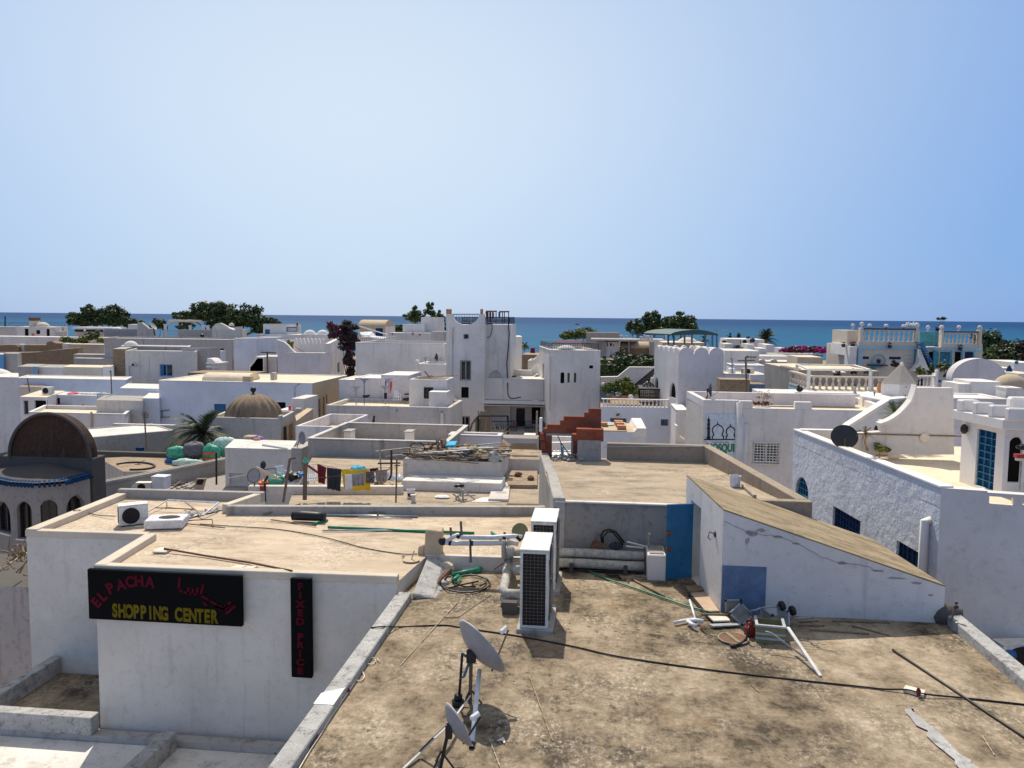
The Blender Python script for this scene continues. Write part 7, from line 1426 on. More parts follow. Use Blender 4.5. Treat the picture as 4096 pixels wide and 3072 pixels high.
H_('canopy_house','pale house with a long white canopy over dark openings below the first tree',a1(942,385),a1(1320,380),150,dep=6,sk=22,wall='aged',roof='whiteroof',par=0); m=MB(); a=gy(a1(942,366),149); b=gy(a1(1450,346),149); m.box(a.x,148,a.z,b.x,153,a.z+.4); tag(m.build('canopy','white'),'long thin white canopy roof below the first tree','canopy')
for k,(x0,x1) in enumerate(((948,1050),(1090,1180),(1190,1300))): a=gy(a1(x0,400),149.6); b=gy(a1(x1,372),149.6); m=MB(); m.box(a.x,149.5,a.z,b.x,149.8,b.z); tag(m.build('dark_awning','charcoal'),'dark strip under the long white canopy, the %s of three'%('left','middle','right')[k],'awning')
rail_thing('metal_fence','grey sheet roof fence left of the sloping grey wall','fence',gy(a1(1322,465),118),gy(a1(1730,470),118),1.2,34,'greymet',.04); 
m=MB(); a=gy(a1(1322,465),118.3); b=gy(a1(1730,372),118.3); m.box(a.x,118.3,a.z,b.x,118.4,b.z); tag(m.build('fence_sheet','greymet'),'corrugated sheet behind the grey roof fence','fence')
q=gy(a1(1480,362),130); m=MB(); m.lathe(q-V3((0,0,.3)),[(.8*math.cos(math.pi/2*i/6),.6*math.sin(math.pi/2*i/6)) for i in range(7)],16); tag(m.build('roof_dome','white',smooth=True),'small white dome behind the corrugated roof fence','dome')
H_('fence_room','small pale roof room beside the corrugated fence',a1(1618,308),a1(1735,308),124,dep=4,sk=20,wall='white2',roof='white',par=0)
swall('sloping_wall','grey roof wall sloping down right beside the small pale roof room',[a1(1735,285),a1(1790,285),a1(1880,360),a1(1950,365)],117,1.5,'grimy')
rail_thing('roof_fence','grey roof fence under the largest tree','fence',gy(a2(170,470),117),gy(a2(780,472),117),1.06,44,'greymet',.03); m=MB(); a=gy(a2(355,470),117.3); b=gy(a2(780,378),117.3); m.box(a.x,117.3,a.z,b.x,117.4,b.z); tag(m.build('fence_sheet','grimy'),'grey sheet standing behind the fence under the largest tree','fence')
for k,x in enumerate((190,505,670,730)): a=gy(a2(x,470),118); m=MB(); h__=1.7 if k else 1.9; m.box(a.x-.16,118,a.z,a.x+.16,118.3,a.z+h__); m.box(a.x-.22,117.95,a.z+h__+.01,a.x+.22,118.35,a.z+h__+.12); tag(m.build('fence_post','white2'),'white capped post of the fence under the largest tree, %s from the left'%('first','second','third','fourth')[k],'post')
cs=H_('scroll_wall_house','stained house with a curling scroll parapet under the right of the largest tree',a2(785,375),a2(1160,378),116,dep=4,sk=14,wall='aged',roof='grimy',par=0); m=MB(); m.ext([gy(p,115.9) for p in (a2(775,380),a2(790,340),a2(830,300),a2(880,290),a2(930,310),a2(990,345),a2(1150,335),a2(1155,380))],(0,.6,0)); m.build('scroll_parapet','aged',cs)
q=gy(a2(1030,330),118); m=MB(); m.lathe(q,[(.42*math.cos(math.pi/2*i/6),.5*math.sin(math.pi/2*i/6)) for i in range(7)],14); m.build('dome','aged',cs,smooth=True)
m=MB(); q=[gy(a2(*p),Y) for p,Y in (((1005,355),113),((1080,380),113),((1060,388),111),((990,362),111))]; m.hexa(q,[v+V3((0,0,.15)) for v in q]); tag(m.build('white_sheet','white'),'tilted white sheet below the scroll parapet','sheet')
m=MB(); m.blob(gy(a2(660,450),115.5),.3,.3,.3,9,6,.15); tag(m.build('black_drum','black'),'black drum before the grey fence sheet','drum')
m=MB(); a=gy(a2(230,258),150); b=gy(a2(525,250),150); m.box(a.x,150,a.z-.3,b.x,154,a.z+.1); m.tube([gy(a2(250,258),150.5),gy(a2(240,300),150.5)],.15,5); tag(m.build('parasol_roof','creamroof'),'thin pale parasol roof floating against the sea left of the largest tree','canopy')
t=thing('tilted_dish','tilted grey white dish on the roof left of the fence posts','satellite dish',gy(a1(1960,440),116)); m=MB(); m.lathe(gy(a1(1925,330),116),[(.75*i/6,.16*(i/6)**2) for i in range(7)],20,axis=camdir(.75,.55,-.1)); m.build('reflector','dishg',t,smooth=True); m=MB(); m.tube([gy(a1(1940,350),116.2),gy(a1(1960,450),116)],.1); m.build('pole','iron',t)
# trees on the left horizon
def T(p,Y): return gy(p,Y)
tree('broad_tree','broad dark green tree at the far left against the sea',T(a1(1300,520),240),[(T(a1(985,270),240),8.5,5,5.2),(T(a1(1180,225),240),9,5,7.5),(T(a1(1390,205),241),9.5,5,8),(T(a1(1520,255),240),7,5,6.5),(T(a1(1660,300),239),6,4,3.6)],'leaf_dark',.85,7000,11,trunk_r=.7,clumps=34)
tree('broad_tree','largest broad dark green tree at the left of centre against the sea',T(a2(950,560),225),[(T(a2(480,205),225),7.5,4,2.7),(T(a2(700,190),225),9,5,6.5),(T(a2(900,175),226),9,5,6.5),(T(a2(1120,210),225),9.5,5,6.5),(T(a2(1300,250),225),8.5,5,7.5),(T(a2(1420,350),224),5.5,4,6),(T(a2(1520,285),224),4,3,2.2),(T(a2(1000,320),225),12,5,5)],'leaf_dark',.8,9500,12,trunk_r=.7,second=('leaf_mid',.14),clumps=30)
tree('small_tree','small dark tree between the two broad trees',T(a1(2010,500),170),[(T(a1(2015,320),170),3.4,2.5,3.6)],'leaf_dark',.5,800,13,trunk_r=.25); tree('small_tree','small dark bush below the left end of the largest tree',T(a2(440,460),170),[(T(a2(440,335),170),3.2,2.5,2.2)],'leaf_dark',.5,500,14,trunk_r=.2)
tree('slender_tree','left loose crowned tree of the pair behind the tall white cube',T(a3(1450,420),150),[(T(a3(1455,155),150),1.8,1.6,2.2),(T(a3(1410,225),150),2.6,2,2.4),(T(a3(1500,240),150),2.6,2,2.8)],'leaf_mid',.36,1500,15,trunk_r=.22,clumps=18,tight=.25)
tree('slender_tree','taller right crowned tree of the pair behind the tall white cube',T(a3(1690,450),150),[(T(a3(1650,140),150),2.2,1.6,2.9),(T(a3(1740,220),150),2.2,2,2.8),(T(a3(1790,330),149),2.4,2,3.2),(T(a3(1720,300),150),2.4,2,3)],'leaf_mid',.36,2100,16,trunk_r=.22,clumps=18,tight=.25)
tree('round_bush','round green bush left of the white cube houses',T(a3(1255,440),150),[(T(a3(1255,365),150),2.3,2,2.2)],'leaf_mid',.36,600,17,trunk_r=.15)
# ================================================================== RIGHT OF CENTRE
tree('round_bush','bright green tree above the red brown roofs right of the tower house',T(a4(1850,560),150),[(T(a4(1850,440),150),5.4,3,2.6),(T(a4(1660,460),149),2.6,2,1.8)],'leaf_mid',.42,1500,18,trunk_r=.25,second=('leaf_lite',.15))
H_('red_roof_shed','low shed with a red brown sheet roof behind the railed cube house',a4(1470,530),a4(1900,530),108,dep=7,wall='pink',roof='maroon',par=0); 
H_('grey_roof_block','grey rendered block with a ragged rusty roof edge before the sea',a5(140,412),a5(562,418),106,dep=6,wall='greyc',roof='rusty',par=0)
vs=H_('vaulted_shed','brown stone shed with barrel vault roofs and grey concrete posts',a5(575,606),a5(940,612),94,dep=6,wall='stone',roof='brownroof',par=0); pz=INFO[vs.name][1]
a=gy(a5(580,606),94); b=gy(a5(690,606),94); c=gy(a5(935,606),94); m=MB(); vault(m,a.x,b.x,94.01,97,pz-.02,.75); m.build('vault','tan',vs); m=MB(); vault(m,b.x+.1,c.x,94.01,97,pz-.02,.75); m.build('vault','tan',vs)
for x0,x1,y0,y1 in ((668,695,505,790),(938,1002,525,790)): a=gy(a5(x0,y1),93.4); b=gy(a5(x1,y0),93.4); m=MB(); m.box(a.x,93.3,a.z,b.x,94.2,b.z); m.build('post','greyc',vs)
m=MB(); a=gy(a5(200,515),92.5); b=gy(a5(806,500),92.5); m.box(a.x,92.4,a.z,b.x,98,b.z); m.build('flat_slab','greyc',vs)
H_('blue_window_house','small white house with three little blue windows beside the vaulted shed',a5(378,530),a5(560,532),93.6,dep=4,wall='white',roof='white',par=0,ops=(W(0,a5(402,538),a5(415,585),'leaf',col='dkblue',nm='window'),W(0,a5(442,545),a5(466,582),'leaf',col='dkblue',nm='window'),W(0,a5(482,557),a5(494,582),'leaf',col='dkblue',nm='window')))
H_('grey_left_shed','grey shed wall left of the small house with blue windows',a5(270,520),a5(380,522),93.2,dep=4,wall='greyc',roof='greyc',par=0)
m=MB(); a=gy(a5(345,752),90); b=gy(a5(392,708),90); m.box(a.x,90,a.z,b.x,91.2,b.z); tag(m.build('dark_tank','charcoal'),'dark square tank before the small house with blue windows','tank')
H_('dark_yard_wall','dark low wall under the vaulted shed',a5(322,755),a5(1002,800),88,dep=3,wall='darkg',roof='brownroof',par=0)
tree('dense_shrub','dense dark green shrub mass behind the sloping white stair wall',T(a5(620,1000),80),[(T(a5(430,900),80),3.2,2,2.2),(T(a5(620,850),80),3.6,2,2.6),(T(a5(820,820),81),3.6,2,2.2),(T(a5(720,920),79.5),4,2,2)],'leaf_dark',.3,3600,19,cat='shrub',trunk_r=.15,second=('leaf_mid',.1))
# balustrade house
bh_=H_('balustrade_house','white house with a thick white balustrade, blue windows and a small plaque',a5(322,1352),a5(1302,1362),62,dep=8.5,wall='bluewash',roof='brownroof',par=0,ops=(W(0,b5(444,228),b5(648,330),'win',col='blue'),W(0,b5(1086,242),b5(1187,328),'win',col='blue')))
z_=INFO[bh_.name][1]; a=gy(a5(335,1350),62.15); b=gy(a5(1298,1360),62.15); balus(bh_,(a.x,62.15,z_),(b.x,62.15,z_),.66,20,'white',.3,fat=1.15)
m=MB(); a=gy(b5(508,212),61.95); b=gy(b5(580,168),61.95); m.box(a.x,61.9,a.z,b.x,61.99,b.z); o=m.build('plaque','tilec',bh_); m=MB()
for r_i,(z0,x0,x1) in enumerate(((.68,.2,.82),(.45,.28,.75),(.24,.15,.6))):
    zz=a.z+(b.z-a.z)*z0; n_=5
    for k in range(n_): u0=x0+(x1-x0)*k/n_; u1=u0+(x1-x0)/n_*.75; m.box(a.x+(b.x-a.x)*u0,61.885,zz,a.x+(b.x-a.x)*u1,61.899,zz+.07)
m.build('inscription','charcoal',bh_)
m=MB(); q=[gy(p,70) for p in (a5(322,1240),a5(322,978),a5(540,974),a5(690,852),a5(1010,854),a5(1010,1240))]; m.ext(q,(0,.5,0)); sw_=tag(m.build('stair_wall','white2'),'white stair wall with a sloping top behind the yellow shrubs','wall')
m=MB(); q=[gy(p,70) for p in (a5(322,982),a5(322,972),a5(538,968),a5(688,846),a5(1010,848),a5(1010,858),a5(692,856),a5(542,978))]; m.ext([v+V3((0,-.06,0)) for v in q],(0,.62,0)); tag(m.build('wall_coping','white'),'bright white coping on the sloping stair wall','coping')
H_('slate_wall','slate blue wall panel left of the yellow shrubs',a5(325,1068),a5(405,1068),66.5,dep=2,wall='bluepaint',roof='white',par=0)
t=thing('stair_railing','black iron stair railing climbing to the white battlement tower','railing',gy(a5(850,1180),68.6)); m=MB(); A0,B0=gy(a5(705,1110),68.6),gy(a5(1003,868),68.6); dz=gy(a5(850,1000),68.6).z-gy(a5(850,1075),68.6).z
for k in range(6): m.tube([A0-V3((0,0,dz*k/5)),B0-V3((0,0,dz*k/5))],.035 if k else .06,5)
for k in range(22): q=A0.lerp(B0,k/21); m.tube([q,q-V3((0,0,dz))],.03,4)
m.build('bars','iron',t)
t=thing('stair_steps','white outside stair steps below the black stair railing','stair',gy(a5(900,1230),69)); m=MB()
for k in range(9): a=gy(a5(735+k*31,1240),69); b=gy(a5(735+(k+1)*31,1150-k*24),69); m.box(a.x,68.8,a.z,b.x,69.9,b.z)
m.build('steps','white',t)
t=thing('iron_pavilion','black iron garden pavilion cage with a ribbed dome before the battlement tower','pavilion',gy(a5(985,1240),65)); a=gy(a5(815,1240),64.4); b=gy(a5(1178,1240),64.4); zt3=gy(a5(990,1135),64.4).z; c=gy(a5(930,1130),66); rD=(gy(a5(1008,1130),66).x-gy(a5(855,1130),66).x)/2
for (p,q,nn_) in ((a,b,14),(a,a+V3((0,3.2,0)),8),(b,b+V3((0,3.2,0)),8)): rail(t,V3((p.x,p.y,a.z)),V3((q.x,q.y,a.z)),zt3-a.z,nn_,'iron','cage_side',.035,orn=True)
m=MB()
for k in range(5): z=a.z+(zt3-a.z)*k/5; m.tube([(a.x,64.38,z),(b.x,64.38,z)],.03,4)
m.build('cage_bars','iron',t); m=MB()
for k in range(10):
    an=6.283*k/10; m.tube([(c.x+rD*math.cos(an)*math.cos(s),66+rD*math.sin(an)*math.cos(s),zt3+rD*.9*math.sin(s)) for s in [math.pi/2*i/6 for i in range(7)]],.04,4)
for s in (.1,.6,1.1): ring(m,(c.x,66,zt3+rD*.9*math.sin(s)),rD*math.cos(s),.035,n=20,m_=4)
m.tube([(c.x,66,zt3+rD*.9),(c.x,66,zt3+rD*.9+.65)],[.09,.03],6); m.blob((c.x,66,zt3+rD*.9+.25),.13,.13,.13,7,5); m.build('dome_ribs','iron',t)
m=MB(); m.box(a.x,64.3,zt3+.02,b.x,67.7,zt3+.1); m.build('flat_roof','iron',t)
tree('yellow_shrub','yellowish flowering shrubs in pots on the balustrade terrace',T(a5(580,1245),64),[(T(a5(470,1140),64),1.5,1,1.7),(T(a5(600,1160),64),1.7,1,1.5),(T(a5(680,1130),64.2),1.3,1,1.6),(T(a5(640,1070),64.3),.9,.8,1.1)],'leaf_lite',.17,2600,20,cat='shrub',trunk_r=.06,second=('leaf_mid',.35))
tree('white_flower_shrub','small white flowered shrub before the yellow shrubs',T(a5(510,1245),63.4),[(T(a5(505,1190),63.4),1.,.5,.5)],'cloudw',.1,160,22,cat='shrub',trunk_r=.04,second=('leaf_mid',1.5))
for k,(x,w_) in enumerate(((500,1.2),(620,1.2))): m=MB(); q=gy(a5(x,1245),63.6); m.lathe(q,[(0,-.1),(w_*.25,-.1),(w_*.32,.25),(0,.25)],12); tag(m.build('clay_pot','terra'),('left','right')[k]+' clay pot half hidden behind the thick white balustrade','pot')
m=MB(); m.blob(gy(a5(705,1225),63),.22,.2,.2,10,7); tag(m.build('white_urn','white',smooth=True),'round white urn behind the balustrade beside the clay pots','urn')
# shed with corrugated roof
cs_=H_('corrugated_shed','small pale blue shed with a tan corrugated roof behind the raised roof',b5(340,396),b5(900,400),50,dep=4.2,wall='bluewash',roof='tan',par=0); z_=INFO[cs_.name][1]; pp_=INFO[cs_.name][0]
m=MB(); n=13
for k in range(n): x=pp_[0].x+(pp_[1].x-pp_[0].x-1.2)*(k+.5)/n; m.beam((x,50.02,z_+.03),(x+.05,54.1,z_+.03),.12,.07)
m.build('roof_ridges','tan',cs_); m=MB(); x=pp_[1].x; m.hexa([(x-1.,49.98,z_-.3),(x,49.98,z_-.3),(x,54.3,z_-.3),(x-1.,54.3,z_-.3)],[(x-.55,49.98,z_+.25),(x,49.98,z_+.25),(x-.1,54.3,z_+.35),(x-.75,54.3,z_+.35)]); m.build('end_parapet','white',cs_)
m=MB(); q=[gz(b5(*p),z_+.08) for p in ((345,330),(495,325),(455,285),(335,285))]; m.hexa(q,[v+V3((0,0,.05)) for v in q]); m.build('grey_sheet','greymet',cs_)
for k,p in enumerate(((550,302),(567,325),(588,362),(355,325))): m=MB(); q=gz(b5(*p),z_+.1); m.box(q.x-.28,q.y-.3,q.z,q.x+.28,q.y+.3,q.z+.22); tag(m.build('roof_brick','terra'),('far','middle','near','leftmost')[k]+' brick weighing down the tan corrugated roof','brick')
H_('stair_corner_house','pale wall with a small outside stair left of the mosque sign house',b5(1282,132),b5(1420,138),56,dep=4,wall='pink',roof='white',par=0,rim='white')
m=MB(); q=[gy(b5(*p),54) for p in ((1268,520),(1270,320),(1300,330),(1300,440),(1392,505),(1392,525))]; m.ext(q,(0,1,0)); tag(m.build('corner_stair','white'),'white side wall of the small outside stair left of the mosque sign','stair'); rail_thing('stair_handrail','white handrail of the small outside stair left of the mosque sign','railing',gy(b5(1300,440),53.5),gy(b5(1400,500),53.5),1.6,5,'wmetal',.04)
# white scenes seen through the brick doorway
H_('doorway_house','bluish house seen through the brick doorway',b4(1430,690),b4(1720,690),46,dep=1,wall='bluewash',roof='white',par=0); tq=thing('doorway_balustrade','white balustrade seen through the brick doorway','balustrade',gy(b4(1570,655),45)); balus(tq,gy(b4(1430,655),45),gy(b4(1710,650),45),.55,6,'white',.25)
H_('doorway_wall','pale wall closing the view through the brick doorway',b4(1430,458),b4(1720,458),47.5,dep=1,wall='white2',roof='white',par=0)
rod_=lambda n_,l_,p,q,Y,r,mat:pole(n_,l_,'pole',p,q,Y,r,mat)
rod_('blue_pole','bright blue pole standing in the brick doorway view',b4(1580,790),b4(1578,585),40,.08,'ltblue'); t=thing('dangling_cable','black cables dangling in the brick doorway','cable',gy(b4(1690,790),22.3))
for pts in (((1520,455),(1560,540),(1640,660),(1690,760),(1700,800)),((1555,520),(1570,640),(1590,740),(1632,790)),((1475,690),(1465,760),(1460,790))): m=MB(); m.tube([gy(b4(*p),22.25) for p in pts],.014,5); m.build('cable','black',t)
m=MB(); a=gy(b4(1445,785),40); b=gy(b4(1530,735),40); m.box(a.x,40,a.z,b.x,41,b.z); tag(m.build('white_box','white'),'bright white box seen at the foot of the brick doorway','box')
# ---- white battlement tower
P0=gy((2715,1414),60); P3=gz((2619,1400),P0.z); P1=gy((2897,1417),60.3); P2=P1+(P3-P0)
bt2=house('battlement_tower','white tower with big rounded battlements and two dark pointed windows',[tuple(P0.xy),tuple(P1.xy),tuple(P2.xy),tuple(P3.xy)],P0.z,wall='pink',roof='creamroof',par=.4,th=.35,em={3:'white'},ops=(W(3,a5(1012,972),a5(1050,1135),'void',arch='p'),W(3,a5(1198,1032),a5(1272,1245),'void',arch='p')))
z_=P0.z; e0=P0.lerp(P1,.0); merlon(bt2,P0,P1,z_-.003,3,.46,.4,'pink',.92,.02); merlon(bt2,P1,P2,z_-.003,4,.42,.4,'white',.7,.15); merlon(bt2,P2,P3,z_-.003,5,.42,.4,'white',.7,.15); merlon(bt2,P3,P0,z_-.003,5,.42,.4,'white',.7,.15)
# canopy behind it
t=thing('roof_canopy','dark green arched canopy on blue posts above the white battlement tower','canopy',gy(a5(1500,560),76)); prof=[(1205,432),(1260,405),(1350,388),(1480,376),(1560,375),(1650,385),(1730,405),(1810,432)]
q=[gy(a5(*p),76) for p in prof]; m=MB(); m.ext(q+[v-V3((0,0,.12)) for v in q[::-1]],(-2.2,5,0)); m.build('roof','canopy',t)
m=MB(); m.ext([gy(a5(*p),75.95) for p in prof],(0,.06,0)); m.build('end_panel','canopy',t)
for x0 in (1385,1478,1648,1738,1792): m=MB(); m.tube([gy(a5(x0,435 if x0!=1385 else 415),76.3),gy(a5(x0,665),76.3)],.09,6); m.build('post','bluepaint',t)
for x0 in (1178,1250): m=MB(); m.tube([gy(a5(x0,432),78),gy(a5(x0,580),78)],.09,6); m.build('post','blue',t)
m=MB(); q=gy(a5(1320,352),80); m.lathe(q-V3((0,0,.5)),[(.45,0),(.2,.15),(.05,.5),(0,.6)],8); m.build('finial','blue',t)
pole('television_antenna','wide television antenna right of the green canopy','antenna',a5(1795,480),a5(1792,375),82,.05,'greymet',((a5(1720,382),a5(1935,378)),))
H_('canopy_house','pale brown roof house under the green canopy',a5(1110,535),a5(1640,540),84,dep=6,wall='tan',roof='creamroof',par=0); H_('white_roof_terrace','long white roof terrace wall with posts before the round trees',a5(560,492),a5(1130,496),112,dep=5,wall='white2',roof='white',par=0)
for k,(x,y) in enumerate(((568,440),(598,440),(650,448),(755,440),(878,435),(910,445),(938,445),(972,450),(838,455),(1150,448))):
    a=gy(a5(x,498),111); b=gy(a5(x,y),111); m=MB(); m.lathe(a,[(.15,0),(.15,(b-a).z*.6),(.1,(b-a).z*.65),(.16,(b-a).z*.8),(.1,(b-a).z*.95),(0,(b-a).z)],8); tag(m.build('roof_post','white'),'white knobbed post on the long white roof terrace','post','knobbed posts on the roof terrace')
rail_thing('blue_roof_fence','teal blue roof fence between the white knobbed posts','fence',gy(a5(760,490),113),gy(a5(1130,490),113),.6,26,'blue',.05); m=MB(); a=gy(a5(730,470),112.5); m.tube([a-V3((0,0,.6)),a+V3((0,0,.4))],.05,5); m.blob(a+V3((0,0,.7)),.26,.26,.32,8,6); tag(m.build('blue_lantern','blue'),'blue lantern on the roof terrace left of the round trees','lantern')
q=gy(a5(1420,535),88); m=MB(); m.lathe(q-V3((0,0,.2)),[(1.15*math.cos(math.pi/2*i/7),.75*math.sin(math.pi/2*i/7)) for i in range(8)],18); tag(m.build('roof_dome','creamroof',smooth=True),'wide tan dome under the green canopy','dome')
tree('round_tree','left smaller round green tree of the pair against the sea',T(a5(780,600),170),[(T(a5(760,340),170),2.9,3,3.4),(T(a5(790,400),170),3.6,3,2.6)],'leaf_dark',.5,1900,23,trunk_r=.3,second=('leaf_mid',.3)); tree('round_tree','tall round green tree between its smaller neighbour and the wide one',T(a5(970,600),172),[(T(a5(975,270),172),3.8,3.5,4.),(T(a5(985,370),172),3.8,3.5,4.5)],'leaf_dark',.5,2800,24,trunk_r=.3,second=('leaf_mid',.3))
tree('round_tree','wide round green tree behind the green canopy',T(a5(1300,600),168),[(T(a5(1215,330),168),3.8,3.5,4.2),(T(a5(1310,295),168),4.2,3.5,4),(T(a5(1420,335),168),4,3.5,4),(T(a5(1300,390),168),7,3.5,3)],'leaf_dark',.5,3900,25,trunk_r=.35,second=('leaf_mid',.25))
for k,(x,lb) in enumerate(((1960,'left'),(2070,'right'))): palm('%s low dark palm of the pair on the horizon right of the canopy'%lb,gy(a5(x,560),150),gy(a5(x,478),150),1.3,26,30+k,droop=.6,lw=.09)
palm('tiny palm under the right end of the green canopy',gy(a5(1640,540),110),gy(a5(1640,500),110),1.0,20,33,droop=.6,lw=.09); palm('large date palm standing alone against the sea right of centre',gy(a6(520,800),115),gy(a6(520,480),115),1.85,64,34,droop=.45,lw=.05,tr=.2)
# ---- white roofs between the tower and the cream villa
rr=random.Random(12)
for k,(x0,x1,y,Y,dep,wall,roof,lb) in enumerate(((0,435,640,70,5,'white2','whiteroof','white roof house right of the battlement tower'),(0,110,555,80,4,'white2','whiteroof','low white house at the foot of the two low palms'),(20,365,492,110,6,'white2','white','long low white house below the two low palms'),
 (365,500,500,108,6,'white','white','white house corner left of the large date palm'),(280,366,560,95,4,'white','whiteroof','small white block below the large date palm'),(430,530,612,92,4,'white2','white','low white wall right of the small white block'),(520,620,565,100,5,'white','white','white block at the foot of the large date palm'),
 (390,780,690,90,6,'aged','greyc','low grey roof left of the pink hedge'),(300,920,712,78,3,'white2','white','long bright white roof strip below the pink hedge'),(90,500,828,66,3,'bluewash','whiteroof','pale wall with a sloping white edge behind the thin antenna'),(430,925,775,74,3,'white2','whiteroof','white wall with two curling humps'),(0,500,938,60,3,'white2','creamroof','low white roof carrying the pale air conditioner'),(700,790,610,104,4,'pink','white','pinkish white block left of the pink hedge'),
 (780,1240,690,96,5,'bluepaint','greyc','blue grey wall below the pink hedge'),(920,1240,720,70,4,'cream','creamroof','cream walls below the villa terrace'))):
    H_('white_roof_house',lb,a6(x0,y),a6(x1,y),Y,dep=dep,wall=wall,roof=roof,par=0,rim='white' if k in (8,9,11) else None)
small_ac('pale air conditioner on the low white roof behind the thin antenna',gy(a6(285,942),60.8),.3,.86,.4,.46); m=MB(); a=gy(a6(62,935),60.6); b=gy(a6(135,868),60.6); m.box(a.x,60.6,a.z,b.x,61.6,b.z); tag(m.build('white_tank','plastic',bevel=.05),'white square tank left of the pale air conditioner','tank')
small_ac('weathered air conditioner below the two low palms',gy(a6(250,560),100),.2,1.1,.4,.6); m=MB(); m.ext([gy(a6(*p),79) for p in ((120,625),(235,625),(230,600),(180,570),(140,575))],(0,1,0)); tag(m.build('junk_bundle','charcoal'),'dark junk bundle on the white roof right of the battlement tower','bundle')
m=MB(); q=gy(a6(208,625),78); m.lathe(q,[(0,0),(.14,0),(.2,.26),(0,.28)],9); tag(m.build('orange_pot','terra'),'orange pot beside the dark junk bundle','pot'); m=MB(); m.blob(gy(a6(345,510),107),.38,.3,.32,9,6); tag(m.build('dark_dish','dishdark'),'dark dish before the large date palm','satellite dish')
m=MB(); a=gy(a6(280,490),112); b=gy(a6(312,460),112); m.box(a.x,112,a.z,b.x,113,b.z); tag(m.build('black_tank','black'),'black tank on the long low white house','tank'); m=MB(); m.blob(gy(a5(1885,540),85),.26,.2,.28,10,7); tag(m.build('dark_dish','dishdark'),'dark dish on the roof right of the green canopy','satellite dish')
for k,x in enumerate((470,620)): m=MB(); q=gy(a6(x,778),73.9); vault(m,q.x-.3,q.x+.3,73.9,74.4,q.z,.2,10,'y'); tag(m.build('wall_hump','white'),'%s rounded hump on the white wall behind the grey gable wall'%('left','right')[k],'wall')
pole('thin_antenna','rusty television antenna standing before the brown stone wall','antenna',a6(275,1165),a6(262,718),50,.06,'rustpole',((a6(262,718),a6(400,722)),(a6(160,768),a6(380,762)),(a6(285,700),a6(290,735)))); pole('thin_antenna','thin pale antenna left of the rusty one','antenna',a6(92,930),a6(88,735),58,.04,'greymet',((a6(60,745),a6(95,735)),(a6(58,832),a6(120,812))))
H_('brown_stone_house','brown stone walled house behind the mosque sign house',a6(-60,1003),a6(318,1007),52,dep=1.6,wall='stone',roof='brownroof',par=0); H_('blue_shade_wall','bluish wall with a white curve right of the brown stone house',a6(318,1062),a6(510,1062),53,dep=2,wall='bluepaint',roof='wood',par=0); m=MB(); q=[gy(p,55) for p in (a6(320,1060),a6(320,945),a6(500,940),a6(500,1060))]; m.ext(q,(0,.5,0)); tag(m.build('white_screen','white2'),'white wall above the bluish shaded wall','wall')
N_=gy(a6(905,882),52); F_=gz(a6(498,797),N_.z); house('grey_gable_house','tall rough grey concrete wall left of the cream balustrade terrace',[tuple(N_.xy),(N_.x+5,N_.y),(F_.x+5,F_.y),tuple(F_.xy)],N_.z,wall='concrete',roof='creamroof',par=0)
for k in range(6): m=MB(); q=F_.lerp(N_,.55+.08*k); m.box(q.x-.05,q.y-.1,q.z+.005,q.x+.35,q.y+.1,q.z+.07); tag(m.build('roof_slat','cream'),'cream slat lying along the edge of the tall grey concrete wall','slat','slats on the grey concrete wall')
# pink hedge
tree('bougainvillea_hedge','long low bright magenta bougainvillea hedge before the sea',T(a6(1050,760),98),[(T(a6(850,635),98),2.6,1.2,.8),(T(a6(960,635),98),2.8,1.2,.9),(T(a6(1080,635),98),2.8,1.2,.9),(T(a6(1180,635),98),2.4,1.2,.8),(T(a6(1280,645),96),2.,1.2,.9)],'flower',.26,2800,26,cat='hedge',trunk_r=.1,second=('leaf_mid',.25))
# ================================================================== RIGHT SIDE
# ---- mosque sign house
P0=gy((2814,1601),38); Pf=gz((2749,1566),P0.z); Pr=gy((3600,1640),38.02)
zlow=gy(a6(600,1372),38).z
mh=house('mosque_sign_house','long white house with a painted mosque sign and a square barred window',[(P0.x,P0.y),(Pr.x,Pr.y),(Pr.x+.3,Pr.y+6.5),(Pf.x,Pf.y+.3)],zlow,wall='white2',roof='creamroof',par=.35,th=.25,em={3:'aged'},ops=(W(0,b6(358,538),b6(688,803),'win',col='wmetal',dep=.18),))
m=MB(); a=gy(b6(358,803),37.99); b=gy(b6(688,538),37.99)
for k in range(9): x=a.x+(b.x-a.x)*k/8; m.box(x-.014,37.9,a.z,x+.014,37.93,b.z)
for k in range(9): z=a.z+(b.z-a.z)*k/8; m.box(a.x,37.87,z-.014,b.x,37.899,z+.014)
m.build('window_grille','wmetal',mh)
def fbox(root,nm,p0,p1,Y,d,mat,lo=None): a=gy(p0,Y); b=gy(p1,Y); m=MB(); m.box(a.x,Y,(a.z if lo is None else lo),b.x,Y+d,b.z); return m.build(nm,mat,root,bevel=.015)
fbox(mh,'parapet',(2814,1640),a6(175,1270),37.985,.3,'white2',zlow-.02); fbox(mh,'parapet',a6(185,1400),a6(352,1279),37.97,.32,'white2',zlow-.02); fbox(mh,'parapet',a6(885,1400),a6(1100,1293),37.97,.32,'white2',zlow-.02)
m=MB(); L0=P0.xy; L1=Pf.xy; zc=P0.z; n_=V3((.25,0)); m.hexa([(*L0,zlow-.02),(L0.x+.25,L0.y,zlow-.02),(L1.x+.25,L1.y,zlow-.02),(*L1,zlow-.02)],[(*L0,zc),(L0.x+.25,L0.y,zc),(L1.x+.25,L1.y,zc),(*L1,zc)]); m.build('parapet','pink',mh)
m=MB(); a=gy(a5(1420,1160),Pf.y); m.box(Pf.x,Pf.y-.02,zlow-.3,gy(a6(1650,1170),Pf.y).x,Pf.y+.25,zc); m.build('rear_parapet','pink',mh)
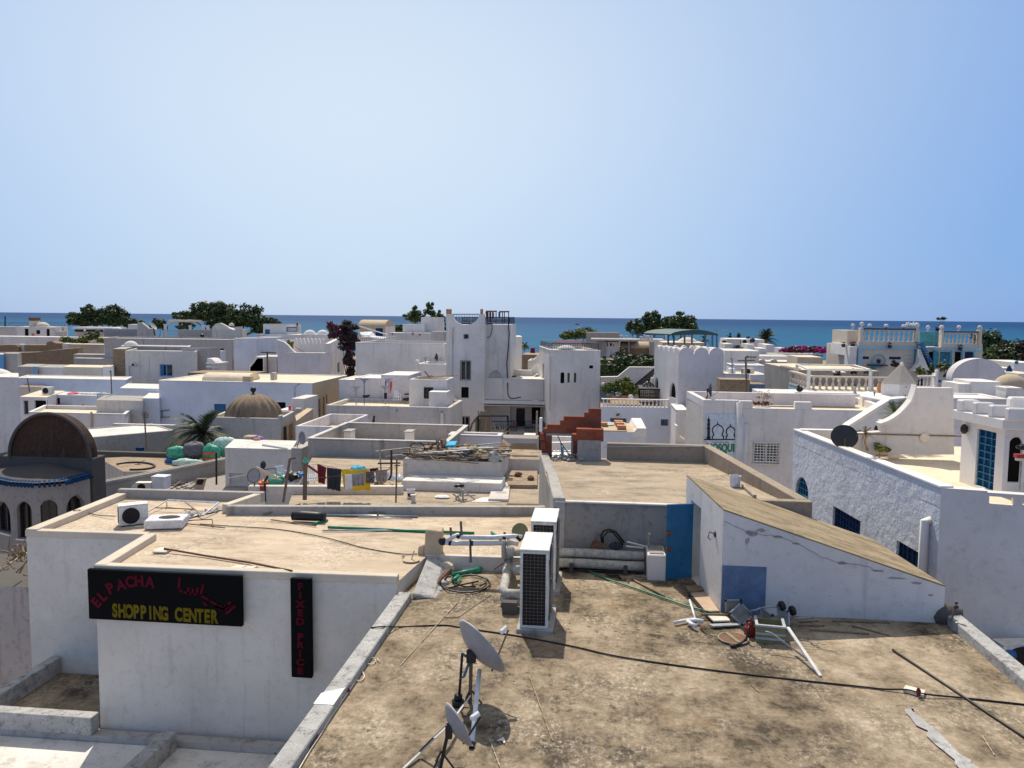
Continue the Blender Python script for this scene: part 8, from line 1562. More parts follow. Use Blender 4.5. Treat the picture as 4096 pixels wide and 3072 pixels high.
for x,y0 in ((205,200),(262,300),(180,30)): m=MB(); q=gy(b6(x,y0),37.98); m.tube([(q.x,q.y,q.z),(q.x,q.y,-6)],.16,10); m.build('pilaster','white2',mh,smooth=True)
sg=thing('mosque_sign','large painted wall sign with a black minaret, two arches and green MOSQUE lettering','sign',gy(b5(1835,760),37.96)); YS2=37.95
a=gy(b5(1642,760),YS2); b=gy(b5(2048,180),YS2); m=MB(); m.box(a.x,YS2,a.z,b.x,YS2+.045,b.z); m.build('panel',paint('signpale',(.56,.63,.67),.7) or 'signpale',sg)
def flat(pts,nm,mat,dy=.006,th=.004):
    m=MB()
    for ln in pts: m.ext([gy(b5(*p),YS2-dy) for p in ln],(0,th,0))
    return m.build(nm,mat,sg)
mn=[(1662,500),(1662,470),(1672,455),(1672,372),(1662,365),(1662,360),(1672,352),(1672,310),(1665,305),(1675,295),(1675,262),(1665,255),(1678,240),(1690,215),(1702,240),(1714,255),(1704,262),(1704,295),(1714,305),(1706,310),(1706,352),(1716,360),(1716,365),(1706,372),(1706,455),(1714,470),(1714,500)]
flat([mn,[(1632,507),(2040,507),(2040,492),(1632,492)],[(1686,215),(1694,215),(1692,198),(1688,198)]],'minaret_mark','black')
def ogee(cx,w_,top,base):
    L=[(-1,1),(-1,.78),(-.78,.74),(-.78,.62),(-.95,.52),(-1,.4),(-.9,.22),(-.6,.1),(-.25,.03),(0,-.03)]
    h=base-top; q=[(cx+u*w_,top+v*h) for u,v in L]; return q+[(2*cx-x,y) for x,y in q[-2::-1]]
m=MB()
for cx,w_,top in ((1806,70,312),(1968,56,338)):
    q=[gy(b5(*p),YS2-.006) for p in ogee(cx,w_,top,497)]
    for a_,b_ in zip(q[:-1],q[1:]): e=(b_-a_).normalized()*.012; m.beam(a_-e,b_+e,.05,.008,(0,-1,0))
m.build('arch_mark','black',sg)
m=MB()
for cx,cy in ((1806,287),(1968,318)):
    q=[gy(b5(cx+9*math.cos(t_)+1,cy+10*math.sin(t_)),YS2-.006) for t_ in [.6+4.6*i/9 for i in range(10)]]; m.tube(q,[.004]+[.018]*8+[.004],5)
m.build('crescent_mark','black',sg)
q=gy(b5(1840,533),YS2-.006); m=MB(); a_=gy(b5(1735,533),YS2-.006); b_=gy(b5(1948,533),YS2-.006); m.beam(a_,b_,.025,.006,(0,-1,0)); m.build('rule','red',sg)
q=gy(b5(1850,608),YS2-.006); o=text_mesh('MOSQUE',.36/.72,'lettering','gfx_green',sg,Matrix.Translation(q)@RX,.004,.66)
dish('black satellite dish on tripod legs at the corner of the mosque sign house',gy(a5(1705,1138),38.6),.33,camdir(.93,.02,-.38),'dishdark',gy(a5(1672,1255),38.4),depth=.12,extras=True)
tree('dry_plant','dry leafless potted bush on the roof of the mosque sign house',T(a6(485,1330),41),[(T(a6(490,1215),41),.8,.6,.75)],'leaf_dry',.05,160,41,cat='plant',trunk_r=.03)
fb=thing('flower_box','row of red geraniums in a white box on the mosque sign house roof','flower box',gy(a6(475,1375),39)); a=gy(a6(380,1372),38.6); b=gy(a6(575,1352),38.6); m=MB(); m.box(a.x,38.6,a.z,b.x,38.95,b.z); m.build('box','white',fb); m=MB(); m2=MB()
for k in range(9): q=a.lerp(b,k/8); leaves(m if k%2 else m2,(q.x,38.75,b.z+.12),.2,.15,.16,24,.06,R,4)
m.build('flowers','red',fb,fix=False); m2.build('leaves','leaf_mid',fb,fix=False)
fbox(mh,'roof_step',a6(880,1370),a6(1650,1180),43,.2,'white2')
# bright floors behind
H_('sloping_roof_house','bright white roofs sloping up behind the mosque sign house',a6(450,1170),a6(2140,1185),45.5,dep=2.5,wall='pink',roof='white',par=0)
m=MB(); q=[gy(p,Y) for p,Y in ((a6(1700,1180),44),(a6(1740,1215),43),(a6(2150,1300),42),(a7(770,1285),42),(a7(640,1245),44),(a6(1800,1150),46))]; m.hexa([(v.x,v.y,v.z-1.5) for v in q],q); tag(m.build('white_slope','white',bevel=.03),'smooth white plaster slope between the pot and the pyramid roof','roof')
c=gy(a6(943,1160),44.5); m=MB(); m.blob(c+V3((0,0,.14)),.18,.15,.15,10,7,.12); m.blob(c+V3((-.08,0,.3)),.08,.07,.08,8,6,.1); tag(m.build('black_bag','black'),'tied black bag standing left of the cream balustrade','bag')
# ---- cream balustrade terrace
C0=gy((3236,1562),48); Cb=gz((3172,1541),C0.z); Ce=gy((3565,1575),47.8)
ct=house('balustrade_terrace','cream terrace with stout balusters over a dark blue tile band',[tuple(C0.xy),tuple(Ce.xy),(Ce.x+.5,Ce.y+5),(Cb.x,Cb.y+1.2)],C0.z,wall='tileband',roof='creamroof',par=0,em={3:'palet'})
m=MB(); m.prism([(C0.x-.1,C0.y-.08),(Ce.x,Ce.y-.08),(Ce.x,Ce.y+.3),(C0.x+.2,C0.y+.3)],C0.z-1.6,C0.z-.32); m.build('plinth','pink',ct)
balus(ct,(C0.x+.1,C0.y+.15,C0.z),(Ce.x-.1,Ce.y+.15,C0.z),.86,12,'cream',.26,fat=1.2); balus(ct,(Cb.x+.1,Cb.y+1.,C0.z),(C0.x+.12,C0.y+.32,C0.z),.86,7,'cream',.26,fat=1.1)
t=thing('pergola','white tube frame standing around the cream balustrade terrace','frame',(C0.x+1,C0.y,C0.z))
Q=[gy(a6(1062,880),47.8),gy(a6(1842,884),47.6),gy(a6(1640,826),52),gy(a6(912,816),52)]
for i in range(4): m=MB(); m.tube([Q[i],Q[(i+1)%4]],.06,6); m.build('beam','wmetal',t)
for v,zb_ in ((Q[0],gy(a6(1065,1180),47.8).z),(Q[1],gy(a6(1842,1185),47.6).z),(Q[3],Q[3].z-1.3)): m=MB(); m.tube([v,(v.x,v.y,zb_)],.1,8); m.build('post','white',t)
for x0,x1,y,Yq,lb in ((1400,1440,960,49,'first'),(1580,1660,930,50,'second'),(1780,1810,930,50.5,'third')): tree('potted_plant','dark potted plant on the cream terrace, the %s from the left'%lb,T(a6((x0+x1)/2,1020),Yq),[(T(a6((x0+x1)/2,y-20),Yq),.32,.3,.5)],'leaf_maroon',.09,160,x0,cat='plant',trunk_r=.03)
m=MB(); a=gy(a6(1400,935),49.5); b=gy(a6(1530,910),49.5); m.box(a.x,49.5,b.z-.06,b.x,50.3,b.z); m.tube([((a.x+b.x)/2,49.9,b.z-.06),((a.x+b.x)/2,49.9,a.z-.5)],.06,6); tag(m.build('white_table','white'),'small white table on the cream terrace','table')
t=thing('terracotta_jar','tall terracotta jar with red flowers between the balustrade and the pyramid roof','jar',gy(a6(1967,1175),45.5)); q=gy(a6(1967,1175),45.6); m=MB(); m.lathe(q,[(0,0),(.12,0),(.2,.2),(.19,.36),(.13,.47),(.15,.53),(.13,.53),(.11,.45),(0,.4)],18); m.build('jar','terra',t,smooth=True); m=MB(); leaves(m,q+V3((0,0,.56)),.13,.12,.07,60,.035,R,8); m.build('flowers','red',t,fix=False)
t=thing('urn_pedestal','grey stone pedestal urn before the terrace tile band','urn',gy(a6(1640,1190),46)); q=gy(a6(1640,1192),46); m=MB(); m.lathe(q,[(0,0),(.12,0),(.12,.06),(.06,.12),(.06,.3),(.13,.42),(.11,.44),(0,.42)],12); m.build('urn','greyc',t); m=MB(); leaves(m,q+V3((0,0,.48)),.09,.09,.08,50,.03,R,5); m.build('plant','leaf_maroon',t,fix=False)
m=MB(); q=gy(a6(1885,1250),43.5); m.lathe(q,[(0,0),(.08,0),(.03,.05),(.02,.24),(.07,.33),(0,.35)],10); tag(m.build('iron_stand','iron'),'small dark iron stand on the white plaster slope','stand')
# ---- pyramid roof kiosk
pk=thing('pyramid_kiosk','small whitewashed kiosk with a stepped pyramid roof','building',gy(a7(665,1270),45)); a=gy(a7(462,1062),44.2); b=gy(a7(882,1068),44.2); zb_=gy(a7(660,1275),44.2).z; wd=b.x-a.x; dp=wd*.8
P_=[(a.x,44.2+dp*.5),(a.x+wd*.42,44.2),(b.x,44.2+dp*.25),(a.x+wd*.6,44.2+dp)]
m=MB(); m.prism(P_,zb_-2,a.z); m.build('wall','white2',pk,bevel=.02); ap_=V3((gy(a7(683,815),44.6).x,44.2+dp*.42,gy(a7(683,815),44.6).z)); m=MB(); n=11
for k in range(n):
    f0,f1=k/n,(k+1)/n; pr=[V3((p[0],p[1],0)).lerp(V3((ap_.x,ap_.y,0)),f0*.97) for p in P_]; z0=a.z+(ap_.z-a.z)*f0+.004; m.hexa([(p.x,p.y,z0) for p in pr],[(p.x+(ap_.x-p.x)*.035,p.y+(ap_.y-p.y)*.035,z0+(ap_.z-a.z)/n-.006) for p in pr])
m.build('stepped_roof','cream',pk); m=MB(); m.blob(ap_,.1,.1,.12,8,6); m.build('finial','white',pk)
for x0,y0,x1,y1 in ((500,1100,530,1085),(495,1170,525,1140),(665,1075,725,1100),(690,1228,765,1222)): m=MB(); m.tube([gy(a7(x0,y0),44.25+(.9 if x0<520 else .1)),gy(a7(x1,y1),44.25+(.9 if x0<520 else .1))],.035,5); m.build('spout','iron',pk)
# ---- cream and teal villa
YV=62.
def vp(x,y,Y=YV): return gy(a7(x,y),Y)
vl=H_('balustrade_villa','cream and teal seaside villa with ball topped balustrades and a blue spiral stair',a7(105,585),a7(1690,612),YV,dep=8,wall='cream',roof='creamroof',par=0,zb=-9.5,ops=(W(0,a7(175,712),a7(252,748),'blank',col='dkblue',dep=.05),W(0,a7(508,716),a7(655,752),'blank',col='dkblue',dep=.05),W(0,a7(1010,655),a7(1125,860),'void'),W(0,a7(1150,655),a7(1300,860),'grid',col='teal'),W(0,a7(1340,655),a7(1430,860),'void'),W(0,a7(1465,655),a7(1570,860),'grid',col='navy')))
zf=INFO[vl.name][1]
def vbox(nm,p0,p1,Y,d,mat,par=None,**k): a=vp(*p0,Y); b=vp(*p1,Y); m=MB(); m.box(min(a.x,b.x),Y,min(a.z,b.z),max(a.x,b.x),Y+d,max(a.z,b.z)); return m.build(nm,mat,par or vl,**k)
vbox('tile_band',(110,618),(880,582),YV-.06,.05,'palet'); vbox('tile_band',(900,636),(1690,605),YV-.061,.05,'palet'); vbox('terrace_base',(120,580),(880,530),YV-.02,.4,'cream'); vbox('terrace_base',(1170,604),(1690,560),YV-.02,.4,'cream')
for x0,x1,yb,yt,n in ((165,850,532,368,11),(1190,1640,560,404,9)):
    a=vp(x0,yb,YV+.2); b=vp(x1,yb,YV+.2); balus(vl,a,(b.x,b.y,a.z),vp(x0,yt,YV+.2).z-a.z,n,'cream',.3,fat=1.15)
vbox('blue_rail',(185,372),(845,362),YV-.05,.5,'navy'); vbox('blue_rail',(1195,408),(1645,398),YV-.05,.5,'navy')
for x0,x1,yt,yb in ((140,185,352,540),(838,890,345,590),(1165,1200,380,600),(1640,1688,378,605)): vbox('pillar',(x0,yb),(x1,yt),YV-.08,.55,'cream',bevel=.02)
for k,(x,y,r) in enumerate(((50,322,24),(165,305,27),(262,326,26),(470,330,27),(690,335,25),(855,322,34),(1000,345,24),(1172,345,27),(1390,345,25),(1655,348,26))):
    q=vp(x,y,YV+.2); s=r*K*YV/3200; m=MB(); m.blob(q,s,s,s,14,9); m.lathe(q-V3((0,0,s*2.)),[(s*.7,0),(s*.45,s*.5),(s*.5,s*1.1)],10); m.build('ball_finial','pink',vl,smooth=True)
# left projecting wing
vbox('side_wing',(-25,590),(140,385),YV+1,4,'cream'); vbox('side_wing_base',(-45,700),(100,560),YV+.8,4,'white'); vbox('side_pier',(0,840),(100,590),YV-.3,1.2,'white2'); vbox('tile_pier',(110,845),(178,620),YV-.14,.1,'palet')
m=MB(); q=vp(372,770); ring(m,q-V3((0,.05,0)),.5,.03,(0,-1,0),30,6); ring(m,q-V3((0,.05,0)),.42,.015,(0,-1,0),30,6); m.build('round_ornament','palet',vl); m=MB()
for k in range(8): an=6.283*k/8; m.tube([q-V3((0,.06,0)),q+V3((.22*math.cos(an),-.06,.22*math.sin(an)))],[.06,.01],6)
m.build('star_ornament','navy',vl)
vbox('blue_shelf',(252,832),(492,820),YV-.5,.5,'navy'); m=MB(); q=vp(312,880,YV-.3); m.lathe(q,[(0,0),(.1,.02),(.26,.28),(.22,.28),(0,.08)],14); m.build('teal_bowl','teal',vl)
vbox('teal_column',(830,900),(890,630),YV-.3,.6,'teal'); vbox('teal_panel',(1060,850),(1130,650),YV-.25,.2,'teal'); vbox('teal_terrace_wall',(890,600),(1165,405),YV+1.2,.3,'teal')
for x in (1310,1445,1600): vbox('column',(x-12,880),(x+14,640),YV-.7,.4,'palet')
for k in range(4): vbox('ladder_rung',(695+k*14,675+k*53),(785+k*6,669+k*53),YV-.1,.08,'white')
# blue stair
for k in range(15):
    x=900+k*9.2; y=545+k*22; a=vp(x,y+6,YV-1.2+.03*k); b=vp(x+42+k*.8,y-8,YV-1.2+.03*k); m=MB(); m.box(a.x,a.y-.1,a.z,b.x,a.y+.9,b.z); m.build('blue_step','blue',vl)
m=MB(); m.ext([vp(*p,YV-.9) for p in ((905,620),(1010,880),(800,900),(880,800))],(0,.6,0)); m.build('stair_side','white',vl)
vbox('small_roof_post',(1030,600),(1110,590),YV-.5,.8,'white')
sw=thing('swan_planter','white swan shaped planter on the villa roof terrace','planter',vp(755,345)); q=vp(760,318,YV+.5); m=MB(); m.blob(q,.28,.2,.16,12,8); m.blob(q+V3((-.1,0,.12)),.14,.12,.14,9,6); m.build('body','white',sw,smooth=True); m=MB(); m.tube([q+V3((.17,0,.04)),q+V3((.28,0,.13)),q+V3((.34,0,.26))],[.1,.06,.025],8); m.build('neck','white',sw,smooth=True); m=MB(); leaves(m,q+V3((-.1,0,.26)),.08,.08,.12,40,.03,R,5); m.build('plant','leaf_maroon',sw,fix=False)
m=MB(); m.blob(vp(695,335,YV+.6),.15,.15,.15,9,6); tag(m.build('white_urn','white',smooth=True),'round white urn left of the swan planter','urn'); 
tree('potted_bush','tall thin red leaved potted bush on the villa roof',vp(1115,590,YV+2),[(vp(1150,240,YV+2),.6,.4,.25),(vp(1195,232,YV+2),.5,.4,.2),(vp(1120,370,YV+2),.35,.3,.5)],'leaf_maroon',.09,300,43,cat='plant',trunk_r=.05)
for k,(x,y,lb) in enumerate(((48,545,'far left'),(-70,548,'leftmost wing'),(515,562,'middle'),(1405,590,'right'))):
    t=thing('wall_flowerpot','dark blue flowerpot with red flowers hanging on the villa front, the %s one'%lb,'flowerpot',vp(x,y+20)); q=vp(x,y+25,YV-.35 if x>100 else YV+.7); m=MB(); m.lathe(q-V3((0,0,.15)),[(0,0),(.12,.02),(.17,.26),(0,.27)],10); m.build('pot','navy',t); m=MB(); leaves(m,q+V3((0,0,.2)),.2,.15,.12,70,.045,R,8); m.build('flowers','red' if k!=3 else 'leaf_maroon',t,fix=False)
for k,(x,y,rx,rz,mat,lb) in enumerate(((905,900,.5,.7,'leaf_lite','yellow green plant at the foot of the blue villa stair'),(1050,900,.5,.9,'leaf_mid','green plant right of the foot of the blue villa stair'),(1185,850,.8,.8,'leaf_mid','bushy plant under the villa columns'),(1245,950,.4,.6,'leaf_maroon','dark plant below the villa columns'),(905,1060,.35,.6,'leaf_maroon','dark potted plant behind the white picket balustrade'),(575,810,.4,.5,'leaf_maroon','dark plant on the villa front right of the blue shelf'))):
    tree('garden_plant',lb,vp(x,y+60,56),[(vp(x,y,56),rx,.5,rz)],mat,.13,220,70+k,cat='plant',trunk_r=.04)
m=MB(); q=vp(1215,775,58); m.blob(q,.12,.12,.13,10,7); m.tube([q-V3((0,0,.8)),q],.02,6); tag(m.build('blue_globe','blue'),'deep blue glass globe lamp before the villa columns','lamp'); m=MB(); q=vp(1325,935,56); m.lathe(q,[(0,0),(.15,0),(.2,.35),(.1,.55),(.04,.7),(0,.7)],12); tag(m.build('blue_jar','blue'),'tall bright blue jar left of the large white vault','jar')
pb2=thing('white_balustrade','short white picket balustrade with a ball post right of the pyramid kiosk','balustrade',vp(1000,1105,47)); balus(pb2,vp(872,1105,47),vp(1100,1105,47),.66,5,'white',.25,fat=.8); vbox('end_post',(1085,1105),(1130,930),46.9,.5,'white',par=pb2); m=MB(); q=vp(1108,905,47.1); m.blob(q,.11,.11,.12,10,7); m.build('ball','white',pb2,smooth=True)
vbox('tile_band',(1130,1045),(1300,1010),49,.4,'tileband',par=pb2); 
# ---- big white vault
wv=thing('vault_house','large smooth white vaulted gable right of the villa','building',(vp(1640,1100,50).x,52,-9.5)); a=vp(1292,1100,50); b=vp(1985,1105,50); zt=vp(1640,740,50).z; m=MB(); m.box(a.x,50,-9.5,b.x,50.8,vp(1640,1000,50).z); m.build('wall','pink',wv); m=MB(); vault(m,a.x-.005,b.x+.005,50.003,50.805,vp(1640,1000,50).z-.003,zt-vp(1640,1000,50).z,24,'y'); m.build('vault','pink',wv)
m=MB(); q=vp(2040,1065,46); m.lathe(q-V3((0,0,.2)),[(.85*math.cos(math.pi/2*i/7),.75*math.sin(math.pi/2*i/7)) for i in range(8)],22); tag(m.build('tan_dome','tan',smooth=True),'low tan dome right of the large white vault','dome')
H_('step_wall_house','white wall with a stepped top before the large white vault',a7(1395,1060),a7(1560,1058),40,dep=2,wall='white2',roof='white',par=0); H_('step_wall_house','higher white wall block right of the stepped wall',a7(1545,1030),a7(1925,1036),39.9,dep=2,wall='white2',roof='white',par=0); H_('shade_wall_house','long pale wall with a white coping below the stepped wall',a7(1320,1252),a7(2010,1258),36,dep=2.5,wall='pink',roof='white',par=0,rim='white')
H_('right_pier_house','grey white pier with a white cap at the right edge behind the battlements',a7(1995,1122),a7(2180,1130),37,dep=1,wall='white2',roof='white',par=0,rim='white'); H_('right_edge_wall','pale wall cut by the right edge behind the capped pier',a7(2130,1275),a7(2400,1290),37.5,dep=2,wall='white2',roof='white',par=0,rim='white')
H_('right_edge_house','white house corner with a blue ball at the right edge below the dark trees',a7(2095,790),a7(2400,800),60,dep=4,wall='white',roof='white',par=0); m=MB(); m.blob(vp(2118,788,60),.13,.13,.13,9,6); tag(m.build('blue_ball','blue'),'bright blue ball on the white house corner at the right edge','ball'); m=MB(); q=vp(2020,945,52); m.lathe(q,[(0,0),(.14,0),(.18,.28),(.09,.5),(0,.6)],12); tag(m.build('blue_urn','dkblue'),'dark blue urn right of the large white vault','urn'); H_('cream_edge_roof','bright cream roof at the right edge before the blue urn',a7(2150,930),a7(2400,940),50,dep=3,wall='white',roof='creamroof',par=0)
H_('mid_edge_wall','white wall behind the blue urn right of the large vault',a7(1960,860),a7(2110,855),58,dep=2,wall='white',roof='white',par=0)
tree('dark_tree','dark dense tree spreading right of the villa against the sea',T(a7(1850,1000),100),[(T(a7(1730,590),100),3.2,3,3.6),(T(a7(1820,620),100),3.4,3,3),(T(a7(1900,700),99),4,3,3),(T(a7(1780,720),98),3.6,3,3)],'leaf_dark',.35,4200,44,trunk_r=.3,second=('leaf_mid',.15)); tree('dark_tree','dark reddish tree mass at the right edge of the photo',T(a7(2150,1000),98),[(T(a7(2050,700),98),4,3,2.6),(T(a7(2170,690),98),4,3,3),(T(a7(2290,690),98),4,3,3),(T(a7(2100,780),97),5,3,2.4)],'leaf_dark',.35,3800,45,trunk_r=.3,second=('leaf_maroon',.5))
# ---- blue windowed house on the right
zW=1.5; A=gz((3175,1722),zW); B=gz((3765,1955),zW); FR=gz((4500,2010),zW)
fx=gz((4096,1978),zW)
Fd=(V3((fx.x,fx.y))-V3((B.x,B.y))).normalized(); E_=V3((B.x,B.y))+Fd*7
bwp=[V3((B.x,B.y)),E_,E_+V3((-1.2,9)),V3((A.x+8,A.y+.2)),V3((A.x,A.y))]
bw_=house('blue_window_house','big white house with a rough bluish side wall, blue windows and a walled terrace',bwp,zW-.42,wall='white2',roof='creamroof',par=0,em={4:'rough'},dep=.12,ops=(W(4,b6(898,932),b6(1050,1330),'grid',arch='r',col='blue'),W(4,b6(1368,1335),(3437,2195),'grid',col='navy'),W(4,(3587,2160),(3674,2340),'grid',col='navy')))
def lwall(p,q,z0,z1,t_,nm,mat,**k):
    p=V3((p[0],p[1]));q=V3((q[0],q[1])); d=(q-p).normalized(); n=V3((-d.y,d.x))*t_; m=MB(); m.prism([p,q,q+n,p+n],z0,z1); return m.build(nm,mat,bw_,**k)
lwall(V3((A.x,A.y)),V3((B.x,B.y)),zW-.44,zW,.26,'parapet','rough'); lwall(V3((A.x,A.y))+V3((-.02,0)),V3((B.x,B.y))+V3((-.02,0)),zW+.002,zW+.06,.3,'coping','white',bevel=.01)
# pierced front parapet
fs=V3((B.x,B.y)); P_at=lambda px,py: edge_uz(fs,E_,(px,py))
hol=[]
for x0,x1,y0,y1 in ((1390,1680,1205,1330),(1775,2095,1215,1350),(2195,2480,1225,1365)): u0,z1=P_at(*b7(x0,y0)); u1,z0=P_at(*b7(x1,y1)); hol.append((u0,u1,z0,z1))
ztop=P_at(*b7(1330,1140))[1]; m=MB(); facade(m,fs+Fd*.0+V3((0,-.004)),E_+V3((0,-.004)),zW-1.9,ztop,hol,.28); back=fs+V3((-Fd.y,Fd.x))*.28; L=7
us=sorted({0,7.}|{x for h in hol for x in h[:2]}); m.poly((*(fs),ztop),(*E_,ztop),(*(E_+V3((-Fd.y,Fd.x))*.28),ztop),(*back,ztop)); m.build('pierced_parapet','white2',bw_,fix=False)
for i in range(0,len(us)-1,2):
    a=fs+Fd*us[i]+V3((-Fd.y,Fd.x))*.279; b=fs+Fd*us[i+1]+V3((-Fd.y,Fd.x))*.279; m=MB(); m.poly((*a,zW-.44),(*b,zW-.44),(*b,ztop),(*a,ztop)); m.build('parapet_back','white2',bw_,fix=False)
lwall(fs+Fd*0,fs+Fd*.9,zW-.4,zW+.02,.3,'corner_block','white2')
m=MB(); a=edge_uz(bwp[4],bwp[0],(3718,2100)); dL=(bwp[0]-bwp[4]).normalized(); q=bwp[4]+dL*a[0]+V3((-.1,0)); m.tube([(q.x+.1,q.y,a[1]+.1),(q.x,q.y,a[1]+.1),(q.x,q.y,-3)],.1,10); m.build('downpipe','white',bw_,smooth=True)
# back wall of the terrace, curved wall
zfl=zW-.42; YB2=24.6
cw=thing('curved_wall','tall white terrace wall with a sweeping curved top and a brown line','wall',(11,YB2,zfl)); 
pl_=[(50,690),(50,430),(415,400),(395,332),(480,305),(560,265),(640,210),(700,150),(745,100),(790,40),(820,-40),(840,-110),(850,-156),(1320,-150),(1330,690)]
m=MB(); m.ext([gy(b7(*p),YB2) for p in pl_],(0,.3,0)); m.build('wall','white2',cw); m=MB(); m.box(gy(b7(50,440),YB2).x,YB2-.03,gy(b7(700,444),YB2).z-.01,gy(b7(1420,440),YB2).x,YB2-.001,gy(b7(700,436),YB2).z+.012); m.build('brown_line','wood',cw)
m=MB(); cp=[gy(b7(*p),YB2) for p in pl_[3:13]]
for a_,b_ in zip(cp[:-1],cp[1:]): m.hexa([a_+V3((0,-.04,0)),b_+V3((0,-.04,0)),b_+V3((0,.34,0)),a_+V3((0,.34,0))],[a_+V3((-.02,-.04,.09)),b_+V3((-.02,-.04,.09)),b_+V3((-.02,.34,.09)),a_+V3((-.02,.34,.09))])
m.build('coping','white',cw); q=gy(b7(955,475),YB2-.02); m=MB(); m.lathe(q,[(0,-.03),(.12,-.03),(.14,.03),(0,.04)],14,axis=(0,-1,0)); m.build('wall_lamp','tilec',cw); m=MB(); b=gy(b7(415,380),27); m.box(6.72,27,zfl-.3,b.x,27.3,gy(b7(200,392),27).z); m.build('low_parapet','white',cw)
dw_=thing('sloping_parapet','white topped parapet sloping up to the right behind the curved wall','wall',gy(b7(300,400),27)); pl2=[(-60,400),(0,350),(160,250),(330,140),(520,26),(640,14),(830,10),(830,400)]
m=MB(); m.ext([gy(b7(*p),27) for p in pl2],(0,.3,0)); m.build('wall','bluewash',dw_); cp=[gy(b7(*p),27) for p in pl2[:7]]; m=MB()
for a_,b_ in zip(cp[:-1],cp[1:]): m.hexa([a_+V3((0,-.05,-.02)),b_+V3((0,-.05,-.02)),b_+V3((0,.5,-.02)),a_+V3((0,.5,-.02))],[a_+V3((0,-.05,.1)),b_+V3((0,-.05,.1)),b_+V3((0,.5,.1)),a_+V3((0,.5,.1))])
m.build('coping','white',dw_)  # sunlight along the top put in as a whiter strip
palm('young green cypress like palm before the sloping parapet',gy(b7(585,290),26.4),gy(b7(590,170),26.4),.5,26,51,'leaf_mid',droop=.1,lw=.05,tr=.05); palm('spiky yucca beside the curved wall',gy(b7(740,200),26.6),gy(b7(745,110),26.6),.5,30,52,'leaf_mid',droop=.1,lw=.03,tr=.05)
m=MB(); a=gy(b7(420,265),25.8); b=gy(b7(545,285),25.8); m.box(a.x,25.6,b.z-.4,b.x,26.2,a.z); tag(m.build('white_planter','white'),'white planter edge under the young palm','planter')
# terrace plants and the big dark dish
D_=gz(b6(1530,620),zfl); cD=gy(b6(1508,470),24.0); dish('big black satellite dish leaning over the bluish parapet',cD,.37,camdir(-.25,.45,-.86),'dishdark',(cD.x+.1,cD.y+.35,zfl),depth=.1,extras=False,lnbk=.4)
for k,(p,r_,h_,lb) in enumerate(((b6(1820,700),.24,.28,'black rimmed white pot holding the dry cordyline'),(b6(1950,690),.34,.3,'wide terracotta bowl of dark foliage on the terrace'))):
    t=thing('plant_pot',lb,'pot',gz(p,zfl)); m=MB(); q=gz(p,zfl); m.lathe(q,[(0,0),(r_*.7,0),(r_,h_),(r_*.9,h_),(0,h_*.85)],16); m.build('pot','tilec' if k==0 else 'terra',t)
palm('dry thin cordyline with drooping brown leaves on the terrace',gz(b6(1795,690),zfl),gy(b6(1775,420),22.3),.3,20,53,'leaf_dry',droop=.5,lw=.05,tr=.03)
q=gz(b6(1960,690),zfl); tree('red_leaved_plant','dark red spiky plant in the terracotta bowl',q,[(q+V3((0,0,.75)),.3,.3,.4)],'leaf_maroon',.1,260,55,cat='plant',trunk_r=.03); tree('yellow_plant','yellowish leafy plant right of the terracotta bowl',gz(b6(1960,770),zfl),[(gz(b6(1970,760),zfl)+V3((0,0,.35)),.45,.35,.3)],'leaf_lite',.07,420,56,cat='plant',trunk_r=.03); tree('low_plants','row of low potted seedlings behind the black dish',gz(b6(1700,640),zfl),[(gz(b6(1720,650),zfl)+V3((0,0,.2)),.6,.3,.15)],'leaf_mid',.05,160,57,cat='plant',trunk_r=.02)
# ---- blue door house
F0=gz(b7(1392,1035),zfl); r=ray(*b7(1930,1100)); dd=V3((.135,-1)).normalized(); f0=V3((F0.x,F0.y)); k_=(f0.x*r[1]-f0.y*r[0])/(dd.y*r[0]-dd.x*r[1]); N0=f0+dd*k_
ztc=edge_uz(N0+V3((-.22,-.03)),f0+V3((-.22,-.03)),b7(1900,235))[1]
bd=house('blue_door_house','white house with a blue barred door under a battlemented cornice',[tuple(N0),(N0.x+6,N0.y-.3),(f0.x+6.5,f0.y),tuple(f0)],ztc-.25,zb=zfl-.1,wall='white2',roof='creamroof',par=0,em={3:'white'},dep=.1,ops=(W(3,b7(1625,360),b7(1820,1150),'grid',col='blue',nm='door'),W(0,b7(2035,465),b7(2165,1045),'void',arch='r')))
# cornice with merlons, overhanging
zc0=zfl+2.28; u,zt_=edge_uz(N0,f0,b7(1960,200)); dd2=(N0-f0).normalized(); nl=V3((dd2.y,-dd2.x))  # outward normal guess
if nl.x>0: nl=-nl
oc=[N0+nl*.22-dd2*-.25,N0+V3((6,-.5)),f0+V3((6.5,.2)),f0+nl*.22-dd2*.1]
m=MB(); ztc=edge_uz(oc[0],oc[3],b7(1900,235))[1]; zbc=edge_uz(oc[0],oc[3],b7(2000,388))[1]; m.prism(oc,zbc,ztc); m.build('cornice','white',bd,bevel=.02)
for x0,x1,yt in ((1350,1440,48),(1545,1610,92),(1745,1815,138),(1955,2020,200)):
    u0,_=edge_uz(oc[3],oc[0],b7(x0,yt+60)); u1,_=edge_uz(oc[3],oc[0],b7(x1,yt+60)); pa_=oc[3]+(oc[0]-oc[3]).normalized()*u0; pb_=oc[3]+(oc[0]-oc[3]).normalized()*u1; q_=V3((.42,.0)); m=MB(); m.prism([pa_,pb_,pb_+q_,pa_+q_],ztc-.01,ztc+.28); m.build('merlon','white',bd,bevel=.03)
m=MB(); pa_=oc[3]+V3((1.3,-.2)); m.prism([pa_,pa_+V3((.8,-.1)),pa_+V3((.85,.3)),pa_+V3((.05,.35))],ztc-.01,ztc+.35); m.build('merlon','white',bd,bevel=.05)
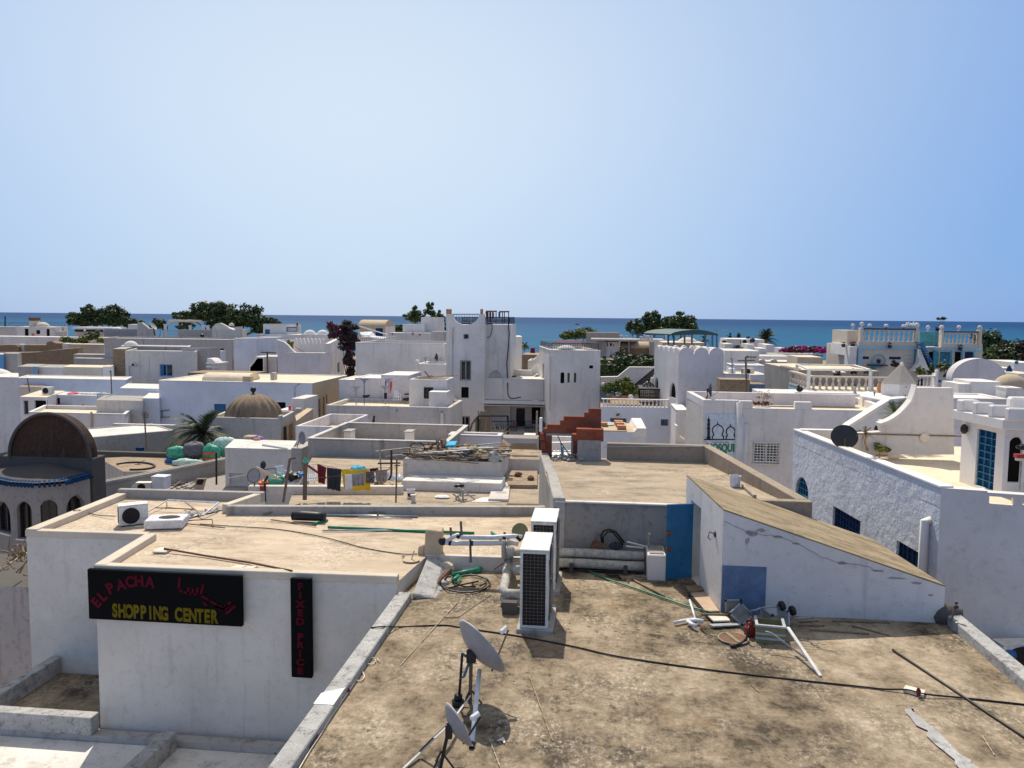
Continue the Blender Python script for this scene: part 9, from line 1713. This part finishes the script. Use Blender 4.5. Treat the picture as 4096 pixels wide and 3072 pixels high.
m=MB(); u,z=edge_uz(f0,N0,b7(1505,367)); q=f0+(N0-f0).normalized()*u+nl*.1; m.blob((q.x,q.y,z),.09,.09,.13,12,8); m.build('wall_lamp','iron',bd,smooth=True)
q=gy(b7(2150,1140),N0.y-1.); t=thing('broom','wooden broom with a red head leaning upright by the blue door house','broom',q); m=MB(); m.tube([q,gy(b7(2180,760),N0.y-.9)],.02,7); m.build('handle','drywood',t); m=MB(); a=gy(b7(2120,735),N0.y-.95); b=gy(b7(2235,692),N0.y-.95); m.box(a.x,N0.y-.95,a.z,b.x,N0.y-.8,b.z); m.build('head','red',t); m=MB(); a=gy(b7(2130,770),N0.y-.94); b=gy(b7(2225,738),N0.y-.94); m.box(a.x,N0.y-.93,a.z,b.x,N0.y-.82,b.z); m.build('bristles','tilec',t)
m=MB(); q=gy(b7(2190,595),N0.y-.6); m.blob(q,.14,.1,.07,9,6); tag(m.build('black_lamp','black'),'black lamp head at the right edge beside the arched blue window','lamp')
# alley items at the lower right
small_ac('white air conditioner wedged in the dark alley below the right kerb',gy(c6(2130,690),17.7),.2,.9,.35,.62); m=MB(); m.blob(gy(c6(1990,520),17.6),.3,.2,.2,9,6,.15); tag(m.build('blue_bag','bag_blue'),'blue bag in the dark alley below the right kerb','bag')
m=MB(); a=gy(c6(1900,425),17.8); b=gy(c6(2250,470),17.6); m.beam(a,b,.3,.1); tag(m.build('alley_shelf','black'),'black ledge over the air conditioner in the alley','shelf')
# ---- boat at sea
bo=gz((2309,1299),-11.2); t=thing('motor_boat','small dark motor boat far out on the sea','boat',bo); L=11.
m=MB(); m.hexa([(bo.x-L*.4,bo.y-1.2,bo.z),(bo.x+L*.35,bo.y-1.2,bo.z),(bo.x+L*.35,bo.y+1.2,bo.z),(bo.x-L*.4,bo.y+1.2,bo.z)],[(bo.x-L*.5,bo.y-1.6,bo.z+1.4),(bo.x+L*.5,bo.y-.6,bo.z+1.7),(bo.x+L*.5,bo.y+.6,bo.z+1.7),(bo.x-L*.5,bo.y+1.6,bo.z+1.4)]); m.build('hull','navy',t); m=MB(); m.box(bo.x-2,bo.y-1,bo.z+1.4,bo.x+1.5,bo.y+1,bo.z+3.2); m.build('cabin','greymet',t)
# ================================================================== ground and sea
m=MB(); m.poly((-700,-60,-9.5),(700,-60,-9.5),(700,300,-9.5),(-700,300,-9.5)); m.poly((-700,300,-9.5),(700,300,-9.5),(700,345,-11.6),(-700,345,-11.6))
o=m.build('ground','brownroof'); struct(o)
mt,n,b=mk('sea'); p=geo(n); sx=n.nodes.new('ShaderNodeSeparateXYZ'); n.links.new(p,sx.inputs[0])
f=ramp(n,sx.outputs[1],330,2600); wv=noise(n,p,.012,6,.6,(1,4,1)); sw=noise(n,p,.5,6,.7,(.25,1,1))
c=mixc(n,f,(.014,.11,.21),(.004,.046,.145)); c=mixc(n,ramp(n,wv,.4,.7,0,.35),c,(.006,.06,.14))
n.links.new(c,b.inputs['Base Color']); b.inputs['Roughness'].default_value=.55; b.inputs['Specular IOR Level'].default_value=.03
bumpn(n,b,sw,.5,.3); M['sea']=mt
m=MB(); m.poly((-60000,310,-11.2),(60000,310,-11.2),(60000,60000,-11.2),(-60000,60000,-11.2)); struct(m.build('sea','sea'))
